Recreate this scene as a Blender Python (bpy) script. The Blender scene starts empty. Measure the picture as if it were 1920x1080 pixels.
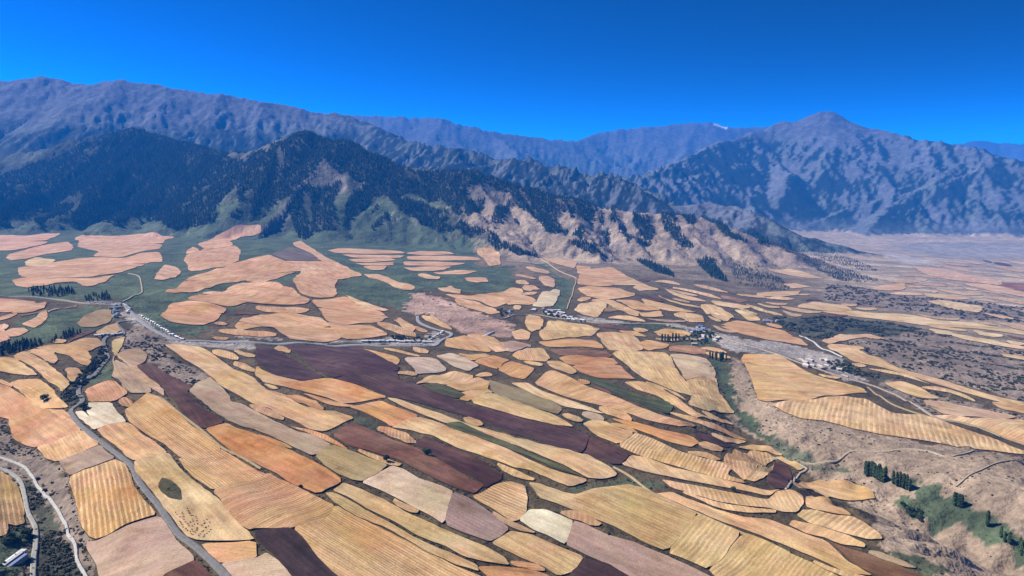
import bpy, bmesh, math, random
import numpy as np
from mathutils import Vector, Matrix
from mathutils.geometry import delaunay_2d_cdt

scene = bpy.context.scene
col = scene.collection
R = math.radians
# ------------------------------------------------------------------ camera, sky, sun, exposure
CAM_Z = 400.0
cam_data = bpy.data.cameras.new('drone_camera')
cam = bpy.data.objects.new('drone_camera', cam_data); col.objects.link(cam)
cam_data.sensor_width = 36.0; cam_data.lens = 26.0
cam_data.clip_start = 1.0; cam_data.clip_end = 120000.0
cam.location = (0, 0, CAM_Z)
cam.rotation_euler = (R(90) - math.atan(210 / (1920 * 26.0 / 36.0)), 0, 0)
scene.camera = cam

SUN_EL, SUN_AZ = R(45), R(-80)                  # azimuth from +Y, negative to the left
world = bpy.data.worlds.new('World'); scene.world = world; world.use_nodes = True
wn = world.node_tree.nodes; wl = world.node_tree.links; wn.clear()
sky = wn.new('ShaderNodeTexSky'); sky.sky_type = 'NISHITA'; sky.sun_disc = False
sky.sun_elevation = SUN_EL; sky.sun_rotation = SUN_AZ
sky.altitude = 2200; sky.air_density = 1.0; sky.dust_density = 0.0; sky.ozone_density = 6.0
tc = wn.new('ShaderNodeTexCoord'); mp = wn.new('ShaderNodeMapping'); mp.inputs['Scale'].default_value = (1, 1, 4.0)   # a low horizon band, deep blue above
nv = wn.new('ShaderNodeVectorMath'); nv.operation = 'NORMALIZE'
wl.new(tc.outputs['Generated'], mp.inputs['Vector']); wl.new(mp.outputs[0], nv.inputs[0]); wl.new(nv.outputs[0], sky.inputs['Vector'])
hs = wn.new('ShaderNodeHueSaturation'); hs.inputs['Saturation'].default_value = 1.15; hs.inputs['Value'].default_value = 0.58; hs.inputs['Hue'].default_value = 0.455
ga = wn.new('ShaderNodeGamma'); ga.inputs[1].default_value = 3.2
bg = wn.new('ShaderNodeBackground'); bg.inputs['Strength'].default_value = 0.05
wo = wn.new('ShaderNodeOutputWorld')
wl.new(sky.outputs['Color'], hs.inputs['Color']); wl.new(hs.outputs['Color'], ga.inputs[0]); wl.new(ga.outputs[0], bg.inputs['Color']); wl.new(bg.outputs['Background'], wo.inputs['Surface'])

sun_data = bpy.data.lights.new('sun', 'SUN'); sun_data.energy = 4.7; sun_data.angle = R(0.53); sun_data.color = (1.0, 0.955, 0.88)
sun = bpy.data.objects.new('sun', sun_data); col.objects.link(sun)
sd = Vector((math.sin(SUN_AZ) * math.cos(SUN_EL), math.cos(SUN_AZ) * math.cos(SUN_EL), math.sin(SUN_EL)))
sun.rotation_euler = sd.to_track_quat('Z', 'Y').to_euler(); sun.location = (0, 0, 3000)

vs = scene.view_settings
vs.view_transform = 'Standard'; vs.look = 'None'; vs.exposure = 0.9; vs.gamma = 1.0; vs.use_curve_mapping = False
HAZE_RGB = (0.02, 0.27, 0.88, 1); HAZE_DENSITY = 5.0e-5
scene.cycles.max_bounces = 6; scene.cycles.diffuse_bounces = 2; scene.cycles.volume_bounces = 1
scene.cycles.volume_step_rate = 4.0

# ------------------------------------------------------------------ survey, metres (x right, y away, z up)
CRESTS = [
    ([(-2326, 6300, 568), (-1957, 6000, 619), (-1703, 5800, 692), (-1531, 5700, 719), (-1393, 5650, 645), (-1209, 5600, 655), (-1016, 5500, 547), (-814, 5450, 469), (-500, 5400, 430), (-305, 5350, 430), (-38, 5300, 340), (298, 5200, 249), (623, 5100, 165), (871, 5050, 145), (1186, 5000, 130), (1540, 4850, 19), (1838, 4700, -91), (2072, 4600, -168), (2268, 4450, -225)], 0.62, 0, 0, 0),
    ([(-6597, 7600, 507), (-5801, 7700, 562), (-5183, 7600, 582), (-4574, 7500, 673), (-3925, 7300, 773), (-3564, 7200, 788), (-3078, 6900, 709), (-2622, 6600, 622), (-2281, 6300, 577)], 0.55, 0, 0, 0),
    ([(-10642, 11000, 1620), (-8936, 11000, 1695), (-7858, 11000, 1695), (-6860, 10900, 1787), (-6404, 10900, 1772), (-6105, 10900, 1698), (-5516, 10800, 1737), (-4769, 10800, 1612), (-4017, 10800, 1524), (-3492, 10800, 1421), (-3265, 10800, 1391), (-2813, 10800, 1317), (-2382, 10800, 1250)], 0.52, 950, 3400, 3),
    ([(-2382, 10800, 1250), (-1892, 10300, 1026), (-1541, 9900, 906), (-959, 9200, 716), (-631, 8900, 724), (-275, 8600, 599), (233, 8200, 538), (676, 7900, 428), (1070, 7500, 368), (1380, 7000, 162)], 0.52, 900, 2200, 4),
    ([(-4556, 19000, 1778), (-4016, 19000, 1896), (-2868, 18500, 1831), (-2086, 18500, 1793), (-1650, 18000, 1718), (-1017, 18000, 1569), (-255, 18000, 1407), (524, 18500, 1332), (1614, 19000, 1265), (2333, 20000, 1532), (3389, 20000, 1685), (4798, 20000, 1781), (5220, 20000, 1809), (5720, 20000, 1671), (6778, 20000, 1685), (8417, 20500, 1376)], 0.5, 2200, 4800, 5),
    ([(1910, 10500, 363), (2616, 11500, 626), (3453, 12500, 943), (4509, 13300, 1227), (4782, 13400, 1362), (4935, 13400, 1325), (5435, 13200, 1521), (5630, 13000, 1459), (5828, 12800, 1249), (6211, 12200, 1074), (6349, 11800, 953), (6727, 11300, 851), (6979, 10800, 696), (7241, 10500, 599), (8346, 10300, 617), (9911, 10000, 400)], 0.5, 1000, 3600, 6),
    ([(16272, 28000, 1518), (17246, 28000, 1713), (18046, 28000, 1635), (18555, 27000, 1535), (21789, 27000, 1685), (24697, 26000, 1402)], 0.45, 4000, 5000, 7),
    ([(771, 8300, 271), (948, 8300, 341), (1170, 8200, 360), (1372, 8000, 276), (1580, 7600, 131)], 0.5, 700, 900, 8),
    ([(1090, 6900, 67), (1507, 7000, 112), (1857, 7000, 152), (2117, 6700, 91), (2258, 6400, -10), (2371, 6200, -87)], 0.42, 600, 900, 9),
]
SPURS = [
    ([(-1531, 5700, 719), (-1640, 5500, 547), (-1778, 5300, 363), (-1846, 5100, 219), (-1868, 4900, 114)], 0.55),
    ([(-1393, 5650, 645), (-1381, 5388, 438), (-1358, 5125, 255), (-1330, 4862, 106), (-1278, 4600, 39)], 0.6),
    ([(-1209, 5600, 655), (-1112, 5350, 475), (-1093, 5100, 328), (-1114, 4850, 194), (-1111, 4600, 72)], 0.6),
    ([(-1016, 5500, 547), (-883, 5262, 363), (-810, 5025, 240), (-826, 4788, 145), (-886, 4550, 43)], 0.5),
    ([(-806, 5000, 241), (-657, 4817, 161), (-534, 4633, 87), (-418, 4450, 3)], 0.45),
    ([(-500, 5400, 430), (-400, 5088, 292), (-274, 4775, 180), (-97, 4462, 66), (75, 4150, -34)], 0.55),
    ([(-305, 5350, 430), (-222, 5183, 327), (-162, 5017, 251), (-87, 4850, 176)], 0.5),
    ([(-38, 5300, 340), (54, 5025, 204), (171, 4750, 113), (323, 4475, 33), (487, 4200, -45)], 0.48),
    ([(298, 5200, 249), (357, 4967, 146), (426, 4733, 63), (455, 4500, -2)], 0.5),
    ([(623, 5100, 165), (701, 4862, 71), (768, 4625, 4), (891, 4388, -104), (936, 4150, -152)], 0.5),
    ([(871, 5050, 145), (929, 4867, 53), (947, 4683, -1), (983, 4500, -44)], 0.5),
    ([(1060, 5000, 137), (1109, 4733, 46), (1164, 4467, -48), (1177, 4200, -174)], 0.5),
    ([(1354, 4950, 83), (1387, 4683, -1), (1442, 4417, -107), (1482, 4150, -213)], 0.5),
    ([(1665, 4800, -29), (1722, 4617, -79), (1739, 4433, -141), (1857, 4250, -197)], 0.45),
    ([(-3564, 7200, 788), (-3397, 6638, 540), (-3299, 6075, 314), (-3247, 5512, 134), (-3209, 4950, 65)], 0.5),
    ([(-3078, 6900, 709), (-2912, 6388, 445), (-2817, 5875, 254), (-2775, 5362, 114), (-2691, 4850, 61)], 0.5),
    ([(-2622, 6600, 622), (-2445, 6017, 400), (-2317, 5433, 207), (-2199, 4850, 96)], 0.5),
    ([(-2281, 6300, 577), (-2163, 5833, 400), (-2075, 5367, 248), (-2009, 4900, 121)], 0.5),
    ([(-4574, 7500, 673), (-4204, 6700, 400), (-3931, 5900, 212), (-3668, 5100, 110)], 0.5),
    ([(-5183, 7600, 582), (-4640, 6500, 354), (-4108, 5400, 170)], 0.5),
    ([(-6269, 7600, 534), (-5527, 6500, 308), (-4849, 5400, 132)], 0.5),
]
CARVES = [
    [(521, 1830, 5, 25), (443, 1448, 16, 42), (410, 1226, 36, 70), (445, 1135, 46, 82), (507, 1045, 54, 90), (553, 982, 58, 90), (590, 918, 62, 90), (612, 846, 64, 90), (623, 774, 64, 90), (644, 692, 64, 90)],
    [(-905, 1167, 25, 80), (-744, 1033, 26, 65), (-629, 904, 28, 58), (-542, 802, 30, 52), (-473, 719, 30, 50), (-414, 651, 30, 48), (-354, 572, 30, 50)],
    [(-962, 1833, 3, 30), (-866, 1544, 6, 30), (-770, 1338, 8, 28), (-727, 1188, 5, 25)],
    [(-769, 1657, 4, 60), (-584, 1650, 7, 60), (-336, 1750, 7, 55), (-175, 1829, 5, 50)],
    [(-471, 1348, 3, 22), (-376, 1260, 5, 22), (-284, 1185, 6, 22), (-231, 1139, 6, 24), (-165, 1098, 6, 24), (-46, 1011, 6, 22), (0, 962, 7, 22), (70, 927, 8, 22), (146, 959, 4, 20)],
    [(-1898, 4109, 8, 60), (-1382, 3073, 10, 60), (-1197, 2610, 6, 50)],
    [(78, 4331, 8, 60), (202, 3467, 10, 55), (221, 2800, 10, 50), (152, 2297, 6, 45)],
    [(-949, 1917, 5, 50), (-926, 2264, 7, 55), (-930, 2661, 5, 50)],
    [(-623, 2513, 4, 60), (-365, 2264, 8, 70), (-192, 2006, 6, 60)],
    [(53, 1797, 4, 25), (118, 1593, 5, 25), (209, 1479, 6, 25), (281, 1342, 6, 25), (341, 1228, 6, 25)],
]
KNOLLS = [(725, 1019, 110, 26), (502, 773, 120, 10), (-1015, 3178, 160, 10), (-299, 1493, 110, 9), (-180, 1521, 70, 6)]
# ------------------------------------------------------------------ terrain: one height field, metres
def _hash(ix, iy, seed):
    h = (ix.astype(np.int64) * 374761393 + iy.astype(np.int64) * 668265263 + seed * 974634777) & 0xFFFFFFFF
    h = ((h ^ (h >> 13)) * 1274126177) & 0xFFFFFFFF
    h = ((h ^ (h >> 16)) * 2246822519) & 0xFFFFFFFF
    return (h ^ (h >> 15)) & 0xFFFFFFFF

def h01(ix, iy, seed):
    return _hash(ix, iy, seed) / 4294967296.0

def gnoise(x, y, seed):
    """gradient noise, about -1..1"""
    x0 = np.floor(x); y0 = np.floor(y); fx = x - x0; fy = y - y0
    u = fx * fx * fx * (fx * (fx * 6 - 15) + 10); v = fy * fy * fy * (fy * (fy * 6 - 15) + 10)
    def g(ox, oy):
        a = h01(x0 + ox, y0 + oy, seed) * 6.2831853
        return np.cos(a) * (fx - ox) + np.sin(a) * (fy - oy)
    a = g(0, 0); b = g(1, 0); c = g(0, 1); d = g(1, 1)
    return 1.5 * ((a * (1 - u) + b * u) * (1 - v) + (c * (1 - u) + d * u) * v)

def fbm(x, y, seed, octv=4, gain=0.5):
    t = np.zeros_like(x); a = 1.0
    for o in range(octv):
        t += a * gnoise(x, y, seed + o); x = x * 2.03 + 17.3; y = y * 2.03 - 9.1; a *= gain
    return t

def smooth(e0, e1, x):
    t = np.clip((x - e0) / (e1 - e0), 0, 1)
    return t * t * (3 - 2 * t)

def seg_dist(x, y, line):
    """distance to a polyline; values of the 3rd.. columns interpolated at the nearest point"""
    best = np.full(x.shape, 1e12); val = [np.zeros_like(x) for _ in range(len(line[0]) - 2)]
    for p, q in zip(line[:-1], line[1:]):
        dx = q[0] - p[0]; dy = q[1] - p[1]; L2 = dx * dx + dy * dy + 1e-9
        t = np.clip(((x - p[0]) * dx + (y - p[1]) * dy) / L2, 0, 1)
        d = (x - p[0] - t * dx) ** 2 + (y - p[1] - t * dy) ** 2
        m = d < best
        best = np.where(m, d, best)
        for k in range(len(val)):
            val[k] = np.where(m, p[k + 2] + t * (q[k + 2] - p[k + 2]), val[k])
    return [np.sqrt(best)] + val

def base_plane(x, y):
    # the fans fall to the right, towards the main river
    xs = np.where(x < -900, -900 + 400 * np.tanh((x + 900) / 400), x)
    z = -0.060 * xs - 0.015 * (y - 700)
    return np.maximum(z, -330 - 0.004 * (x - 4000))

def auto_spurs(line, spacing, run, seed, both=True, foot=0.12):
    """side ridges leaving a crest: list of (polyline, side slope)"""
    rnd = random.Random(seed); out = []
    for i, (p, q) in enumerate(zip(line[:-1], line[1:])):
        dx = q[0] - p[0]; dy = q[1] - p[1]; L = math.hypot(dx, dy)
        n = max(1, int(round(L / spacing)))
        for k in range(n):
            t = (k + rnd.uniform(0.2, 0.8)) / n
            x = p[0] + t * dx; y = p[1] + t * dy; z = p[2] + t * (q[2] - p[2])
            nx, ny = dy / L, -dx / L
            for s in ((1, -1) if both else (1,)):
                if s * ny > 0.2 and not both: continue
                a = math.atan2(s * ny, s * nx) + rnd.uniform(-0.55, 0.55)
                R = run * rnd.uniform(0.65, 1.25); pts = [(x, y, z - 25)]; zz = z - 25; g = float(base_plane(np.array([x + R * math.cos(a)]), np.array([y + R * math.sin(a)]))[0])
                m = 6
                for j in range(1, m + 1):
                    a += rnd.uniform(-0.28, 0.28)
                    x2 = pts[-1][0] + math.cos(a) * R / m; y2 = pts[-1][1] + math.sin(a) * R / m
                    f = j / m
                    zz = g + (z - g) * ((1 - f) ** 1.15 * (1 - foot) + foot * (1 - f)) + rnd.uniform(-1, 1) * 0.03 * (z - g) * (1 - f)
                    pts.append((x2, y2, zz))
                out.append(pts)
    return out

RIDGES = []; RIDGE_OF = []                      # (polyline, side slope); which massif it belongs to
MASSIF = [0, 1, 2, 2, 3, 4, 5, 6, 6]
for n, (line, slope, spac, run, seed) in enumerate(CRESTS):
    RIDGES.append((line, slope)); RIDGE_OF.append(MASSIF[n])
    if spac:
        for sp in auto_spurs(line, spac, run, seed):
            RIDGES.append((sp, slope * 1.05)); RIDGE_OF.append(MASSIF[n])
            if n in (2, 3, 5) and sp[-1][1] < sp[0][1]:        # side ribs on the slopes that face the valley
                for rib in auto_spurs(sp[1:6] if n == 5 else sp[:5], 800 if n == 5 else 520, 1150 if n == 5 else 700, seed * 100 + len(RIDGES), True, 0.3):
                    k0 = rib[0][2]; L = len(rib) - 1
                    drop = 400 if n == 5 else 250
                    RIDGES.append(([(p[0], p[1], k0 + 20 - drop * (i / L) ** 0.9 - 25 * (i % 2)) for i, p in enumerate(rib)], slope * 1.2)); RIDGE_OF.append(MASSIF[n])
for n, (line, slope) in enumerate(SPURS):
    RIDGES.append((line, slope)); RIDGE_OF.append(0 if n < 14 else 1)

def mountains(x, y):
    wx = x + 60 * fbm(x / 900, y / 900, 11, 3) + 14 * fbm(x / 160, y / 160, 14, 2)
    wy = y + 60 * fbm(x / 900, y / 900, 21, 3) + 14 * fbm(x / 160, y / 160, 24, 2)
    h = np.full(x.shape, -1e4); own = np.full(x.shape, -1, int)
    for n, (line, slope) in enumerate(RIDGES):
        a = np.array(line); zmax = a[:, 2].max() + 350
        R = (a[:, 2].max() - a[:, 2].min() + 420) / slope + 150 if n > 8 else zmax / slope + 400
        m = (wx > a[:, 0].min() - R) & (wx < a[:, 0].max() + R) & (wy > a[:, 1].min() - R) & (wy < a[:, 1].max() + R)
        if not m.any(): continue
        d, zc = seg_dist(wx[m], wy[m], line)
        hh = zc - slope * (np.sqrt(d * d + 35 * 35) - 35)
        own[m] = np.where(hh > h[m], RIDGE_OF[n], own[m])
        h[m] = np.maximum(h[m], hh)
    return h, own

def smax(a, b, k):
    t = np.clip(0.5 + 0.5 * (a - b) / k, 0, 1)
    return b + (a - b) * t + k * t * (1 - t)

def raw_height(x, y):
    z = base_plane(x, y)
    far = smooth(2500, 4000, np.hypot(x, y))
    z = z + 14 * fbm(x / 1400, y / 1400, 31, 2) * (1 - 0.3 * far)
    # low swells along the strips (they run from upper left to lower right)
    u = (x * 0.80 - y * 0.60); v = (x * 0.60 + y * 0.80)
    z = z + (1 - far) * (9.0 * fbm(u / 560, v / 130, 41, 2) + 2.2 * fbm(u / 190, v / 75, 44, 2))
    for line in CARVES:
        d, dep, w = seg_dist(x, y, line)
        z = z - dep * np.exp(-(d / w) ** 2)
    for (cx, cy, r, hh) in KNOLLS:
        d = np.hypot(x - cx, y - cy)
        z = z + hh * np.exp(-(d / r) ** 2)
    m = np.hypot(x, y) > 2600
    if m.any():
        zm = mountains(x[m], y[m])[0]; zg = z[m]
        z[m] = smax(zm, zg, 45)
    return z

def gullies(x, y, gx, gy, seed, ridged):
    """stripes that run down the slope (gx, gy); sharp crests when ridged"""
    L = np.hypot(gx, gy) + 1e-9; k = 6.2831853 * (0.9 if ridged else 1.7)
    sx = -gy / L * k; sy = gx / L * k
    x0 = np.floor(x); y0 = np.floor(y); fx = x - x0; fy = y - y0
    acc = np.zeros_like(x); dxs = np.zeros_like(x); dys = np.zeros_like(x); ws = np.zeros_like(x)
    for i in (-1, 0, 1):
        for j in (-1, 0, 1):
            jx = h01(x0 + i, y0 + j, seed); jy = h01(x0 + i, y0 + j, seed + 1)
            px = fx - i - jx; py = fy - j - jy
            w = np.exp(-2.6 * (px * px + py * py)); ph = px * sx + py * sy
            acc += np.cos(ph) * w; s = -np.sin(ph) * w; dxs += s * sx; dys += s * sy; ws += w
    acc /= ws; dxs /= ws; dys /= ws
    if ridged:
        sg = -2 * np.sign(acc)
        return 1 - 2 * np.sqrt(acc * acc + 0.004), dxs * sg, dys * sg
    return acc, dxs, dys

def height(x, y):
    e = 12.0
    z = raw_height(x, y)
    zx = (raw_height(x + e, y) - z) / e; zy = (raw_height(x, y + e) - z) / e
    r = np.hypot(x, y)
    S = np.hypot(zx, zy)
    mt = smooth(3300, 4600, r)
    right = smooth(-500, 2500, x - 0.12 * y) * smooth(6500, 8000, r)      # the right massif is cut deepest
    near = 1 - smooth(6000, 8000, r)
    rough = 1.05 - 0.55 * right - 0.45 * near
    rough = rough * np.clip(0.85 + 0.9 * fbm(x / 1900, y / 1900, 77, 3), 0.3, 1.9) * (1 - 0.40 * smooth(850, 1300, z))
    out = z.copy()
    for wl, amp, lim, rd in ((1150, 48, 6500, True), (480, 34, 3300, True), (230, 15, 3000, True), (120, 7, 2600, True), (70, 3.0, 0, False)):
        m = (r > lim) & (S > 0.05)
        if not m.any(): continue
        g, gx, gy = gullies(x[m] / wl, y[m] / wl, zx[m], zy[m], int(wl), rd)
        k = smooth(0.12, 0.45, S[m]) * amp * rough[m]
        if lim == 0: k = np.where(mt[m] > 0.5, k, amp * (0.5 + 1.3 * smooth(200, 500, x[m])) * smooth(0.16, 0.3, S[m]))
        elif lim > 5000: k = k * smooth(6000, 8000, r[m])
        out[m] += k * (g - 0.1)
        zx[m] += gx * k / wl; zy[m] += gy * k / wl
    out += mt * smooth(0.15, 0.5, S) * 7 * fbm(x / 110, y / 110, 61, 3)
    hi = smooth(6800, 8500, r) * smooth(300, 900, z)                     # broken crests on the high ranges
    out += hi * 46 * (0.35 - np.abs(fbm(x / 620, y / 620, 65, 4)))
    return out

def make_grid():
    az = np.radians(np.concatenate([np.linspace(-66, -43, 40, endpoint=False), np.linspace(-43, 43, 717), np.linspace(43, 66, 41)[1:]]))
    parts = [np.geomspace(40, 560, 32, endpoint=False), np.geomspace(560, 3000, 285, endpoint=False),
             np.geomspace(3000, 16500, 340, endpoint=False), np.geomspace(16500, 46000, 110)]
    rr = np.concatenate(parts)
    A, R = np.meshgrid(az, rr)
    X = R * np.sin(A); Y = R * np.cos(A)
    Z = height(X.ravel(), Y.ravel()).reshape(X.shape)
    return az, rr, X, Y, Z
# ------------------------------------------------------------------ terrain meshes
AZ, RR, GX, GY, GZ = make_grid()
LRR = np.log(RR)

def ground_z(x, y):
    """height of the terrain mesh under points"""
    x = np.atleast_1d(np.asarray(x, float)); y = np.atleast_1d(np.asarray(y, float))
    a = np.interp(np.arctan2(x, y), AZ, np.arange(len(AZ))); r = np.interp(np.log(np.hypot(x, y)), LRR, np.arange(len(RR)))
    i = np.clip(np.floor(r).astype(int), 0, len(RR) - 2); j = np.clip(np.floor(a).astype(int), 0, len(AZ) - 2)
    u = r - i; v = a - j
    return (GZ[i, j] * (1 - u) * (1 - v) + GZ[i + 1, j] * u * (1 - v) + GZ[i, j + 1] * (1 - u) * v + GZ[i + 1, j + 1] * u * v)
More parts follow.
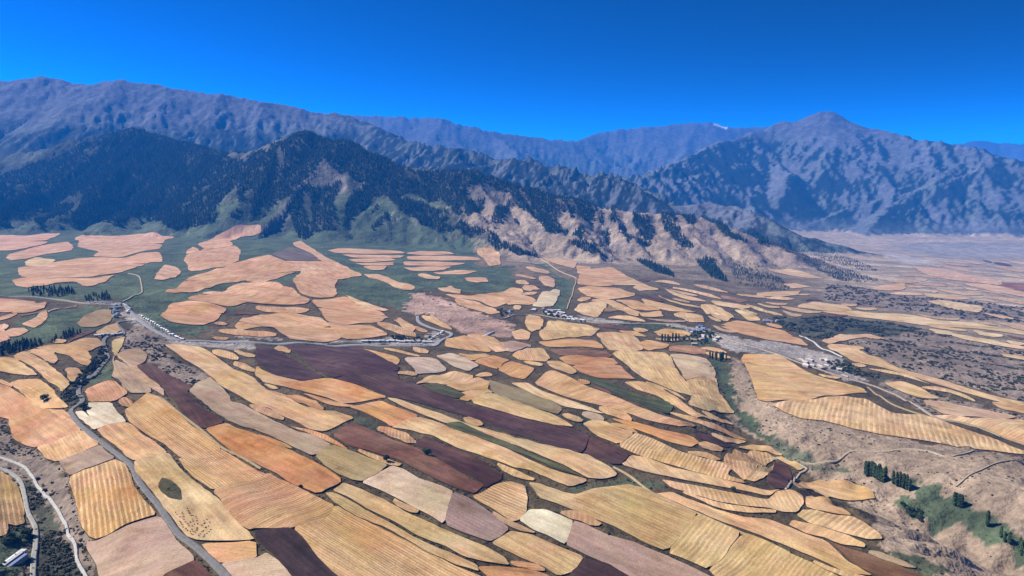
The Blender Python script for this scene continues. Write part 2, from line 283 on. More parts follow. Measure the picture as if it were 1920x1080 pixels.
# name kind, label, group, colour, stripe (direction x, y, spacing m, strength), outline in metres
FIELDS = [
    ('stubble', 'plain orange stubble field above the bushy ravine edge, crossed by no rows', None, (0.611, 0.321, 0.144),(0.729, -0.684, 4, 0.12), [(-898, 1255),(-875, 1244),(-834, 1213),(-778, 1160),(-756, 1143),(-696, 1117),(-625, 1032),(-646, 1010),(-670, 997),(-701, 1014),(-735, 1043),(-757, 1073),(-788, 1110),(-799, 1128),(-821, 1140)]),
    ('stubble', 'pale gold wedge of stubble with faint rows below the plain orange field', None, (0.705, 0.428, 0.194),(0.638, -0.77, 4, 0.35), [(-673, 999),(-649, 1013),(-626, 1033),(-569, 980),(-580, 945),(-599, 932),(-627, 949)]),
    ('fallow', 'mauve-grey fallow wedge just above the boldly ribbed gold field', None, (0.445, 0.305, 0.212), None, [(-600, 933),(-580, 947),(-569, 978),(-521, 927),(-529, 892),(-554, 884),(-566, 893)]),
    ('stubble', 'boldly ribbed gold field with upright straw rows beside the grey road', None, (0.602, 0.333, 0.116),(0.518, -0.855, 5.2, 1.0), [(-554, 883),(-528, 890),(-518, 921),(-501, 909),(-470, 868),(-447, 832),(-425, 807),(-392, 772),(-409, 757),(-431, 738),(-443, 738),(-458, 749),(-479, 774),(-517, 829),(-544, 864)]),
    ('fallow', 'wide pink-grey fallow field below the boldly ribbed gold field', None, (0.527, 0.352, 0.24),(0.965, 0.263, 9, 0.12), [(-454, 743),(-440, 736),(-428, 737),(-406, 754),(-388, 768),(-364, 741),(-346, 716),(-313, 684),(-325, 670),(-334, 660),(-335, 636),(-386, 653),(-409, 681),(-432, 710),(-451, 734)]),
    ('ploughed', 'small dark brown ploughed corner where pink fallow meets the road', None, (0.144, 0.064, 0.037), None, [(-314, 684),(-289, 659),(-267, 635),(-332, 636),(-334, 661),(-324, 671)]),
    ('fallow', 'chalky white fallow patch at the road bend beside a round tree', None, (0.807, 0.672, 0.458), None, [(-677, 1134),(-641, 1146),(-609, 1104),(-580, 1070),(-592, 1057),(-602, 1038),(-606, 1030),(-646, 1070),(-677, 1105),(-665, 1107),(-639, 1082),(-656, 1102)]),
    ('stubble', 'orange-gold stubble block between the white patch and the road', None, (0.682, 0.383, 0.166),(0.7, -0.714, 4, 0.35), [(-604, 1030),(-600, 1051),(-582, 1067),(-567, 1059),(-532, 1021),(-498, 992),(-462, 946),(-474, 928),(-491, 916),(-518, 943),(-563, 991)]),
    ('stubble', 'long yellow stubble field with a leaf-shaped thicket and grazing animals', None, (0.659, 0.435, 0.208),(0.666, -0.746, 5, 0.2), [(-490, 914),(-473, 930),(-461, 949),(-426, 899),(-390, 857),(-355, 822),(-325, 787),(-294, 751),(-278, 734),(-266, 718),(-319, 719),(-329, 721),(-341, 728),(-373, 763),(-402, 799),(-436, 837),(-473, 883)]),
    ('stubble', 'amber stubble field with an olive tinge and fine slanting rows', None, (0.66, 0.362, 0.138),(0.704, -0.71, 3.6, 0.6), [(-609, 1119),(-611, 1156),(-613, 1203),(-590, 1187),(-535, 1127),(-493, 1078),(-440, 1021),(-400, 979),(-417, 959),(-438, 931),(-478, 982),(-515, 1014),(-558, 1053),(-585, 1082)]),
    ('stubble', 'brown-gold stubble block of dense fine rows, lower of the slanting pair', None, (0.611, 0.327, 0.129),(0.687, -0.726, 3.6, 0.7), [(-440, 928),(-427, 951),(-402, 976),(-372, 947),(-326, 898),(-308, 886),(-316, 868),(-333, 847),(-353, 825),(-386, 858),(-414, 892)]),
    ('stubble', 'orange-gold wedge of stubble where the herd field meets the road', None, (0.712, 0.398, 0.155),(0.987, -0.163, 6, 0.15), [(-320, 713),(-265, 717),(-253, 684),(-288, 678),(-303, 692)]),
    ('fallow', 'pale pink fallow corner wedged between the road and blackish plough land', None, (0.617, 0.423, 0.254),(0.979, 0.205, 10, 0.15), [(-288, 678),(-254, 685),(-247, 695),(-229, 680),(-206, 656),(-192, 632),(-247, 635),(-271, 658)]),
    ('stubble', 'gold ribbed field beyond the ravine road, cut by the ravine bank', None, (0.614, 0.361, 0.134),(0.6, -0.8, 5, 0.8), [(-663, 912),(-642, 901),(-617, 876),(-583, 833),(-551, 787),(-551, 772),(-559, 772),(-542, 744),(-542, 734),(-556, 723),(-679, 894)]),
    ('meadow', 'leaf-shaped olive thicket inside the long yellow stubble field', None, (0.098, 0.084, 0.034), None, [(-423, 837),(-431, 861),(-414, 853),(-393, 832),(-380, 804),(-395, 809),(-413, 824)]),
    ('fallow', 'long olive-pink fallow strip curving down past the orange strip', None, (0.491, 0.342, 0.212),(0.741, -0.671, 9, 0.15), [(-567, 1253),(-577, 1312),(-572, 1358),(-544, 1321),(-488, 1237),(-475, 1210),(-454, 1201),(-418, 1166),(-372, 1113),(-321, 1059),(-291, 1046),(-256, 1005),(-265, 948),(-302, 976),(-344, 1022),(-380, 1051),(-405, 1064),(-439, 1089),(-511, 1185)]),
    ('fallow', 'olive tan end of the long fallow strip beside the cream field', None, (0.434, 0.314, 0.121),(0.829, -0.559, 6, 0.25), [(-257, 1007),(-216, 979),(-166, 948),(-175, 911),(-188, 886),(-202, 886),(-223, 899),(-250, 926),(-266, 950)]),
    ('stubble', 'smooth deep orange strip field tapering at both ends', None, (0.598, 0.284, 0.111),(0.753, -0.658, 4, 0.1), [(-453, 1047),(-428, 1070),(-403, 1045),(-370, 1026),(-315, 973),(-260, 930),(-212, 884),(-231, 836),(-272, 863),(-336, 923),(-375, 960),(-412, 999)]),
    ('stubble', 'long golden stubble strip from the road down to a pointed end', None, (0.685, 0.413, 0.189),(0.75, -0.662, 5, 0.35), [(-774, 1607),(-755, 1633),(-694, 1613),(-613, 1518),(-543, 1419),(-484, 1360),(-443, 1295),(-413, 1289),(-353, 1202),(-315, 1188),(-304, 1207),(-261, 1177),(-268, 1120),(-281, 1066),(-307, 1075),(-351, 1130),(-403, 1187),(-431, 1201),(-508, 1277),(-570, 1361),(-678, 1492)]),
    ('stubble', 'tan stubble strip climbing behind the tapered orange field to the road gully', None, (0.654, 0.39, 0.179),(0.851, -0.525, 5, 0.3), [(-529, 1483),(-496, 1446),(-463, 1408),(-418, 1383),(-398, 1373),(-445, 1360),(-402, 1315),(-437, 1334),(-466, 1350),(-498, 1391)]),
    ('stubble', 'broad orange field below the purple plough land, drawn out to a point', None, (0.637, 0.315, 0.122),(0.863, -0.506, 5, 0.12), [(-451, 1369),(-403, 1379),(-357, 1387),(-295, 1353),(-223, 1285),(-277, 1267),(-299, 1249),(-333, 1285),(-355, 1296),(-405, 1313)]),
    ('stubble', 'small orange field next downhill of the broad pointed orange one', None, (0.636, 0.309, 0.118),(0.689, -0.724, 5, 0.12), [(-281, 1227),(-258, 1262),(-234, 1270),(-196, 1232),(-157, 1195),(-162, 1159),(-182, 1139),(-196, 1135),(-218, 1161),(-248, 1195)]),
    ('stubble', 'long gold strip under the olive green band, ending by a dark gully', None, (0.677, 0.427, 0.194),(0.694, -0.72, 4, 0.4), [(-183, 1140),(-154, 1186),(-127, 1162),(-105, 1134),(-66, 1102),(-37, 1074),(0, 1039),(21, 1014),(50, 983),(71, 969),(106, 959),(83, 937),(73, 934),(48, 956),(24, 973),(0, 983),(-36, 1015),(-77, 1048),(-106, 1077),(-124, 1097),(-157, 1119),(-195, 1132)]),
    ('stubble', 'narrow pale gold strip between the purple plough strip and the olive band', None, (0.689, 0.459, 0.228),(0.661, -0.751, 5, 0.2), [(-226, 1283),(-203, 1279),(-154, 1238),(-107, 1196),(-69, 1161),(-31, 1134),(0, 1110),(54, 1077),(106, 1053),(136, 993),(146, 971),(117, 961),(104, 962),(68, 999),(33, 1033),(0, 1063),(-39, 1101),(-76, 1158),(-107, 1153),(-144, 1193),(-178, 1229)]),
    ('meadow', 'olive green grass band between two gold strips', None, (0.122, 0.122, 0.048), None, [(-107, 1154),(-85, 1172),(-62, 1131),(-27, 1089),(0, 1063),(24, 1034),(65, 992),(104, 959),(64, 979),(23, 1022),(0, 1041),(-27, 1064),(-67, 1103),(-96, 1125)]),
    ('ploughed', 'long purple-brown ploughed strip running far down the slope', None, (0.094, 0.045, 0.039),(0.748, -0.663, 8, 0.25), [(-342, 1383),(-317, 1407),(-230, 1440),(-213, 1375),(-182, 1364),(-144, 1327),(-109, 1297),(-59, 1258),(0, 1222),(39, 1192),(88, 1169),(115, 1142),(126, 1128),(104, 1058),(65, 1076),(28, 1121),(0, 1133),(-58, 1205),(-122, 1247),(-171, 1271),(-218, 1289),(-266, 1338)]),
    ('ploughed', 'purple-brown ploughed block, lower end of the long dark strip', None, (0.117, 0.054, 0.041),(0.557, -0.831, 8, 0.2), [(125, 1128),(145, 1105),(178, 1064),(156, 1011),(141, 1000),(106, 1057)]),
    ('ploughed', 'mauve-brown ploughed slope with soft pale swells and a round tree', None, (0.207, 0.096, 0.056), None, [(-267, 1050),(-261, 1109),(-247, 1123),(-215, 1091),(-179, 1052),(-150, 1035),(-121, 1003),(-82, 966),(-56, 932),(-36, 919),(-47, 892),(-64, 897),(-103, 922),(-129, 945),(-157, 971),(-198, 994),(-233, 1006)]),
    ('ploughed', 'darker maroon ploughed slope wedged above the mauve one', None, (0.103, 0.045, 0.032), None, [(-154, 1065),(-135, 1096),(-107, 1068),(-76, 1042),(-43, 1007),(-14, 968),(-16, 940),(-35, 910),(-42, 925),(-70, 956),(-100, 984),(-123, 1015)]),
    ('fallow', 'large cream fallow field with faint creases on a swell', None, (0.716, 0.527, 0.334),(0.905, -0.426, 12, 0.1), [(-162, 946),(-141, 935),(-119, 910),(-88, 898),(-73, 887),(-77, 796),(-101, 818),(-129, 840),(-163, 867),(-189, 883),(-173, 912)]),
    ('fallow', 'mauve fallow field with fine rows, downhill end of the cream field', None, (0.352, 0.223, 0.174),(0.786, -0.618, 6, 0.35), [(-74, 888),(-53, 875),(-23, 836),(-2, 801),(-12, 780),(-25, 764),(-48, 779),(-77, 797)]),
    ('stubble', 'gold stubble strip below the cream field, rounded at its lower end', None, (0.668, 0.442, 0.194),(0.817, -0.576, 4, 0.3), [(-218, 849),(-211, 878),(-184, 864),(-154, 842),(-120, 812),(-89, 793),(-59, 774),(-27, 750),(-7, 731),(-2, 718),(-26, 716),(-49, 723),(-75, 747),(-106, 764),(-138, 792),(-166, 813),(-196, 837)]),
    ('stubble', 'thin straw strip between two dark banks under the rounded gold strip', None, (0.6, 0.389, 0.17),(0.793, -0.61, 4, 0.3), [(-225, 840),(-216, 844),(-189, 827),(-150, 795),(-113, 763),(-83, 741),(-59, 726),(-36, 708),(-34, 697),(-63, 712),(-91, 731),(-112, 750),(-138, 770),(-170, 790),(-206, 816)]),
    ('stubble', 'brown-gold field with slanting rows above the blackish plough land', None, (0.556, 0.295, 0.124),(0.521, 0.854, 4, 0.5), [(-352, 825),(-333, 846),(-316, 867),(-308, 891),(-289, 873),(-255, 847),(-232, 831),(-206, 812),(-207, 783),(-216, 769),(-235, 746),(-254, 742),(-273, 740),(-278, 737),(-294, 750),(-325, 786)]),
    ('stubble', 'broad golden field of dense slanting rows beside the blackish plough land', None, (0.633, 0.368, 0.142),(0.794, -0.608, 3.6, 0.7), [(-235, 747),(-217, 771),(-208, 785),(-206, 813),(-168, 787),(-136, 763),(-111, 747),(-90, 729),(-62, 709),(-36, 692),(-6, 667),(-146, 638),(-169, 665),(-189, 689),(-212, 719)]),
    ('ploughed', 'blackish ploughed rectangle below the brown-gold field', None, (0.049, 0.025, 0.021),(0.686, -0.728, 8, 0.15), [(-271, 736),(-240, 746),(-234, 744),(-212, 718),(-188, 688),(-171, 666),(-151, 637),(-192, 632),(-211, 657),(-240, 694),(-266, 719)]),
    ('stubble', 'rounded orange field end poking out below the thin straw strip', None, (0.599, 0.296, 0.114),(1.0, -0.014, 5, 0.2), [(-36, 705),(-18, 710),(0, 713),(20, 714),(37, 706),(57, 675),(-7, 666),(-27, 691)]),
    ('stubble', 'gold field with soft streaks just below the mauve end of the cream field', None, (0.646, 0.404, 0.179),(0.704, -0.71, 4, 0.35), [(-24, 761),(-10, 782),(0, 797),(21, 794),(46, 774),(80, 752),(65, 716),(47, 706),(33, 722),(11, 735),(0, 743)]),
    ('stubble', 'small gold field combed in curved ribs beside the cream strip', None, (0.625, 0.375, 0.161),(0.802, -0.597, 6, 0.9), [(-51, 881),(-33, 906),(-14, 930),(0, 942),(15, 933),(20, 892),(16, 856),(9, 831),(0, 823),(-24, 852)]),
    ('stubble', 'great olive-gold field rising to a smooth hump by the dark gully', None, (0.573, 0.388, 0.169),(0.732, -0.681, 6, 0.3), [(21, 946),(38, 942),(66, 923),(85, 904),(114, 939),(154, 946),(179, 925),(196, 906),(223, 875),(230, 866),(215, 840),(174, 779),(144, 805),(119, 831),(91, 854),(58, 877),(34, 893)]),
    ('stubble', 'gold block with cross rows, between two dark tramlines', None, (0.639, 0.426, 0.18),(-0.579, -0.816, 6, 0.6), [(230, 865),(252, 841),(272, 819),(213, 743),(195, 759),(174, 777)]),
    ('stubble', 'gold field of bold cross rows at the foot of the olive-gold hump', None, (0.599, 0.388, 0.15),(-0.666, -0.746, 5, 0.75), [(273, 818),(295, 799),(312, 778),(331, 755),(344, 734),(356, 702),(198, 699),(216, 724),(213, 743)]),
    ('fallow', 'chalk-cream head of the long pink fallow strip', None, (0.823, 0.701, 0.458), None, [(8, 830),(19, 862),(40, 863),(65, 844),(75, 838),(60, 776),(48, 786),(24, 808)]),
    ('fallow', 'long pink fallow strip running down below the olive-gold hump', None, (0.491, 0.323, 0.233),(0.752, -0.66, 10, 0.12), [(75, 839),(89, 831),(116, 806),(143, 795),(171, 771),(193, 748),(206, 735),(229, 703),(139, 687),(118, 718),(96, 746),(74, 764),(60, 776)]),
    ('ploughed', 'dark ploughed block below the streaky gold field', None, (0.066, 0.032, 0.026), None, [(81, 750),(103, 741),(119, 720),(137, 687),(44, 670),(60, 711),(69, 725)]),
    ('stubble', 'tan stubble strip along the upper side of the great olive-gold field', None, (0.686, 0.428, 0.203),(0.675, -0.738, 5, 0.2), [(187, 914),(210, 917),(228, 896),(252, 873),(282, 849),(309, 841),(327, 825),(361, 794),(365, 772),(377, 746),(385, 732),(361, 737),(344, 760),(325, 780),(297, 804),(266, 834),(232, 867),(205, 897)]),
    ('stubble', 'peach stubble strip starting where the purple strip ends', None, (0.719, 0.46, 0.229),(0.161, -0.987, 7, 0.35), [(157, 1011),(177, 1059),(201, 1049),(231, 1018),(264, 993),(295, 971),(341, 932),(359, 939),(336, 919),(309, 937),(276, 948),(231, 961),(192, 976)]),
    ('stubble', 'peach strip ending in a ribbed rounded tongue', None, (0.706, 0.436, 0.204),(-0.09, -0.996, 6, 0.5), [(202, 953),(229, 941),(272, 931),(304, 921),(332, 908),(351, 931),(369, 938),(385, 934),(374, 898),(355, 868),(337, 865),(321, 876),(289, 874),(250, 894),(211, 925)]),
    ('stubble', 'ribbed gold band with strong cross stripes below the orange strip', None, (0.675, 0.412, 0.18),(-0.391, -0.92, 5.5, 1.0), [(163, 1090),(202, 1171),(218, 1154),(244, 1114),(260, 1087),(284, 1063),(318, 1048),(324, 1033),(304, 989),(319, 970),(318, 956),(295, 972),(253, 1003),(223, 1028),(191, 1056)]),
    ('stubble', 'gold wedge at the upper end of the ribbed band', None, (0.685, 0.42, 0.176),(0.677, -0.736, 5, 0.3), [(118, 1200),(136, 1238),(161, 1233),(175, 1205),(203, 1171),(164, 1091),(133, 1131)]),
    ('stubble', 'bright orange strip above the ribbed gold band', None, (0.657, 0.328, 0.116),(0.685, -0.728, 5, 0.15), [(172, 1246),(214, 1222),(253, 1187),(296, 1168),(302, 1139),(281, 1107),(249, 1127),(222, 1170),(194, 1213)]),
    ('stubble', 'long peach strip below the dark green hedge band', None, (0.683, 0.391, 0.188),(0.655, 0.756, 6, 0.4), [(42, 1445),(70, 1514),(87, 1534),(122, 1488),(151, 1438),(189, 1405),(217, 1361),(236, 1310),(262, 1261),(291, 1235),(333, 1261),(289, 1203),(252, 1217),(227, 1232),(191, 1280),(148, 1327),(102, 1375)]),
    ('stubble', 'thin pale straw strip above the grey-olive fallow', None, (0.721, 0.484, 0.255),(0.51, -0.86, 5, 0.2), [(-3, 1447),(29, 1449),(53, 1410),(96, 1368),(137, 1305),(166, 1263),(134, 1284),(94, 1305),(60, 1360),(20, 1416)]),
    ('stubble', 'gold strip on the upper side of the long purple strip', None, (0.689, 0.459, 0.214),(0.654, -0.757, 6, 0.25), [(-79, 1282),(-34, 1373),(1, 1323),(29, 1281),(51, 1253),(77, 1218),(104, 1166),(73, 1174),(30, 1204),(0, 1224)]),
    ('fallow', 'grey-olive fallow strip among the gold strips', None, (0.287, 0.216, 0.107),(0.61, -0.793, 8, 0.2), [(-50, 1472),(0, 1430),(29, 1412),(80, 1328),(92, 1299),(78, 1246),(56, 1262),(28, 1284),(-1, 1324),(-36, 1379)]),
    ('ploughed', 'small maroon ploughed lens beside the green ravine head', None, (0.094, 0.045, 0.037), None, [(302, 1177),(334, 1233),(350, 1181),(385, 1213),(354, 1145),(327, 1153),(305, 1160)]),
    ('stubble', 'round-ended gold field combed in crossing ribs', None, (0.696, 0.428, 0.203),(-0.228, -0.974, 6, 0.7), [(324, 1075),(355, 1139),(416, 1225),(440, 1211),(447, 1196),(422, 1169),(350, 1023),(321, 967),(320, 1014),(314, 1040)]),
    ('stubble', 'small gold ellipse of stubble inside the round-ended field', None, (0.707, 0.444, 0.209),(0.464, 0.886, 5, 0.5), [(323, 974),(349, 1024),(398, 1113),(441, 1184),(372, 1020),(335, 964)]),
    ('ploughed', 'maroon ploughed oval beside the round-ended gold field', None, (0.117, 0.054, 0.039), None, [(374, 1030),(438, 1178),(447, 1180),(457, 1174),(457, 1152),(433, 1091),(369, 944),(353, 943),(352, 968)]),
    ('stubble', 'thin gold rim around the maroon oval', None, (0.698, 0.451, 0.214),(0.287, -0.958, 5, 0.2), [(445, 1196),(458, 1196),(476, 1163),(477, 1153),(466, 1149),(457, 1174)]),
    ('stubble', 'almond-shaped peach stubble field on the spur above the ravine', None, (0.717, 0.444, 0.204),(0.847, -0.531, 7, 0.2), [(406, 1019),(451, 1101),(494, 1123),(519, 1103),(544, 1095),(547, 1061),(546, 1053),(524, 1052),(504, 1050),(476, 1059),(403, 957)]),
    ('stubble', 'small gold stubble lens between two almond-shaped fields', None, (0.685, 0.42, 0.18),(0.574, -0.819, 6, 0.3), [(389, 932),(407, 949),(415, 912),(420, 876),(420, 863),(401, 869),(383, 879),(374, 889)]),
    ('stubble', 'almond-shaped gold field with herringbone ribs at the spur end', None, (0.706, 0.435, 0.181),(0.666, 0.746, 7, 0.8), [(349, 856),(364, 877),(378, 878),(398, 863),(419, 860),(427, 844),(430, 816),(423, 794),(408, 792),(392, 801),(374, 818),(356, 834)]),
    ('ploughed', 'reddish brown ploughed strip at the foot of the scrubby bank', None, (0.228, 0.115, 0.059), None, [(363, 794),(377, 779),(395, 767),(416, 747),(431, 728),(444, 700),(396, 702),(389, 732),(377, 748),(368, 775)]),
    ('stubble', 'big peach field ribbed with upright straw rows on the plateau edge', None, (0.717, 0.451, 0.209),(-0.44, -0.898, 9, 1.0), [(508, 1404),(572, 1445),(650, 1478),(705, 1524),(751, 1509),(753, 1450),(751, 1406),(801, 1419),(821, 1411),(841, 1377),(869, 1312),(864, 1237),(885, 1193),(866, 1194),(812, 1201),(764, 1183),(733, 1196),(694, 1219),(644, 1235),(609, 1267),(578, 1307),(538, 1323),(521, 1356)]),
    ('stubble', 'plain gold plateau field above the big ribbed one', None, (0.707, 0.443, 0.195),(0.996, -0.091, 6, 0.2), [(579, 1832),(653, 1839),(685, 1852),(686, 1790),(695, 1712),(714, 1655),(742, 1626),(783, 1591),(768, 1545),(715, 1537),(631, 1475),(563, 1440),(509, 1421),(497, 1442),(509, 1491),(530, 1591)]),
    ('stubble', 'peach field beyond the straight track, ribbed in one corner', None, (0.686, 0.428, 0.203),(0.84, 0.543, 7, 0.45), [(822, 1410),(873, 1404),(896, 1384),(963, 1407),(1017, 1412),(1011, 1344),(905, 1197),(901, 1245),(898, 1318),(876, 1364)]),
    ('fallow', 'smooth pink fallow strip beyond the straight track', None, (0.631, 0.423, 0.254),(0.666, -0.746, 8, 0.1), [(883, 1533),(931, 1532),(950, 1500),(982, 1463),(1011, 1429),(951, 1400),(884, 1394),(851, 1416),(855, 1456)]),
    ('stubble', 'long narrow cream strip bounding the dark scrub slope', None, (0.72, 0.476, 0.25),(0.227, -0.974, 8, 0.1), [(882, 2020),(947, 2057),(945, 1915),(954, 1803),(982, 1731),(1008, 1666),(1029, 1599),(1060, 1555),(1093, 1524),(1103, 1491),(1076, 1500),(1026, 1533),(991, 1604),(958, 1668),(933, 1723),(910, 1789),(863, 1833),(867, 1925)]),
    ('stubble', 'small gold field beside the village track above the pink fallow', None, (0.709, 0.467, 0.224),(0.692, -0.722, 6, 0.2), [(850, 1644),(901, 1651),(916, 1603),(933, 1551),(887, 1551),(866, 1585)]),
    ('stubble', 'flat pink-tan field touching the grassy foot of the wooded slope', None, (0.703, 0.392, 0.241),(0.533, 0.846, 10, 0.2), [(-3385, 4733),(-3211, 4734),(-3111, 4737),(-3083, 4874),(-3032, 4974),(-2863, 4632),(-2729, 4310),(-2855, 4295),(-3101, 4331)]),
    ('stubble', 'second pink-tan strip below the field at the slope foot', None, (0.714, 0.4, 0.241),(0.927, 0.376, 10, 0.2), [(-3064, 4279),(-2827, 4301),(-2654, 4230),(-2550, 4009),(-2508, 3810),(-2495, 3667),(-2633, 3671)]),
    ('stubble', 'slanting pink-tan strip above the dark green wedge', None, (0.683, 0.385, 0.23),(0.107, 0.994, 10, 0.2), [(-2292, 3336),(-2391, 3509),(-2458, 3731),(-2531, 3992),(-2556, 4246),(-2305, 3881),(-2197, 3674),(-2205, 3584),(-2212, 3497),(-2171, 3290),(-2183, 3249),(-2187, 3207)]),
    ('stubble', 'upper terrace of the large pink-tan field below the fingers of spruce', None, (0.728, 0.411, 0.242),(-0.151, 0.989, 9, 0.3), [(-2676, 4514),(-2749, 4724),(-2663, 4691),(-2512, 4661),(-2453, 4834),(-2207, 4635),(-2105, 4616),(-2090, 4444),(-1962, 4143),(-2424, 4128),(-2475, 4218)]),
    ('stubble', 'lower terrace of the large pink-tan field below the fingers of spruce', None, (0.638, 0.361, 0.212),(-0.072, 0.997, 9, 0.3), [(-1966, 4154),(-1787, 3742),(-1802, 3556),(-1765, 3320),(-1920, 3367),(-2027, 3613),(-2135, 3717),(-2283, 3875),(-2434, 4145)]),
    ('stubble', 'upper terrace of the broad pink-tan field curling above the green hollow', None, (0.739, 0.419, 0.237),(0.204, 0.979, 9, 0.3), [(-1935, 2936),(-1966, 3031),(-1942, 3148),(-1939, 3302),(-1869, 3334),(-1745, 3296),(-1739, 3331),(-1774, 3514),(-1711, 3582),(-1514, 3188),(-1549, 3156),(-1538, 3094)]),
    ('stubble', 'lower terrace of the broad pink-tan field curling above the green hollow', None, (0.647, 0.368, 0.208),(0.02, 1.0, 9, 0.3), [(-1928, 2863),(-1945, 2931),(-1543, 3093),(-1460, 2818),(-1436, 2657),(-1476, 2556),(-1538, 2504),(-1692, 2535),(-1780, 2639)]),
    ('stubble', 'pale straw patch beside the dark green wedge', None, (0.742, 0.501, 0.256),(-0.022, 1.0, 8, 0.15), [(-2092, 3156),(-2171, 3352),(-1991, 3222),(-1873, 2932),(-1966, 2963)]),
    ('stubble', 'pink-tan strip above the dark shelter trees', None, (0.684, 0.392, 0.22),(0.743, 0.669, 9, 0.2), [(-1699, 2482),(-1687, 2528),(-1535, 2500),(-1431, 2542),(-1415, 2613),(-1372, 2480),(-1345, 2367),(-1349, 2311),(-1447, 2431),(-1498, 2390),(-1473, 2235),(-1550, 2284)]),
    ('stubble', 'lone shield-shaped pale pink field in the green hollow', None, (0.738, 0.445, 0.27), None, [(-1248, 2546),(-1341, 2778),(-1458, 3088),(-1387, 3035),(-1270, 2823),(-1234, 2679),(-1219, 2563)]),
    ('stubble', 'upper terrace of the tongue of pink-tan stubble reaching up to the peak foot', None, (0.727, 0.403, 0.221),(-0.234, 0.972, 9, 0.25), [(-1758, 4755),(-1615, 4764),(-1589, 4689),(-1617, 4673),(-1714, 4629),(-1656, 4336),(-1486, 3943),(-1555, 3514),(-1612, 3659),(-1676, 3873),(-1539, 3638),(-1538, 3647),(-1573, 3759),(-1741, 4070),(-1860, 4600)]),
    ('stubble', 'lower terrace of the tongue of pink-tan stubble reaching up to the peak foot', None, (0.637, 0.354, 0.194),(-0.112, 0.994, 9, 0.25), [(-1492, 3958),(-1460, 3887),(-1388, 3769),(-1212, 3269),(-1162, 3043),(-1166, 2955),(-1196, 2855),(-1255, 2861),(-1485, 3336),(-1561, 3528)]),
    ('stubble', 'upper terrace of the wide tan field folding over the hump above the green strip', None, (0.694, 0.38, 0.196),(0.118, 0.993, 9, 0.25), [(-1125, 2521),(-1187, 2701),(-1155, 2836),(-1177, 3179),(-1173, 3368),(-1154, 3515),(-1009, 3238),(-859, 2995),(-857, 2958)]),
    ('stubble', 'lower terrace of the wide tan field folding over the hump above the green strip', None, (0.609, 0.335, 0.172),(-0.068, 0.998, 9, 0.25), [(-1040, 2185),(-1101, 2421),(-1128, 2528),(-863, 2943),(-874, 2817),(-878, 2621),(-918, 2624),(-973, 2655),(-1002, 2531),(-986, 2332),(-998, 2278),(-995, 2174)]),
    ('stubble', 'upper terrace of the tan field curving around the grey-green meadow', None, (0.717, 0.403, 0.211),(0.431, -0.902, 8, 0.3), [(-997, 3193),(-862, 3364),(-809, 3382),(-598, 2954),(-634, 2841),(-656, 2802),(-822, 2777),(-844, 2940)]),
    ('stubble', 'lower terrace of the tan field curving around the grey-green meadow', None, (0.628, 0.354, 0.186),(0.568, -0.823, 8, 0.3), [(-666, 2818),(-636, 2626),(-579, 2420),(-647, 2348),(-706, 2435),(-766, 2568),(-822, 2760),(-824, 2785)]),
    ('stubble', 'upper terrace of the long tan field lapping around the green dip', None, (0.716, 0.395, 0.196),(-0.048, 0.999, 8, 0.3), [(-967, 2273),(-969, 2299),(-930, 2356),(-972, 2613),(-920, 2629),(-828, 2605),(-792, 2531),(-754, 2504),(-698, 2393),(-674, 2341)]),
    ('stubble', 'lower terrace of the long tan field lapping around the green dip', None, (0.627, 0.348, 0.173),(0.206, 0.979, 8, 0.3), [(-943, 2118),(-970, 2276),(-675, 2349),(-636, 2296),(-620, 2191),(-657, 2173),(-720, 2169),(-769, 2132),(-791, 2039),(-844, 2058)]),
    ('stubble', 'upper terrace of the rounded orange-tan field with a dark lower bank', None, (0.682, 0.358, 0.168),(0.873, -0.487, 8, 0.25), [(-917, 1909),(-962, 2052),(-930, 2097),(-865, 2076),(-791, 2019),(-768, 1930)]),
    ('stubble', 'lower terrace of the rounded orange-tan field with a dark lower bank', None, (0.598, 0.316, 0.149),(0.991, -0.133, 8, 0.25), [(-900, 1858),(-925, 1927),(-771, 1938),(-763, 1898),(-765, 1807),(-794, 1800),(-853, 1814)]),
    ('stubble', 'upper terrace of the orange-tan field with swirled rows above the village road', None, (0.706, 0.395, 0.196),(0.808, -0.589, 6, 0.5), [(-701, 1862),(-715, 1932),(-696, 1975),(-660, 2016),(-617, 2053),(-570, 2011),(-528, 2004),(-490, 1930),(-471, 1889)]),
    ('stubble', 'lower terrace of the orange-tan field with swirled rows above the village road', None, (0.619, 0.347, 0.173),(0.96, -0.279, 6, 0.5), [(-699, 1830),(-702, 1868),(-473, 1894),(-412, 1770),(-525, 1721),(-571, 1775),(-611, 1867),(-641, 1816),(-670, 1784)]),
    ('stubble', 'orange-tan field ending above the white roadside houses', None, (0.663, 0.376, 0.187),(0.983, -0.185, 7, 0.3), [(-498, 1937),(-436, 1936),(-372, 1951),(-313, 1831),(-355, 1807),(-412, 1768),(-464, 1871)]),
    ('stubble', 'upper terrace of the orange field of level terraces below the curved bank', None, (0.713, 0.373, 0.177),(1.0, -0.01, 6, 0.6), [(-633, 2288),(-579, 2400),(-551, 2410),(-498, 2326),(-414, 2233),(-373, 2157),(-574, 2149)]),
    ('stubble', 'lower terrace of the orange field of level terraces below the curved bank', None, (0.625, 0.329, 0.157),(1.0, -0.015, 6, 0.6), [(-373, 2164),(-361, 2140),(-366, 2022),(-422, 1961),(-444, 1932),(-496, 1946),(-551, 2104),(-576, 2154)]),
    ('stubble', 'pale rim strip along the grey-green slope', None, (0.741, 0.485, 0.266), None, [(-558, 2426),(-495, 2366),(-380, 2248),(-399, 2223),(-468, 2279)]),
    ('stubble', 'small peach oval beside the valley track', None, (0.696, 0.421, 0.212),(0.41, -0.912, 6, 0.3), [(-340, 2087),(-337, 2156),(-296, 2097),(-263, 1971),(-262, 1879),(-300, 1966)]),
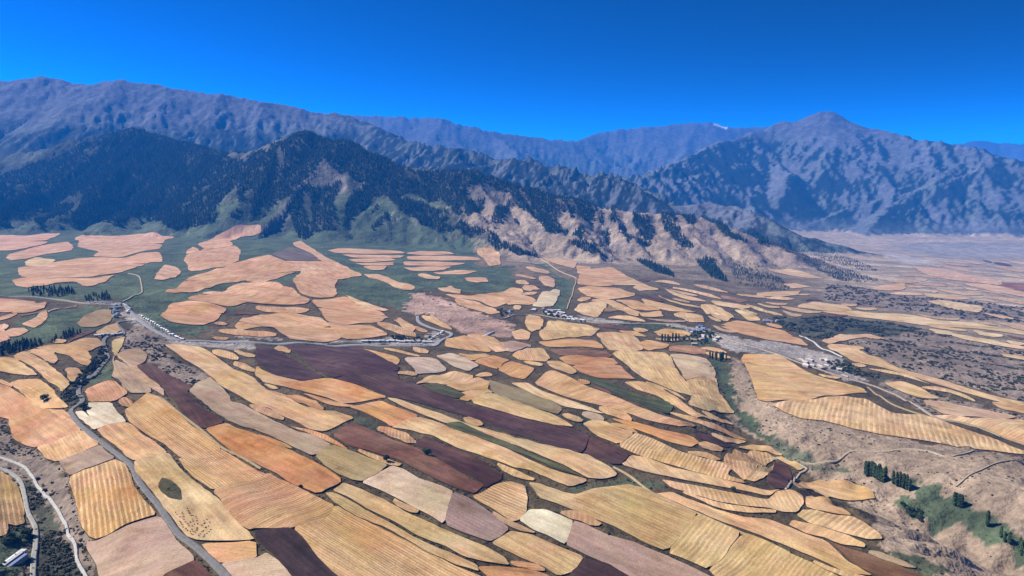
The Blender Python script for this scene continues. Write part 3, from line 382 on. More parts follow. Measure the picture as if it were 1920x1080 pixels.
    ('stubble', 'pink field at the road fork under the shelter trees', None, (0.663, 0.37, 0.224),(0.823, 0.568, 8, 0.3), [(-1425, 1965),(-1339, 1962),(-1298, 1990),(-1229, 1852),(-1232, 1814),(-1246, 1795),(-1318, 1814)]),
    ('stubble', 'slim pink strip beside the curving farm track', None, (0.643, 0.363, 0.209),(0.232, 0.973, 8, 0.2), [(-1239, 1794),(-1265, 1920),(-1283, 2012),(-1197, 1866),(-1187, 1814),(-1203, 1797)]),
    ('stubble', 'crooked pink strip between green hay ground and the track', None, (0.674, 0.391, 0.22), None, [(-1143, 1686),(-1154, 1758),(-1171, 1806),(-1175, 1838),(-1130, 1772),(-1098, 1700),(-1083, 1649)]),
    ('stubble', 'small pink oval between crooked pink strips', None, (0.654, 0.377, 0.21), None, [(-1130, 1607),(-1133, 1639),(-1111, 1649),(-1081, 1619),(-1075, 1576),(-1094, 1567)]),
    ('stubble', 'pink slip of field against the dark conifer belt', None, (0.662, 0.363, 0.196), None, [(-1190, 1648),(-1143, 1631),(-1105, 1580),(-1076, 1555),(-1090, 1505)]),
    ('fallow', 'dull brown rounded knoll by the village', None, (0.402, 0.27, 0.146), None, [(-1040, 1738),(-1070, 1821),(-1085, 1898),(-1050, 1904),(-1004, 1835),(-982, 1760),(-981, 1711),(-1009, 1700)]),
    ('fallow', 'bare tan yard beside the hairpin road', None, (0.631, 0.413, 0.199), None, [(-957, 1666),(-971, 1779),(-925, 1720),(-917, 1669),(-923, 1618)]),
    ('stubble', 'dull tan field between conifer belt and hairpin road', None, (0.609, 0.382, 0.196),(0.988, -0.155, 8, 0.2), [(-953, 1540),(-940, 1587),(-920, 1615),(-886, 1570),(-882, 1504),(-925, 1527)]),
    ('stubble', 'short gold terrace below the conifer belt', None, (0.685, 0.413, 0.189),(0.806, -0.593, 5, 0.4), [(-1013, 1394),(-961, 1388),(-896, 1329),(-846, 1286),(-870, 1287),(-909, 1303),(-962, 1321)]),
    ('stubble', 'long gold terrace strip with ribbed rows below the conifer belt', None, (0.694, 0.413, 0.185),(0.742, -0.67, 5, 0.45), [(-968, 1395),(-998, 1478),(-933, 1423),(-852, 1332),(-801, 1281),(-763, 1237),(-749, 1191),(-802, 1247),(-858, 1302),(-908, 1345)]),
    ('stubble', 'gold terrace wrapping a brown hollow above the bushy road', None, (0.673, 0.39, 0.175),(0.888, -0.46, 5, 0.3), [(-992, 1470),(-985, 1522),(-953, 1544),(-884, 1510),(-860, 1477),(-827, 1407),(-845, 1413),(-903, 1470),(-942, 1485),(-896, 1425),(-866, 1364),(-945, 1440)]),
    ('stubble', 'tiny gold terrace at the bushy roadside', None, (0.654, 0.383, 0.179), None, [(-829, 1333),(-837, 1383),(-786, 1321),(-760, 1246),(-771, 1251)]),
    ('stubble', 'gold field with a single dark round tree', None, (0.684, 0.405, 0.18),(0.76, -0.649, 5, 0.2), [(-885, 1260),(-875, 1274),(-834, 1266),(-779, 1213),(-733, 1164),(-698, 1122),(-759, 1147),(-781, 1162),(-840, 1219)]),
    ('stubble', 'brown-orange field in the elbow of the road', None, (0.611, 0.315, 0.147),(0.6, -0.8, 5, 0.35), [(-718, 1205),(-718, 1275),(-702, 1270),(-646, 1206),(-642, 1152),(-674, 1138)]),
    ('fallow', 'dusty pink wedge field with fine rows beside a hedge line', None, (0.468, 0.314, 0.186),(0.604, -0.797, 5, 0.35), [(-785, 1416),(-806, 1464),(-764, 1421),(-678, 1312),(-621, 1234),(-608, 1207),(-641, 1205),(-667, 1232),(-739, 1330)]),
    ('stubble', 'thin tan strip along the hedge line', None, (0.591, 0.382, 0.219), None, [(-830, 1507),(-806, 1488),(-737, 1409),(-679, 1347),(-601, 1236),(-577, 1184),(-617, 1229),(-687, 1319),(-771, 1432)]),
    ('fallow', 'dull bare triangle beside the scrubby mound', None, (0.413, 0.27, 0.157), None, [(-818, 1501),(-806, 1516),(-793, 1534),(-752, 1486),(-735, 1448),(-732, 1403),(-779, 1447)]),
    ('fallow', 'pale grassy tongue beside the hairpin road', None, (0.527, 0.381, 0.174), None, [(-892, 1619),(-881, 1648),(-843, 1566),(-816, 1484),(-844, 1520)]),
    ('ploughed', 'reddish dark ploughed strip beside the olive-pink fallow', None, (0.138, 0.064, 0.041),(0.572, -0.82, 8, 0.2), [(-738, 1412),(-717, 1431),(-643, 1353),(-571, 1280),(-563, 1241),(-502, 1152),(-433, 1075),(-457, 1048),(-497, 1092),(-545, 1151),(-600, 1238),(-673, 1324)]),
    ('ploughed', 'broad purple ploughed slope under the village road', None, (0.103, 0.051, 0.046), None, [(-528, 1681),(-472, 1682),(-415, 1719),(-366, 1725),(-328, 1667),(-283, 1597),(-235, 1489),(-231, 1437),(-316, 1404),(-344, 1390),(-364, 1401),(-432, 1506)]),
    ('ploughed', 'narrow purple ploughed slope across the stony track', None, (0.085, 0.043, 0.039), None, [(-588, 1659),(-528, 1616),(-443, 1495),(-362, 1387),(-405, 1385),(-464, 1417),(-535, 1504)]),
    ('stubble', 'gold tongue of stubble under the village road', None, (0.685, 0.413, 0.193), None, [(-361, 1716),(-326, 1676),(-261, 1611),(-248, 1583),(-243, 1492),(-290, 1582),(-340, 1655)]),
    ('fallow', 'mauve-white fallow trapezoid beside the olive mound', None, (0.565, 0.413, 0.301), None, [(-239, 1601),(-172, 1588),(-133, 1518),(-168, 1476),(-192, 1440),(-212, 1524)]),
    ('fallow', 'silvery pink fallow strip among small gold fields', None, (0.617, 0.456, 0.309), None, [(-175, 1623),(-139, 1657),(-103, 1615),(-71, 1563),(-90, 1512),(-126, 1537)]),
    ('stubble', 'brown-gold diamond field below the white greenhouse', None, (0.603, 0.334, 0.136),(0.432, -0.902, 5, 0.6), [(-170, 1833),(-121, 1906),(-49, 1712),(-55, 1696),(-110, 1715),(-160, 1746)]),
    ('stubble', 'peach strip beside the brown-gold diamond', None, (0.684, 0.405, 0.193),(0.313, -0.95, 5, 0.2), [(-123, 1906),(-86, 1943),(-40, 1874),(-7, 1708),(-45, 1696)]),
    ('stubble', 'gold wedge above the olive green bank', None, (0.686, 0.428, 0.194),(0.235, 0.972, 5, 0.2), [(-184, 1360),(-166, 1448),(-124, 1515),(-75, 1488),(-123, 1385),(-164, 1381)]),
    ('stubble', 'gold block bordered by dashed dark banks', None, (0.653, 0.383, 0.158),(0.529, 0.848, 5, 0.3), [(-129, 1386),(-73, 1485),(-46, 1459),(-48, 1402),(-94, 1345)]),
    ('stubble', 'tan sliver above the orange diamond', None, (0.634, 0.368, 0.165), None, [(-128, 1654),(-66, 1689),(-47, 1665),(-86, 1589)]),
    ('stubble', 'orange diamond field with dark edges', None, (0.6, 0.302, 0.118),(0.495, -0.869, 5, 0.3), [(-86, 1591),(-46, 1682),(-3, 1625),(-30, 1540),(-71, 1572)]),
    ('stubble', 'orange block, downhill neighbour of the orange diamond', None, (0.609, 0.308, 0.122),(0.679, 0.734, 5, 0.3), [(-30, 1540),(0, 1609),(28, 1570),(49, 1540),(22, 1471),(-1, 1488)]),
    ('stubble', 'small gold step above the long purple strip', None, (0.665, 0.405, 0.18), None, [(-94, 1347),(-49, 1408),(-36, 1383),(-77, 1284),(-95, 1293)]),
    ('meadow', 'dark olive grass bank above the purple strip', None, (0.098, 0.093, 0.04), None, [(-171, 1361),(-145, 1393),(-84, 1323),(-97, 1296),(-146, 1329)]),
    ('stubble', 'thin pink-tan strip of the terraced fan below the bright green spur', 'thin strips of the terraced fan', (0.716, 0.422, 0.242),(0.841, 0.54, 9, 0.2), [(-967, 3839),(-929, 4011),(-605, 4038),(-567, 3935),(-733, 3797),(-894, 3739)]),
    ('stubble', 'thin pink-tan strip of the terraced fan below the bright green spur', 'thin strips of the terraced fan', (0.716, 0.422, 0.242),(0.808, 0.589, 9, 0.2), [(-868, 3692),(-554, 3835),(-568, 3709),(-764, 3593)]),
    ('stubble', 'thin pink-tan strip of the terraced fan below the bright green spur', 'thin strips of the terraced fan', (0.716, 0.422, 0.242),(0.849, 0.528, 9, 0.2), [(-784, 3520),(-608, 3688),(-557, 3611),(-670, 3463),(-739, 3437)]),
    ('stubble', 'thin pink-tan strip of the terraced fan below the bright green spur', 'thin strips of the terraced fan', (0.716, 0.422, 0.242),(0.873, 0.487, 9, 0.2), [(-724, 3383),(-560, 3529),(-552, 3404),(-674, 3320)]),
    ('stubble', 'thin pink-tan strip of the terraced fan below the bright green spur', 'thin strips of the terraced fan', (0.716, 0.422, 0.242),(0.891, 0.455, 9, 0.2), [(-670, 3287),(-569, 3379),(-561, 3214),(-614, 3176)]),
    ('stubble', 'thin pink-tan strip of the terraced fan below the bright green spur', 'thin strips of the terraced fan', (0.716, 0.422, 0.242),(0.8, 0.599, 9, 0.2), [(-573, 3931),(-507, 4120),(-365, 4211),(-311, 4068),(-449, 3873)]),
    ('stubble', 'thin pink-tan strip of the terraced fan below the bright green spur', 'thin strips of the terraced fan', (0.716, 0.422, 0.242),(0.89, 0.455, 9, 0.2), [(-544, 3797),(-324, 3952),(-192, 3956),(-155, 3810),(-392, 3683),(-514, 3667)]),
    ('stubble', 'thin pink-tan strip of the terraced fan below the bright green spur', 'thin strips of the terraced fan', (0.716, 0.422, 0.242),(0.945, 0.328, 9, 0.2), [(-527, 3567),(-388, 3643),(-228, 3661),(-273, 3525),(-399, 3438),(-508, 3433)]),
    ('stubble', 'thin pink-tan strip of the terraced fan below the bright green spur', 'thin strips of the terraced fan', (0.716, 0.422, 0.242),(0.998, 0.064, 9, 0.2), [(-499, 3353),(-285, 3486),(-306, 3332),(-402, 3256),(-448, 3251)]),
    ('stubble', 'thin pink-tan strip of the terraced fan below the bright green spur', 'thin strips of the terraced fan', (0.716, 0.422, 0.242),(0.948, 0.317, 9, 0.2), [(-347, 3214),(-274, 3325),(-161, 3370),(-188, 3247),(-304, 3144)]),
    ('stubble', 'tan hump of stubble ending the terraced fan', None, (0.675, 0.406, 0.216),(0.124, -0.992, 8, 0.3), [(-210, 4297),(-112, 4267),(-71, 4187),(-52, 3653),(-114, 3560),(-153, 3935),(-191, 4152)]),
    ('stubble', 'pink cigar-shaped field alone in dark green grass', None, (0.726, 0.422, 0.247), None, [(-206, 3091),(-115, 3153),(-96, 3024),(-136, 2934),(-182, 2971)]),
    ('stubble', 'short pale strip on the dark green slope', None, (0.708, 0.444, 0.253), None, [(-271, 2681),(-244, 2878),(-191, 2733),(-182, 2599),(-244, 2626)]),
    ('stubble', 'crescent of pale stubble at a green gully mouth', None, (0.718, 0.452, 0.254), None, [(-398, 3072),(-382, 3150),(-326, 3059),(-292, 3048),(-298, 3003),(-347, 2977)]),
    ('stubble', 'pink-tan field above the red eroded bank', None, (0.694, 0.406, 0.216),(0.72, -0.694, 8, 0.3), [(-237, 2596),(-151, 2576),(-41, 2733),(0, 2859),(46, 2803),(2, 2480),(-59, 2394),(-123, 2499),(-198, 2537)]),
    ('stubble', 'tan strip on the lip of the red eroded bank', None, (0.684, 0.399, 0.211),(0.503, -0.864, 8, 0.3), [(-201, 2541),(-121, 2488),(-56, 2350),(-38, 2237),(-71, 2215),(-125, 2311),(-183, 2409)]),
    ('stubble', 'bright pink rim strip leading to the red eroded bank', None, (0.728, 0.445, 0.249), None, [(-602, 2981),(-558, 3031),(-479, 2907),(-349, 2679),(-391, 2590),(-468, 2749),(-567, 2914)]),
    ('stubble', 'narrow pink spur of field beside the grey pit', None, (0.706, 0.421, 0.242), None, [(-1254, 4194),(-1285, 4486),(-1095, 3990),(-911, 3564),(-809, 3386),(-853, 3323),(-1020, 3701),(-1125, 3884)]),
    ('bare', 'grey-brown bare hollow between two pink fields', None, (0.195, 0.144, 0.112), None, [(-1154, 3531),(-1186, 3934),(-1048, 3746),(-869, 3366),(-988, 3242)]),
    ('fallow', 'mauve-pink fallow beside the small striped gold field', None, (0.479, 0.314, 0.226), None, [(-34, 1808),(0, 1865),(52, 1809),(0, 1690),(-27, 1721)]),
    ('stubble', 'leaf-shaped gold field below the white-roofed hamlet', None, (0.706, 0.436, 0.204), None, [(38, 2158),(50, 2276),(84, 2255),(97, 2151),(76, 2023),(53, 1954),(38, 1998)]),
    ('stubble', 'small gold field by the dark gully below the hamlet', None, (0.695, 0.421, 0.203), None, [(-3, 1961),(25, 1995),(50, 1945),(42, 1870),(8, 1872)]),
    ('stubble', 'upper terrace of the big straw-gold field with dotted rows below the hamlet', None, (0.745, 0.491, 0.225),(0.218, -0.976, 7, 0.5), [(81, 2000),(102, 2115),(135, 2213),(176, 2177),(232, 2149),(250, 2064),(242, 2038)]),
    ('stubble', 'lower terrace of the big straw-gold field with dotted rows below the hamlet', None, (0.652, 0.429, 0.197),(0.076, -0.997, 7, 0.5), [(70, 1939),(83, 2016),(244, 2046),(214, 1976),(140, 1895),(78, 1864)]),
    ('stubble', 'straw-gold block beyond the sunken track', None, (0.707, 0.444, 0.218),(0.045, -0.999, 7, 0.5), [(231, 2008),(280, 2038),(332, 2044),(348, 1963),(337, 1839),(269, 1764),(235, 1766),(236, 1883)]),
    ('stubble', 'orange oval field by the village trees', None, (0.652, 0.369, 0.157), None, [(340, 1933),(373, 1974),(426, 1935),(394, 1879),(346, 1825),(336, 1847)]),
    ('stubble', 'orange terrace strip above the brown terraces', None, (0.65, 0.348, 0.145),(0.987, -0.161, 6, 0.4), [(66, 1851),(115, 1865),(222, 1919),(229, 1775),(186, 1802),(147, 1806),(88, 1799)]),
    ('ploughed', 'mauve-brown terrace between orange strips', None, (0.259, 0.135, 0.075),(0.922, 0.388, 8, 0.4), [(89, 1752),(145, 1790),(226, 1759),(239, 1715),(165, 1675),(109, 1698)]),
    ('stubble', 'burnt orange terrace of level rows', None, (0.579, 0.272, 0.116),(0.994, -0.107, 7, 0.5), [(111, 1688),(237, 1711),(243, 1626),(157, 1592),(123, 1610)]),
    ('stubble', 'lowest brown-orange terrace along the sunken track', None, (0.518, 0.243, 0.105),(1.0, 0.001, 7, 0.5), [(132, 1598),(242, 1626),(254, 1558),(262, 1514),(187, 1515),(153, 1549)]),
    ('stubble', 'great straw-gold kite field below the village trees', None, (0.709, 0.467, 0.205),(0.013, -1.0, 8, 0.45), [(240, 1749),(341, 1820),(388, 1815),(381, 1693),(368, 1579),(369, 1485),(358, 1422),(336, 1440),(309, 1486),(280, 1534),(266, 1578),(257, 1676)]),
    ('ploughed', 'thin mauve-brown strip beneath the village trees', None, (0.394, 0.202, 0.104), None, [(421, 1921),(475, 1928),(506, 1877),(479, 1813),(431, 1821),(396, 1832)]),
    ('fallow', 'cream and mauve fallow block beside the green ravine head', None, (0.631, 0.445, 0.269), None, [(395, 1804),(428, 1808),(483, 1764),(466, 1630),(407, 1565),(369, 1535),(382, 1663)]),
    ('stubble', 'gold tongue field running down beside the green ravine', None, (0.688, 0.451, 0.204),(-0.07, -0.998, 7, 0.4), [(371, 1534),(412, 1571),(465, 1630),(439, 1521),(436, 1458),(441, 1401),(405, 1389),(361, 1340),(333, 1354),(359, 1427),(367, 1480)]),
    ('stubble', 'curving gold strip below the sunken track', None, (0.705, 0.421, 0.19),(0.163, -0.987, 6, 0.5), [(231, 1493),(269, 1504),(309, 1463),(320, 1396),(330, 1347),(352, 1327),(377, 1319),(331, 1301),(303, 1357),(279, 1405),(249, 1438)]),
    ('stubble', 'small striped gold field beside the mauve-pink fallow', None, (0.664, 0.39, 0.175),(0.108, -0.994, 5, 0.7), [(0, 1677),(34, 1749),(67, 1791),(92, 1694),(77, 1618),(44, 1626),(16, 1634)]),
    ('stubble', 'small gold sliver above the hedge band', None, (0.698, 0.451, 0.218), None, [(78, 1616),(106, 1651),(145, 1566),(127, 1505),(91, 1553)]),
    ('meadow', 'dark green hedge band of grass between gold strips', None, (0.089, 0.098, 0.04), None, [(136, 1513),(187, 1505),(218, 1457),(247, 1417),(273, 1387),(301, 1368),(304, 1342),(281, 1292),(255, 1316),(209, 1405),(159, 1464)]),
    ('stubble', 'pale field beside the green valley track', None, (0.708, 0.444, 0.253), None, [(162, 4123),(274, 4196),(365, 4061),(316, 3705),(251, 3827),(211, 3949)]),
    ('stubble', 'upper terrace of the orange-tan field at the foot of the tan spur', None, (0.696, 0.395, 0.201),(0.904, -0.427, 9, 0.3), [(335, 3861),(409, 3810),(399, 3706),(527, 3878),(539, 3632),(558, 3419),(315, 3463)]),
    ('stubble', 'lower terrace of the orange-tan field at the foot of the tan spur', None, (0.61, 0.347, 0.177),(0.869, -0.494, 9, 0.3), [(563, 3429),(562, 3390),(471, 3225),(420, 3081),(338, 3093),(280, 3133),(311, 3380),(316, 3484)]),
    ('stubble', 'tan field with level terraces below the tan spur', None, (0.685, 0.406, 0.207),(0.928, -0.373, 8, 0.3), [(263, 2959),(352, 3081),(458, 3033),(482, 2810),(400, 2736),(329, 2705),(289, 2828)]),
    ('stubble', 'striped straw field near the green valley mouth', None, (0.688, 0.451, 0.218),(-0.003, -1.0, 7, 0.6), [(208, 2427),(243, 2570),(297, 2595),(334, 2567),(300, 2404),(262, 2234),(225, 2295)]),
    ('fallow', 'dull brown wedge among the straw fields', None, (0.305, 0.195, 0.098), None, [(303, 2400),(336, 2556),(366, 2536),(392, 2450),(327, 2391)]),
    ('stubble', 'straw strip slanting above the hamlet road', None, (0.707, 0.444, 0.218),(0.541, -0.841, 8, 0.3), [(277, 2616),(360, 2735),(384, 2530),(430, 2431),(393, 2294),(371, 2376),(337, 2557)]),
    ('stubble', 'orange strip slanting above the hamlet road', None, (0.633, 0.355, 0.161),(0.391, -0.92, 8, 0.3), [(381, 2711),(451, 2715),(501, 2628),(504, 2445),(454, 2445),(405, 2475)]),
    ('stubble', 'gold strip slanting below the ridge track', None, (0.707, 0.443, 0.204),(0.692, -0.722, 8, 0.3), [(480, 2752),(553, 2665),(616, 2598),(624, 2447),(531, 2415),(504, 2457)]),
    ('stubble', 'small gold block between slanting strips and the hamlet road', None, (0.686, 0.428, 0.208), None, [(416, 2411),(502, 2444),(488, 2333),(414, 2285)]),
    ('stubble', 'striped gold field ending by the bare slope', None, (0.687, 0.436, 0.213),(-0.069, -0.998, 7, 0.6), [(529, 2388),(568, 2423),(625, 2404),(602, 2258),(545, 2252)]),
    ('stubble', 'straw block crossed by dotted rows above the river strip', None, (0.699, 0.459, 0.219),(0.128, -0.992, 8, 0.3), [(679, 2635),(754, 2782),(746, 2585),(757, 2449),(679, 2311),(662, 2397)]),
    ('stubble', 'cream strip sloping to the lower village', None, (0.722, 0.5, 0.256), None, [(782, 2570),(823, 2589),(827, 2407),(785, 2409)]),
    ('stubble', 'upper terrace of the wide orange-tan field above the stony stream bed', None, (0.717, 0.41, 0.202),(0.965, -0.263, 8, 0.2), [(633, 2224),(723, 2364),(776, 2345),(811, 2294),(843, 2229),(818, 2093)]),
    ('stubble', 'lower terrace of the wide orange-tan field above the stony stream bed', None, (0.628, 0.36, 0.178),(0.917, -0.399, 8, 0.2), [(823, 2102),(831, 2018),(776, 2023),(721, 2040),(673, 2112),(632, 2221)]),
    ('stubble', 'gold oval field by the village houses', None, (0.697, 0.436, 0.213), None, [(411, 2104),(447, 2146),(500, 2120),(518, 2081),(445, 2011),(409, 2034)]),
    ('stubble', 'gold splinter of field beside the hamlet road', None, (0.686, 0.428, 0.203), None, [(306, 2096),(360, 2093),(380, 2022),(326, 2014)]),
    ('fallow', 'white sandy fan-shaped field at the green valley mouth', None, (0.791, 0.617, 0.389), None, [(65, 2421),(104, 2720),(172, 2951),(196, 2955),(171, 2677),(133, 2456),(94, 2401)]),
    ('stubble', 'tan field beside the white sandy fan', None, (0.685, 0.406, 0.207), None, [(-30, 2749),(41, 2724),(85, 2584),(66, 2443),(-26, 2417)]),
    ('stubble', 'small pink oval above the white sandy fan', None, (0.698, 0.436, 0.248), None, [(42, 2990),(88, 2983),(116, 2901),(67, 2769),(39, 2799)]),
    ('stubble', 'pink bean-shaped field on the green valley edge', None, (0.686, 0.421, 0.237), None, [(118, 3292),(163, 3352),(196, 3272),(171, 2977),(124, 3006)]),
    ('stubble', 'thin cream strip under the tail of the wooded ridge', 'tan strips under the tail of the ridge', (0.709, 0.46, 0.249), None, [(502, 3054),(582, 3236),(614, 3030),(520, 2970)]),
    ('stubble', 'thin cream strip under the tail of the wooded ridge', 'tan strips under the tail of the ridge', (0.709, 0.46, 0.249), None, [(646, 3101),(685, 2925),(755, 2805),(687, 2820),(639, 2923)]),
    ('stubble', 'thin cream strip under the tail of the wooded ridge', 'tan strips under the tail of the ridge', (0.709, 0.46, 0.249), None, [(762, 2826),(844, 2768),(895, 2709),(780, 2665)]),
    ('stubble', 'thin cream strip under the tail of the wooded ridge', 'tan strips under the tail of the ridge', (0.709, 0.46, 0.249), None, [(521, 3569),(563, 3408),(592, 3190),(500, 3116),(424, 3099)]),
    ('ploughed', 'mauve-brown ploughed strip under the tail of the ridge', None, (0.292, 0.152, 0.096), None, [(849, 2993),(938, 2899),(879, 2771),(833, 2851)]),
    ('stubble', 'cream field tucked under the dark end of the ridge', None, (0.71, 0.468, 0.26), None, [(1479, 4289),(1643, 4403),(1718, 4320),(1705, 3985),(1566, 3985),(1519, 4180)]),
    ('stubble', 'cream scrap of field below the ridge end', None, (0.699, 0.459, 0.249), None, [(1315, 3547),(1401, 3626),(1435, 3507),(1299, 3401)]),
    ('stubble', 'cream strip above the shrubby river fan', None, (0.688, 0.444, 0.243), None, [(1066, 3183),(1329, 3367),(1240, 3183),(1126, 3082),(1036, 3093)]),
    ('stubble', 'cream field with hay rows on the shrubby river fan', None, (0.7, 0.467, 0.249), None, [(1084, 2782),(1241, 3012),(1339, 2948),(1301, 2768),(1178, 2724)]),
    ('stubble', 'upper terrace of the very long cream strip across the shrubby river fan', None, (0.76, 0.535, 0.286),(0.885, -0.465, 10, 0.2), [(1150, 2712),(1301, 2775),(1407, 2754),(1529, 2730),(1536, 2613),(1686, 2627),(1686, 2481),(1180, 2661)]),
    ('stubble', 'lower terrace of the very long cream strip across the shrubby river fan', None, (0.665, 0.467, 0.25),(0.827, -0.562, 10, 0.2), [(1708, 2483),(1725, 2440),(1710, 2329),(1679, 2376),(1601, 2473),(1530, 2508),(1442, 2537),(1334, 2596),(1234, 2629),(1234, 2668)]),
    ('stubble', 'long cream strip above the dark scrub slope', None, (0.735, 0.526, 0.284), None, [(1412, 2466),(1469, 2443),(1464, 2300),(1465, 2174),(1506, 2123),(1527, 2073),(1491, 2102),(1442, 2139),(1377, 2206),(1377, 2349)]),
    ('stubble', 'tan hump above the dark scrub slope', None, (0.668, 0.428, 0.232), None, [(897, 2091),(1043, 2262),(1113, 2266),(1140, 2204),(1038, 2156),(946, 2090),(887, 2025)]),
    ('stubble', 'tan ledge beside the dark scrub slope', None, (0.677, 0.428, 0.222), None, [(878, 2011),(916, 2023),(985, 2041),(964, 1971),(918, 1961)]),
    ('stubble', 'cream field with slanting hay rows far out on the fan', None, (0.745, 0.526, 0.285),(-0.61, -0.792, 9, 0.5), [(1807, 3174),(1921, 3283),(1988, 3208),(2035, 3141),(1874, 2916),(1807, 2973)]),
    ('stubble', 'pink-cream field beside the last ridge trees', None, (0.708, 0.444, 0.253), None, [(1914, 3818),(2160, 4039),(2023, 3741),(1838, 3563),(1761, 3574)]),
    ('stubble', 'pink terraced field by the far river flats', None, (0.707, 0.429, 0.274),(0.631, 0.775, 12, 0.5), [(2876, 5310),(2941, 5190),(3035, 5029),(2999, 4682),(2978, 4440),(2783, 4165),(2707, 4255),(2600, 4393),(2642, 4696)]),
    ('stubble', 'pale pink strip below the pink terraces', None, (0.709, 0.452, 0.275), None, [(2582, 4190),(2729, 4206),(2751, 4100),(2704, 3856),(2659, 3703),(2567, 3660),(2538, 3808),(2529, 4015)]),
    ('ploughed', 'brick-mauve ploughed field by the far river flats', None, (0.374, 0.182, 0.116), None, [(2923, 4372),(3078, 4400),(3121, 4304),(2737, 3766),(2748, 3923),(2716, 4050)]),
    ('stubble', 'pale strip through shrubs far out on the fan', None, (0.72, 0.476, 0.26), None, [(1996, 3555),(2113, 3557),(2181, 3451),(2027, 3340),(1929, 3383)]),
    ('stubble', 'cream wedge beyond the dark scrub slope', None, (0.722, 0.492, 0.266), None, [(1366, 2027),(1422, 2001),(1445, 1962),(1389, 1883),(1390, 1957),(1352, 1986)]),
    ('stubble', 'thin cream streak among shrubs on the fan', None, (0.711, 0.476, 0.265), None, [(1893, 2928),(1956, 2887),(1934, 2769),(1850, 2761)]),
    ('stubble', 'small cream plot next to the pink-cream field', 'small plots next to the pink-cream field', (0.6, 0.377, 0.214),(-0.24, -0.971, 6.666546693090211, 0.1593376259407626), [(2107, 4056),(2121, 4013),(2158, 4020),(2204, 4038),(2279, 4121),(2313, 4179),(2302, 4221),(2266, 4217),(2215, 4194),(2155, 4152)]),
    ('stubble', 'small tan plot next to the smooth pink fallow strip', 'small plots next to the smooth pink fallow strip', (0.624, 0.38, 0.181),(0.628, -0.778, 4.29748818148505, 0.255808870713922), [(1015, 1509),(1014, 1476),(1029, 1466),(1038, 1448),(1057, 1446),(1069, 1461),(1071, 1494),(1062, 1512),(1046, 1522),(1021, 1521)]),
    ('stubble', 'small cream plot next to the pink terraced field', 'small plots next to the pink terraced field', (0.692, 0.42, 0.268),(-0.478, -0.878, 5.201181420539131, 0.2111098687541953), [(3160, 5349),(3156, 5250),(3157, 5185),(3177, 5135),(3188, 5088),(3309, 5279),(3356, 5429),(3374, 5542),(3349, 5581),(3244, 5491)]),
    ('stubble', 'small cream plot next to the mauve-brown ploughed strip', 'small plots next to the mauve-brown ploughed strip', (0.622, 0.379, 0.181),(-0.344, -0.939, 4.8768421928691215, 0.2398270167819665), [(943, 3065),(960, 3028),(982, 3003),(1009, 2987),(1048, 3015),(1072, 3068),(1049, 3098),(1022, 3106),(995, 3121),(956, 3116)]),
    ('stubble', 'small cream plot next to the pink terraced field', 'small plots next to the pink terraced field', (0.714, 0.433, 0.277),(-0.499, -0.867, 4.607677354545002, 0.586831430043761), [(3469, 5912),(3447, 5795),(3474, 5743),(3502, 5714),(3572, 5749),(3606, 5804),(3597, 5868),(3579, 5930),(3555, 5977),(3496, 5965)]),
    ('stubble', 'small cream plot next to the pink-cream field', 'small plots next to the pink-cream field', (0.779, 0.489, 0.279),(-0.47, -0.883, 4.404945364006757, 0.44877053466526984), [(1749, 3404),(1788, 3394),(1835, 3408),(1896, 3431),(1950, 3459),(1972, 3497),(1967, 3559),(1920, 3551),(1858, 3525),(1766, 3438)]),
    ('stubble', 'small cream plot next to the thin cream strip', 'small plots next to the thin cream strip', (0.751, 0.487, 0.263),(-0.243, -0.97, 4.493700965412041, 0.3453830168420777), [(689, 3125),(728, 3057),(758, 3002),(779, 2905),(818, 2837),(836, 2914),(813, 2991),(774, 3058),(755, 3161),(707, 3190)]),
    ('stubble', 'small cream plot next to the gold strip', 'small plots next to the gold strip', (0.693, 0.435, 0.2),(0.572, -0.82, 6.932942757953007, 0.4289732328725281), [(575, 2859),(580, 2697),(614, 2641),(656, 2611),(688, 2597),(691, 2604),(654, 2636),(620, 2665),(587, 2735),(584, 2893)]),
    ('stubble', 'small cream plot next to the thin cream streak', 'small plots next to the thin cream streak', (0.608, 0.407, 0.226),(-0.568, -0.823, 4.545810788718283, 0.4311288293117853), [(1766, 2626),(1747, 2541),(1749, 2499),(1775, 2478),(1813, 2488),(1830, 2511),(1851, 2582),(1829, 2603),(1815, 2637),(1782, 2651)]),
    ('stubble', 'small cream plot next to the long cream strip', 'small plots next to the long cream strip', (0.706, 0.505, 0.273),(-0.137, -0.991, 4.223954384742383, 0.290912507096232), [(1552, 2441),(1535, 2379),(1546, 2360),(1562, 2342),(1587, 2344),(1597, 2359),(1598, 2395),(1584, 2416),(1578, 2448),(1566, 2461)]),
    ('stubble', 'small cream plot next to the pink terraced field', 'small plots next to the pink terraced field', (0.734, 0.446, 0.285),(0.7, 0.714, 6.524500150990818, 0.32040224657899086), [(4288, 6340),(4253, 6240),(4251, 6184),(4258, 6136),(4279, 6121),(4324, 6185),(4367, 6302),(4371, 6350),(4365, 6407),(4320, 6391)]),
    ('stubble', 'small cream plot next to the pale strip', 'small plots next to the pale strip', (0.661, 0.437, 0.239),(-0.542, -0.841, 6.717769550320416, 0.2960013915915753), [(2202, 3809),(2188, 3667),(2197, 3594),(2226, 3560),(2339, 3631),(2369, 3671),(2302, 3678),(2270, 3708),(2245, 3776),(2251, 3876)]),
    ('stubble', 'small tan plot next to the upper terrace', 'small plots next to the upper terrace', (0.664, 0.372, 0.185),(0.261, -0.965, 4.786428879491151, 0.4275150849126823), [(-723, 2051),(-683, 2026),(-645, 2029),(-608, 2043),(-597, 2120),(-598, 2139),(-639, 2150),(-680, 2145),(-710, 2133),(-733, 2082)]),
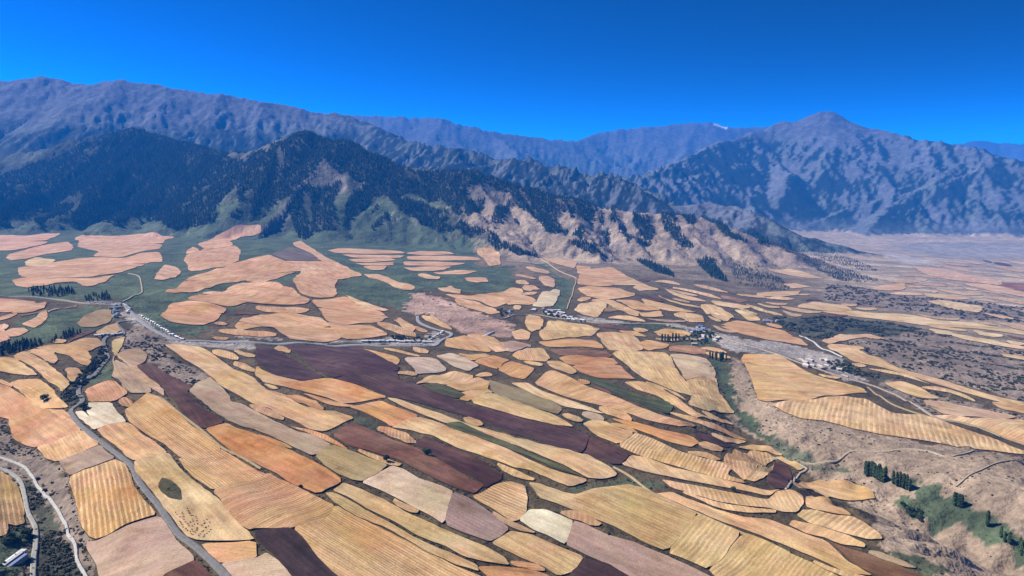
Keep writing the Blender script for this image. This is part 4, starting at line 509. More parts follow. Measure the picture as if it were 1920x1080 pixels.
    ('stubble', 'small cream plot next to the pale pink strip', 'small plots next to the pale pink strip', (0.634, 0.404, 0.245),(-0.333, -0.943, 5.0144327029399545, 0.21316695931407412), [(2436, 3792),(2458, 3784),(2483, 3772),(2484, 3725),(2480, 3677),(2501, 3704),(2543, 3811),(2536, 3849),(2519, 3869),(2462, 3828)]),
    ('stubble', 'small tan plot next to the pink field', 'small plots next to the pink field', (0.7, 0.39, 0.237),(0.52, 0.854, 5.196274220206131, 0.39419475132398085), [(-1225, 1710),(-1216, 1718),(-1210, 1734),(-1207, 1751),(-1214, 1782),(-1224, 1802),(-1229, 1781),(-1233, 1763),(-1235, 1746),(-1237, 1727)]),
    ('stubble', 'small tan plot next to the small maroon ploughed lens', 'small plots next to the small maroon ploughed lens', (0.68, 0.414, 0.197),(-0.249, -0.968, 5.293679756623394, 0.20314937459569915), [(291, 1327),(315, 1281),(344, 1266),(383, 1270),(419, 1268),(416, 1275),(393, 1305),(354, 1295),(319, 1311),(288, 1337)]),
    ('stubble', 'small tan plot next to the lower terrace', 'small plots next to the lower terrace', (0.631, 0.354, 0.176),(0.348, -0.938, 4.330136742807366, 0.19298555874033482), [(-702, 1749),(-669, 1733),(-632, 1738),(-600, 1731),(-568, 1740),(-574, 1763),(-609, 1780),(-645, 1784),(-691, 1800),(-714, 1768)]),
    ('stubble', 'small cream plot next to the brick-mauve ploughed field', 'small plots next to the brick-mauve ploughed field', (0.716, 0.435, 0.207),(-0.447, -0.895, 6.144474232094626, 0.2862369214219685), [(3298, 4932),(3302, 4880),(3292, 4808),(3278, 4731),(3281, 4676),(3310, 4716),(3401, 4901),(3433, 5011),(3399, 5026),(3334, 4991)]),
    ('stubble', 'small cream plot next to the cream strip sloping', 'small plots next to the cream strip sloping', (0.643, 0.444, 0.227),(-0.39, -0.921, 4.747878302837274, 0.22055967734288198), [(878, 2735),(896, 2676),(916, 2636),(913, 2546),(943, 2535),(963, 2596),(945, 2636),(924, 2668),(908, 2707),(888, 2752)]),
    ('stubble', 'small tan plot next to the narrow purple ploughed slope', 'small plots next to the narrow purple ploughed slope', (0.721, 0.438, 0.208),(0.35, -0.937, 5.187704895684347, 0.5150380170200477), [(-648, 1566),(-629, 1546),(-611, 1532),(-590, 1518),(-577, 1518),(-579, 1530),(-605, 1568),(-623, 1582),(-645, 1595),(-655, 1584)]),
    ('stubble', 'small tan plot next to the small orange field next downhill', 'small plots next to the small orange field next downhill', (0.573, 0.28, 0.108),(0.152, -0.988, 5.064531688390179, 0.5895030752341476), [(-209, 1106),(-189, 1075),(-175, 1062),(-156, 1043),(-144, 1055),(-147, 1075),(-162, 1109),(-179, 1121),(-196, 1132),(-213, 1135)]),
    ('stubble', 'small tan plot next to the darker maroon ploughed slope', 'small plots next to the darker maroon ploughed slope', (0.66, 0.402, 0.191),(-0.274, -0.962, 5.070894684186929, 0.35068420262264244), [(-21, 995),(-12, 975),(2, 962),(16, 957),(29, 951),(30, 956),(18, 967),(5, 976),(-7, 986),(-19, 999)]),
    ('fallow', 'small pale fallow plot next to the pink terraced field', 'small plots next to the pink terraced field', (0.525, 0.357, 0.221),(-0.459, -0.888, 4.145584520162927, 0.44272117052546467), [(2365, 4475),(2423, 4483),(2491, 4513),(2527, 4461),(2553, 4410),(2597, 4484),(2637, 4658),(2602, 4695),(2520, 4672),(2399, 4533)]),
    ('stubble', 'small cream plot next to the lower terrace', 'small plots next to the lower terrace', (0.571, 0.4, 0.214),(-0.51, -0.86, 4.4832507324925555, 0.5349110263953749), [(1539, 2765),(1538, 2687),(1564, 2657),(1595, 2651),(1667, 2700),(1673, 2710),(1641, 2719),(1603, 2728),(1572, 2755),(1555, 2785)]),
    ('stubble', 'small cream plot next to the pale pink strip', 'small plots next to the pale pink strip', (0.67, 0.427, 0.26),(-0.559, -0.829, 5.420142003945477, 0.418009638992326), [(2280, 3500),(2309, 3450),(2318, 3395),(2336, 3324),(2340, 3254),(2392, 3325),(2439, 3476),(2433, 3553),(2401, 3598),(2304, 3545)]),
    ('stubble', 'small tan plot next to the small gold field', 'small plots next to the small gold field', (0.676, 0.445, 0.213),(-0.477, -0.879, 4.846566309001011, 0.16895118774499795), [(918, 1604),(941, 1590),(964, 1577),(978, 1554),(990, 1525),(994, 1533),(989, 1572),(979, 1602),(961, 1620),(923, 1613)]),
    ('stubble', 'small tan plot next to the long narrow cream strip', 'small plots next to the long narrow cream strip', (0.785, 0.519, 0.272),(-0.528, -0.849, 6.4187134537618835, 0.5055714334601871), [(873, 1753),(895, 1728),(921, 1705),(940, 1671),(955, 1637),(954, 1644),(948, 1691),(933, 1729),(914, 1750),(876, 1762)]),
    ('stubble', 'small cream plot next to the cream strip', 'small plots next to the cream strip', (0.739, 0.477, 0.261),(-0.374, -0.927, 5.737202912927552, 0.4269003776262297), [(1046, 3003),(1060, 2968),(1094, 2980),(1133, 3011),(1167, 3032),(1186, 3069),(1161, 3090),(1135, 3087),(1101, 3081),(1068, 3069)]),
    ('ploughed', 'small dark ploughed plot next to the pink terraced field', 'small plots next to the pink terraced field', (0.175, 0.085, 0.049),(0.659, 0.752, 6.312290246658484, 0.24080031420883824), [(4025, 6132),(3999, 6042),(3989, 5975),(3989, 5924),(4045, 5948),(4102, 6029),(4160, 6171),(4163, 6238),(4164, 6284),(4105, 6260)]),
    ('stubble', 'small cream plot next to the pink terraced field', 'small plots next to the pink terraced field', (0.719, 0.437, 0.279),(-0.477, -0.879, 5.880393312619009, 0.28164651760759646), [(3825, 6248),(3791, 6134),(3788, 6062),(3797, 6015),(3846, 6024),(3881, 6083),(3923, 6207),(3906, 6255),(3924, 6339),(3868, 6323)]),
    ('stubble', 'small tan plot next to the almond-shaped gold field', 'small plots next to the almond-shaped gold field', (0.714, 0.44, 0.183),(0.775, 0.632, 5.249775780711112, 0.21610896526773957), [(329, 828),(344, 811),(361, 800),(374, 786),(395, 777),(399, 783),(387, 804),(373, 817),(357, 831),(337, 840)]),
    ('stubble', 'small cream plot next to the pink terraced field', 'small plots next to the pink terraced field', (0.6, 0.365, 0.232),(0.635, 0.772, 5.924740588403333, 0.285767470291724), [(2249, 4012),(2270, 3982),(2297, 3976),(2331, 3975),(2361, 3976),(2400, 4046),(2401, 4102),(2378, 4113),(2346, 4126),(2280, 4060)]),
    ('stubble', 'small cream plot next to the thin cream strip', 'small plots next to the thin cream strip', (0.658, 0.426, 0.231),(-0.259, -0.966, 5.163299943470464, 0.5340407590662113), [(821, 3297),(838, 3221),(865, 3176),(888, 3133),(931, 3137),(933, 3166),(915, 3225),(890, 3263),(871, 3325),(826, 3335)]),
    ('ploughed', 'small dark ploughed plot next to the lower terrace', 'small plots next to the lower terrace', (0.135, 0.066, 0.038),(0.729, 0.685, 4.865421855051249, 0.4249843201324701), [(-751, 1967),(-737, 1968),(-724, 1978),(-709, 1978),(-695, 1983),(-697, 1992),(-716, 2005),(-732, 2006),(-747, 1997),(-755, 1980)]),
    ('stubble', 'small tan plot next to the pale field', 'small plots next to the pale field', (0.678, 0.425, 0.242),(-0.036, -0.999, 6.916674863903494, 0.5426633706892791), [(66, 3589),(94, 3493),(118, 3449),(151, 3467),(176, 3488),(185, 3587),(158, 3657),(130, 3628),(102, 3662),(69, 3654)]),
    ('stubble', 'small cream plot next to the cream strip', 'small plots next to the cream strip', (0.64, 0.413, 0.226),(-0.335, -0.942, 4.087316606072937, 0.32382259873793745), [(995, 2862),(1009, 2838),(1023, 2826),(1039, 2819),(1064, 2829),(1071, 2841),(1053, 2849),(1033, 2852),(1015, 2864),(1000, 2875)]),
    ('stubble', 'small tan plot next to the broad orange field', 'small plots next to the broad orange field', (0.65, 0.321, 0.124),(0.903, -0.43, 5.571087827590253, 0.32450444208936635), [(-372, 1285),(-341, 1255),(-320, 1238),(-292, 1224),(-270, 1227),(-271, 1238),(-299, 1251),(-321, 1264),(-345, 1277),(-375, 1292)]),
    ('stubble', 'small cream plot next to the brick-mauve ploughed field', 'small plots next to the brick-mauve ploughed field', (0.635, 0.387, 0.184),(-0.576, -0.818, 5.859689305182125, 0.17010099855453273), [(3811, 5797),(3729, 5570),(3706, 5455),(3707, 5363),(3760, 5340),(3817, 5428),(3890, 5617),(3874, 5704),(3914, 5840),(3851, 5862)]),
    ('stubble', 'small tan plot next to the long peach strip', 'small plots next to the long peach strip', (0.68, 0.389, 0.187),(-0.037, -0.999, 6.061150936808144, 0.1873679232125981), [(154, 1285),(164, 1265),(179, 1251),(193, 1233),(205, 1223),(209, 1239),(202, 1267),(187, 1284),(174, 1304),(158, 1304)]),
    ('stubble', 'small tan plot next to the round-ended gold field', 'small plots next to the round-ended gold field', (0.652, 0.401, 0.191),(0.087, -0.996, 6.019914486537737, 0.1898768463642332), [(389, 1217),(413, 1224),(430, 1221),(446, 1210),(457, 1197),(459, 1202),(449, 1223),(438, 1241),(420, 1247),(394, 1226)]),
    ('stubble', 'small cream plot next to the small gold block', 'small plots next to the small gold block', (0.748, 0.466, 0.226),(0.454, -0.891, 6.048687925275971, 0.24559150929066312), [(296, 2253),(324, 2251),(354, 2239),(384, 2231),(410, 2222),(408, 2236),(390, 2286),(368, 2303),(338, 2302),(304, 2280)]),
    ('stubble', 'small tan plot next to the smooth deep orange strip field', 'small plots next to the smooth deep orange strip field', (0.645, 0.304, 0.118),(0.22, -0.975, 4.4721632657852375, 0.4490909589919576), [(-332, 1079),(-302, 1053),(-276, 1031),(-253, 1008),(-226, 987),(-230, 991),(-254, 1025),(-279, 1052),(-307, 1071),(-337, 1085)]),
    ('fallow', 'small pale fallow plot next to the pink terraced field', 'small plots next to the pink terraced field', (0.514, 0.349, 0.217),(-0.448, -0.894, 5.69649058937369, 0.1959339844317026), [(2454, 4159),(2416, 4053),(2425, 4022),(2432, 3990),(2499, 4060),(2528, 4109),(2526, 4146),(2515, 4168),(2512, 4205),(2494, 4222)]),
    ('stubble', 'small tan plot next to the mauve-brown ploughed slope', 'small plots next to the mauve-brown ploughed slope', (0.697, 0.424, 0.202),(0.173, -0.985, 6.070447741850872, 0.5374171561057055), [(-214, 987),(-198, 970),(-182, 959),(-166, 947),(-153, 946),(-151, 956),(-167, 967),(-182, 977),(-198, 987),(-215, 998)]),
    ('stubble', 'small tan plot next to the thin mauve-brown strip beneath the village trees', 'small plots next to the thin mauve-brown strip beneath the village trees', (0.681, 0.415, 0.197),(0.397, -0.918, 4.90095274701358, 0.5323999511785131), [(489, 1890),(505, 1881),(519, 1869),(536, 1860),(551, 1848),(550, 1856),(544, 1892),(532, 1906),(516, 1911),(494, 1898)]),
    ('stubble', 'small cream plot next to the lower terrace', 'small plots next to the lower terrace', (0.673, 0.473, 0.253),(0.841, -0.541, 5.261067626871158, 0.4719725202351486), [(1454, 2525),(1453, 2476),(1486, 2467),(1501, 2446),(1539, 2452),(1549, 2463),(1534, 2491),(1508, 2510),(1483, 2526),(1455, 2535)]),
    ('stubble', 'small cream plot next to the cream field', 'small plots next to the cream field', (0.639, 0.426, 0.227),(-0.028, -1.0, 5.207681358236168, 0.33839475847880723), [(1008, 2730),(1018, 2655),(1043, 2628),(1075, 2614),(1128, 2657),(1153, 2713),(1104, 2701),(1082, 2736),(1066, 2773),(1035, 2808)]),
    ('stubble', 'small tan plot next to the pink bean-shaped field', 'small plots next to the pink bean-shaped field', (0.657, 0.403, 0.226),(-0.075, -0.997, 4.007250625756769, 0.166697402730013), [(9, 3293),(33, 3264),(55, 3247),(80, 3226),(100, 3229),(104, 3248),(82, 3292),(59, 3315),(36, 3331),(14, 3318)]),
    ('stubble', 'small cream plot next to the cream field', 'small plots next to the cream field', (0.687, 0.459, 0.244),(-0.432, -0.902, 4.422707627536659, 0.17981437733354447), [(1337, 2829),(1346, 2806),(1362, 2797),(1380, 2798),(1427, 2843),(1449, 2887),(1436, 2904),(1412, 2899),(1392, 2901),(1356, 2872)]),
    ('stubble', 'small tan plot next to the small peach oval', 'small plots next to the small peach oval', (0.699, 0.423, 0.213),(0.352, -0.936, 5.727470585171529, 0.40298924136636816), [(-271, 2168),(-245, 2116),(-217, 2076),(-189, 2035),(-164, 2003),(-166, 2020),(-189, 2078),(-216, 2134),(-240, 2164),(-268, 2179)]),
    ('stubble', 'small cream plot next to the thin cream strip', 'small plots next to the thin cream strip', (0.719, 0.466, 0.252),(-0.205, -0.979, 4.735116585950724, 0.26226317385443876), [(648, 3317),(675, 3316),(700, 3305),(725, 3279),(753, 3266),(759, 3296),(753, 3402),(728, 3430),(697, 3420),(664, 3380)]),
    ('stubble', 'small tan plot next to the peach strip', 'small plots next to the peach strip', (0.706, 0.436, 0.204),(0.053, -0.999, 5.125202416935471, 0.4304307109358778), [(222, 912),(246, 884),(265, 868),(292, 857),(323, 859),(329, 870),(302, 870),(273, 878),(245, 896),(225, 917)]),
    ('stubble', 'small cream plot next to the pink-cream field', 'small plots next to the pink-cream field', (0.703, 0.441, 0.251),(-0.246, -0.969, 4.601331193368111, 0.5048604582343251), [(2091, 3881),(2085, 3825),(2110, 3818),(2143, 3838),(2203, 3894),(2216, 3925),(2185, 3913),(2158, 3904),(2133, 3906),(2109, 3907)]),
    ('stubble', 'small tan plot next to the long olive-pink fallow strip', 'small plots next to the long olive-pink fallow strip', (0.58, 0.354, 0.169),(0.212, -0.977, 5.2201921092443495, 0.21473664239133372), [(-438, 1192),(-417, 1166),(-399, 1149),(-381, 1133),(-360, 1116),(-364, 1136),(-389, 1171),(-406, 1188),(-427, 1204),(-443, 1203)]),
    ('stubble', 'small tan plot next to the small peach oval', 'small plots next to the small peach oval', (0.589, 0.357, 0.18),(0.124, -0.992, 5.731027846681385, 0.46877308338454593), [(-367, 1987),(-334, 1903),(-301, 1856),(-273, 1838),(-242, 1835),(-245, 1857),(-281, 1944),(-310, 1984),(-342, 2017),(-375, 2017)]),
    ('stubble', 'small cream plot next to the cream strip', 'small plots next to the cream strip', (0.674, 0.434, 0.237),(0.029, -1.0, 5.462402101712988, 0.3719622514725758), [(1256, 3211),(1263, 3195),(1280, 3201),(1295, 3204),(1316, 3221),(1321, 3235),(1312, 3246),(1296, 3244),(1280, 3240),(1260, 3225)]),
    ('ploughed', 'small dark ploughed plot next to the thin cream strip', 'small plots next to the thin cream strip', (0.172, 0.083, 0.048),(-0.176, -0.984, 4.726708331091526, 0.2668331279271541), [(580, 3354),(589, 3324),(599, 3311),(610, 3312),(631, 3349),(638, 3389),(631, 3425),(618, 3423),(605, 3421),(585, 3381)]),
    ('stubble', 'small cream plot next to the thin cream strip', 'small plots next to the thin cream strip', (0.719, 0.466, 0.252),(0.194, -0.981, 5.129504194500633, 0.4505552778837688), [(660, 3042),(676, 2984),(691, 2932),(708, 2899),(735, 2891),(742, 2925),(726, 2967),(714, 3013),(686, 3038),(672, 3078)]),
    ('stubble', 'small tan plot next to the large cream fallow field', 'small plots next to the large cream fallow field', (0.644, 0.392, 0.187),(0.913, -0.408, 6.5236351998303626, 0.16768892523179368), [(-144, 840),(-137, 828),(-128, 822),(-119, 816),(-111, 816),(-109, 823),(-118, 831),(-127, 836),(-136, 842),(-143, 848)]),
    ('fallow', 'small pale fallow plot next to the upper terrace', 'small plots next to the upper terrace', (0.554, 0.376, 0.233),(-0.224, -0.975, 4.535097259159587, 0.26375006674128776), [(613, 2214),(616, 2166),(625, 2141),(639, 2128),(662, 2134),(668, 2149),(653, 2165),(637, 2177),(629, 2203),(616, 2223)]),
    ('stubble', 'small cream plot next to the pink terraced field', 'small plots next to the pink terraced field', (0.623, 0.378, 0.24),(-0.494, -0.869, 5.94523541859299, 0.38662240570746476), [(3517, 5600),(3539, 5580),(3548, 5550),(3536, 5485),(3517, 5410),(3545, 5453),(3611, 5597),(3626, 5671),(3612, 5703),(3542, 5643)]),
    ('fallow', 'small pale fallow plot next to the gold wedge', 'small plots next to the gold wedge', (0.453, 0.308, 0.192),(0.691, -0.723, 4.2603958560325115, 0.3060196040423908), [(124, 1267),(131, 1251),(140, 1239),(148, 1232),(158, 1232),(162, 1245),(155, 1263),(146, 1272),(136, 1280),(126, 1278)]),
    ('stubble', 'small cream plot next to the pink terraced field', 'small plots next to the pink terraced field', (0.692, 0.42, 0.268),(0.588, 0.809, 4.400765374531999, 0.26268361879508073), [(3132, 5463),(3112, 5396),(3124, 5392),(3141, 5387),(3203, 5461),(3252, 5545),(3293, 5645),(3270, 5644),(3230, 5604),(3169, 5533)]),
    ('stubble', 'small tan plot next to the narrow purple ploughed slope', 'small plots next to the narrow purple ploughed slope', (0.674, 0.41, 0.195),(0.26, -0.966, 4.92864896519921, 0.32040266808935164), [(-577, 1490),(-553, 1458),(-537, 1438),(-521, 1421),(-508, 1419),(-518, 1453),(-535, 1474),(-550, 1493),(-566, 1504),(-581, 1510)]),
    ('fallow', 'small pale fallow plot next to the gold oval field', 'small plots next to the gold oval field', (0.528, 0.359, 0.222),(-0.236, -0.972, 6.075905682557002, 0.2692947708547205), [(462, 1987),(477, 1985),(490, 1984),(500, 1980),(516, 1982),(519, 1998),(515, 2035),(500, 2028),(481, 2007),(465, 1992)]),
    ('stubble', 'small tan plot next to the long purple-brown ploughed strip', 'small plots next to the long purple-brown ploughed strip', (0.635, 0.387, 0.184),(0.685, -0.729, 4.629457290822493, 0.20650183371520056), [(-81, 1187),(-75, 1169),(-66, 1160),(-58, 1155),(-49, 1165),(-49, 1176),(-57, 1203),(-64, 1207),(-74, 1219),(-83, 1199)]),
    ('stubble', 'small tan plot next to the small maroon ploughed lens', 'small plots next to the small maroon ploughed lens', (0.695, 0.423, 0.201),(0.934, -0.357, 5.709564267103578, 0.21653778234059073), [(296, 1124),(299, 1106),(309, 1108),(317, 1095),(336, 1129),(342, 1142),(333, 1149),(324, 1149),(314, 1152),(299, 1137)]),
    ('ploughed', 'small dark ploughed plot next to the long cream strip', 'small plots next to the long cream strip', (0.132, 0.065, 0.037),(0.029, -1.0, 6.490232139471289, 0.5814727835641288), [(1605, 2349),(1605, 2327),(1610, 2314),(1617, 2304),(1633, 2303),(1638, 2312),(1628, 2320),(1620, 2329),(1617, 2343),(1613, 2359)]),
    ('fallow', 'small pale fallow plot next to the pink terraced field', 'small plots next to the pink terraced field', (0.539, 0.366, 0.227),(-0.53, -0.848, 5.969053641211444, 0.2166724350989165), [(3243, 5061),(3170, 4911),(3147, 4842),(3165, 4835),(3233, 4908),(3283, 4979),(3302, 5041),(3305, 5082),(3312, 5130),(3308, 5164)]),
    ('stubble', 'small tan plot next to the lower terrace', 'small plots next to the lower terrace', (0.556, 0.313, 0.156),(0.379, -0.925, 4.980400236575998, 0.22784192077577137), [(-707, 1710),(-694, 1700),(-684, 1699),(-674, 1698),(-666, 1704),(-667, 1709),(-680, 1715),(-688, 1714),(-700, 1718),(-709, 1715)]),
    ('ploughed', 'small dark ploughed plot next to the gold splinter', 'small plots next to the gold splinter', (0.171, 0.083, 0.047),(0.518, -0.856, 5.312745661873566, 0.34309190049643135), [(253, 2143),(273, 2124),(301, 2114),(324, 2103),(346, 2091),(347, 2106),(330, 2132),(302, 2148),(281, 2155),(252, 2151)]),
    ('stubble', 'small tan plot next to the thin mauve-brown strip beneath the village trees', 'small plots next to the thin mauve-brown strip beneath the village trees', (0.708, 0.431, 0.205),(-0.451, -0.893, 6.41079291580485, 0.19493091967892565), [(492, 1856),(503, 1842),(521, 1835),(533, 1823),(551, 1813),(552, 1821),(542, 1839),(526, 1856),(513, 1863),(495, 1865)]),
    ('stubble', 'small tan plot next to the small pink oval', 'small plots next to the small pink oval', (0.685, 0.394, 0.22),(0.504, -0.864, 6.7435303923179895, 0.3861649394716523), [(-1165, 1627),(-1155, 1624),(-1150, 1631),(-1143, 1634),(-1154, 1662),(-1164, 1676),(-1184, 1692),(-1186, 1680),(-1191, 1674),(-1180, 1648)]),
    ('stubble', 'small tan plot next to the chalk-cream head', 'small plots next to the chalk-cream head', (0.6, 0.366, 0.174),(-0.096, -0.995, 6.38220224825917, 0.20154622542096495), [(59, 853),(71, 843),(83, 839),(92, 830),(104, 829),(108, 835),(97, 851),(87, 860),(74, 863),(60, 858)]),
    ('stubble', 'small tan plot next to the gold wedge', 'small plots next to the gold wedge', (0.623, 0.382, 0.161),(0.624, -0.782, 4.886494428540564, 0.5286723079868935), [(168, 1214),(179, 1202),(188, 1192),(198, 1176),(207, 1167),(208, 1175),(202, 1199),(194, 1211),(182, 1220),(169, 1222)]),
    ('stubble', 'small tan plot next to the small pink oval', 'small plots next to the small pink oval', (0.692, 0.433, 0.246),(-0.016, -1.0, 4.6492360751822694, 0.40321889352284557), [(15, 3047),(29, 3021),(41, 3016),(54, 3005),(68, 3010),(70, 3042),(60, 3083),(47, 3105),(33, 3101),(17, 3092)]),
    ('stubble', 'small tan plot next to the reddish brown ploughed strip', 'small plots next to the reddish brown ploughed strip', (0.708, 0.431, 0.205),(-0.557, -0.831, 6.401296596475261, 0.5046262261442359), [(329, 758),(343, 738),(354, 725),(372, 718),(392, 716),(396, 720),(378, 728),(364, 737),(346, 749),(334, 762)]),
    ('ploughed', 'small dark ploughed plot next to the dull tan field', 'small plots next to the dull tan field', (0.162, 0.078, 0.045),(0.991, -0.134, 6.448208260738818, 0.34839258948654556), [(-951, 1556),(-954, 1581),(-950, 1605),(-955, 1642),(-962, 1676),(-967, 1687),(-977, 1669),(-970, 1633),(-964, 1599),(-958, 1564)]),
    ('stubble', 'small tan plot next to the gold tongue', 'small plots next to the gold tongue', (0.655, 0.395, 0.185),(0.044, -0.999, 4.632542087552721, 0.46577657605777556), [(-296, 1680),(-271, 1650),(-250, 1632),(-228, 1613),(-204, 1598),(-208, 1610),(-232, 1636),(-250, 1655),(-277, 1682),(-298, 1697)]),
    ('stubble', 'small tan plot next to the small maroon ploughed lens', 'small plots next to the small maroon ploughed lens', (0.724, 0.44, 0.209),(-0.268, -0.964, 5.4028786642246835, 0.2605291445322993), [(355, 1335),(365, 1323),(380, 1322),(392, 1320),(408, 1324),(417, 1344),(405, 1350),(383, 1332),(372, 1336),(355, 1337)]),
    ('ploughed', 'small dark ploughed plot next to the cream field', 'small plots next to the cream field', (0.138, 0.068, 0.039),(-0.419, -0.908, 5.792719640137829, 0.22745118865812025), [(1221, 3036),(1241, 3043),(1264, 3051),(1278, 3047),(1296, 3047),(1300, 3058),(1295, 3087),(1277, 3085),(1257, 3082),(1228, 3049)]),
    ('stubble', 'small tan plot next to the broad orange field', 'small plots next to the broad orange field', (0.606, 0.301, 0.117),(0.889, -0.459, 5.942286305047731, 0.5669321484199936), [(-400, 1264),(-375, 1233),(-355, 1216),(-334, 1197),(-315, 1185),(-322, 1219),(-343, 1250),(-365, 1267),(-385, 1285),(-403, 1282)]),
    ('stubble', 'small cream plot next to the straw block', 'small plots next to the straw block', (0.709, 0.466, 0.222),(-0.287, -0.958, 6.832580477319372, 0.5642666923645163), [(642, 2377),(637, 2332),(645, 2317),(651, 2303),(665, 2304),(668, 2317),(671, 2356),(659, 2363),(655, 2387),(645, 2396)]),
    ('stubble', 'small tan plot next to the mauve-white fallow trapezoid', 'small plots next to the mauve-white fallow trapezoid', (0.631, 0.385, 0.183),(0.039, -0.999, 6.751101790194365, 0.4277987035990297), [(-226, 1415),(-215, 1421),(-208, 1423),(-199, 1421),(-190, 1429),(-190, 1442),(-201, 1458),(-211, 1455),(-218, 1445),(-228, 1433)]),
    ('stubble', 'small tan plot next to the long cream strip', 'small plots next to the long cream strip', (0.737, 0.528, 0.285),(-0.563, -0.826, 4.674574551848129, 0.20410476896693894), [(1495, 2189),(1485, 2154),(1492, 2145),(1499, 2137),(1522, 2153),(1534, 2167),(1532, 2186),(1524, 2191),(1521, 2208),(1514, 2214)]),
    ('ploughed', 'small dark ploughed plot next to the cream field', 'small plots next to the cream field', (0.17, 0.082, 0.047),(0.025, -1.0, 5.879685259141818, 0.2277037554467349), [(1099, 2597),(1119, 2583),(1143, 2580),(1167, 2589),(1216, 2634),(1227, 2662),(1201, 2655),(1165, 2632),(1140, 2633),(1111, 2619)]),
    ('stubble', 'small cream plot next to the thin cream streak', 'small plots next to the thin cream streak', (0.639, 0.427, 0.238),(-0.573, -0.819, 4.262856244706058, 0.47411742447403304), [(1692, 2635),(1690, 2603),(1693, 2587),(1708, 2582),(1721, 2575),(1736, 2598),(1749, 2645),(1743, 2659),(1734, 2671),(1713, 2663)]),
    ('stubble', 'small cream plot next to the cream field', 'small plots next to the cream field', (0.692, 0.489, 0.264),(0.426, 0.905, 4.052256357827945, 0.5253277389982759), [(2162, 3388),(2175, 3371),(2191, 3358),(2208, 3340),(2216, 3319),(2230, 3344),(2248, 3406),(2244, 3437),(2232, 3452),(2186, 3424)]),
    ('stubble', 'small tan plot next to the gold block', 'small plots next to the gold block', (0.618, 0.363, 0.15),(0.783, 0.623, 4.4023021105319975, 0.5699313947445267), [(-77, 1489),(-67, 1485),(-58, 1487),(-49, 1487),(-41, 1491),(-40, 1501),(-50, 1512),(-59, 1511),(-69, 1507),(-76, 1497)]),
    ('stubble', 'small tan plot next to the curving gold strip', 'small plots next to the curving gold strip', (0.728, 0.434, 0.196),(0.003, -1.0, 6.100687602047927, 0.1874818206825553), [(281, 1499),(296, 1475),(316, 1450),(322, 1405),(337, 1370),(335, 1373),(333, 1429),(317, 1466),(301, 1492),(284, 1507)]),
    ('ploughed', 'small dark ploughed plot next to the orange strip', 'small plots next to the orange strip', (0.127, 0.062, 0.036),(0.347, -0.938, 4.2651598052875945, 0.23756440229906856), [(510, 2767),(517, 2729),(527, 2709),(538, 2694),(555, 2694),(559, 2720),(551, 2750),(542, 2770),(532, 2789),(514, 2788)]),
    ('stubble', 'small cream plot next to the cream strip sloping', 'small plots next to the cream strip sloping', (0.683, 0.473, 0.242),(-0.328, -0.945, 4.844994904163107, 0.1839944442051194), [(934, 2780),(938, 2735),(951, 2712),(970, 2706),(999, 2720),(1005, 2736),(987, 2751),(968, 2754),(952, 2775),(957, 2841)]),
    ('stubble', 'small tan plot next to the ribbed gold band', 'small plots next to the ribbed gold band', (0.62, 0.379, 0.166),(-0.411, -0.912, 4.468638270908287, 0.3184809276736205), [(268, 1078),(279, 1067),(290, 1064),(300, 1055),(314, 1061),(315, 1069),(307, 1082),(297, 1091),(287, 1093),(272, 1090)]),
    ('stubble', 'small cream plot next to the cream strip sloping', 'small plots next to the cream strip sloping', (0.628, 0.434, 0.222),(-0.334, -0.942, 4.46223233449156, 0.33943248292096373), [(829, 2682),(809, 2555),(815, 2525),(824, 2494),(833, 2473),(844, 2495),(836, 2532),(850, 2623),(856, 2701),(843, 2719)]),
    ('stubble', 'small tan plot next to the narrow purple ploughed slope', 'small plots next to the narrow purple ploughed slope', (0.628, 0.382, 0.182),(0.512, -0.859, 5.3605145208876, 0.16862383567998207), [(-536, 1625),(-518, 1598),(-507, 1591),(-496, 1579),(-486, 1577),(-493, 1604),(-520, 1668),(-532, 1680),(-544, 1684),(-543, 1655)]),
    ('fallow', 'small pale fallow plot next to the striped gold field', 'small plots next to the striped gold field', (0.446, 0.304, 0.189),(-0.099, -0.995, 6.39973040353431, 0.28720449721914926), [(422, 2257),(447, 2231),(473, 2221),(505, 2219),(541, 2261),(549, 2274),(514, 2275),(483, 2253),(453, 2259),(420, 2268)]),
    ('stubble', 'small cream plot next to the pink terraced field', 'small plots next to the pink terraced field', (0.706, 0.428, 0.274),(0.628, 0.778, 5.630283005262962, 0.39849570403459583), [(2355, 4286),(2341, 4223),(2350, 4206),(2373, 4214),(2422, 4270),(2467, 4348),(2457, 4366),(2451, 4391),(2428, 4383),(2391, 4349)]),
    ('stubble', 'small tan plot next to the rounded orange field end', 'small plots next to the rounded orange field end', (0.594, 0.294, 0.113),(1.0, -0.011, 5.032901206856748, 0.5687843856946903), [(-1, 720),(7, 715),(15, 715),(23, 712),(33, 714),(34, 718),(26, 726),(16, 728),(7, 728),(-1, 727)]),
    ('stubble', 'small tan plot next to the chalk-cream head', 'small plots next to the chalk-cream head', (0.587, 0.358, 0.171),(0.83, -0.557, 6.016723784942901, 0.5053794304268365), [(-25, 838),(-13, 817),(1, 805),(13, 799),(26, 798),(27, 802),(15, 812),(2, 822),(-12, 834),(-24, 847)]),
    ('ploughed', 'small dark ploughed plot next to the dark green hedge band', 'small plots next to the dark green hedge band', (0.162, 0.078, 0.045),(0.684, -0.73, 5.979994363473043, 0.43646635391122546), [(157, 1436),(167, 1424),(177, 1415),(185, 1406),(195, 1399),(197, 1405),(190, 1424),(182, 1432),(171, 1442),(160, 1441)]),
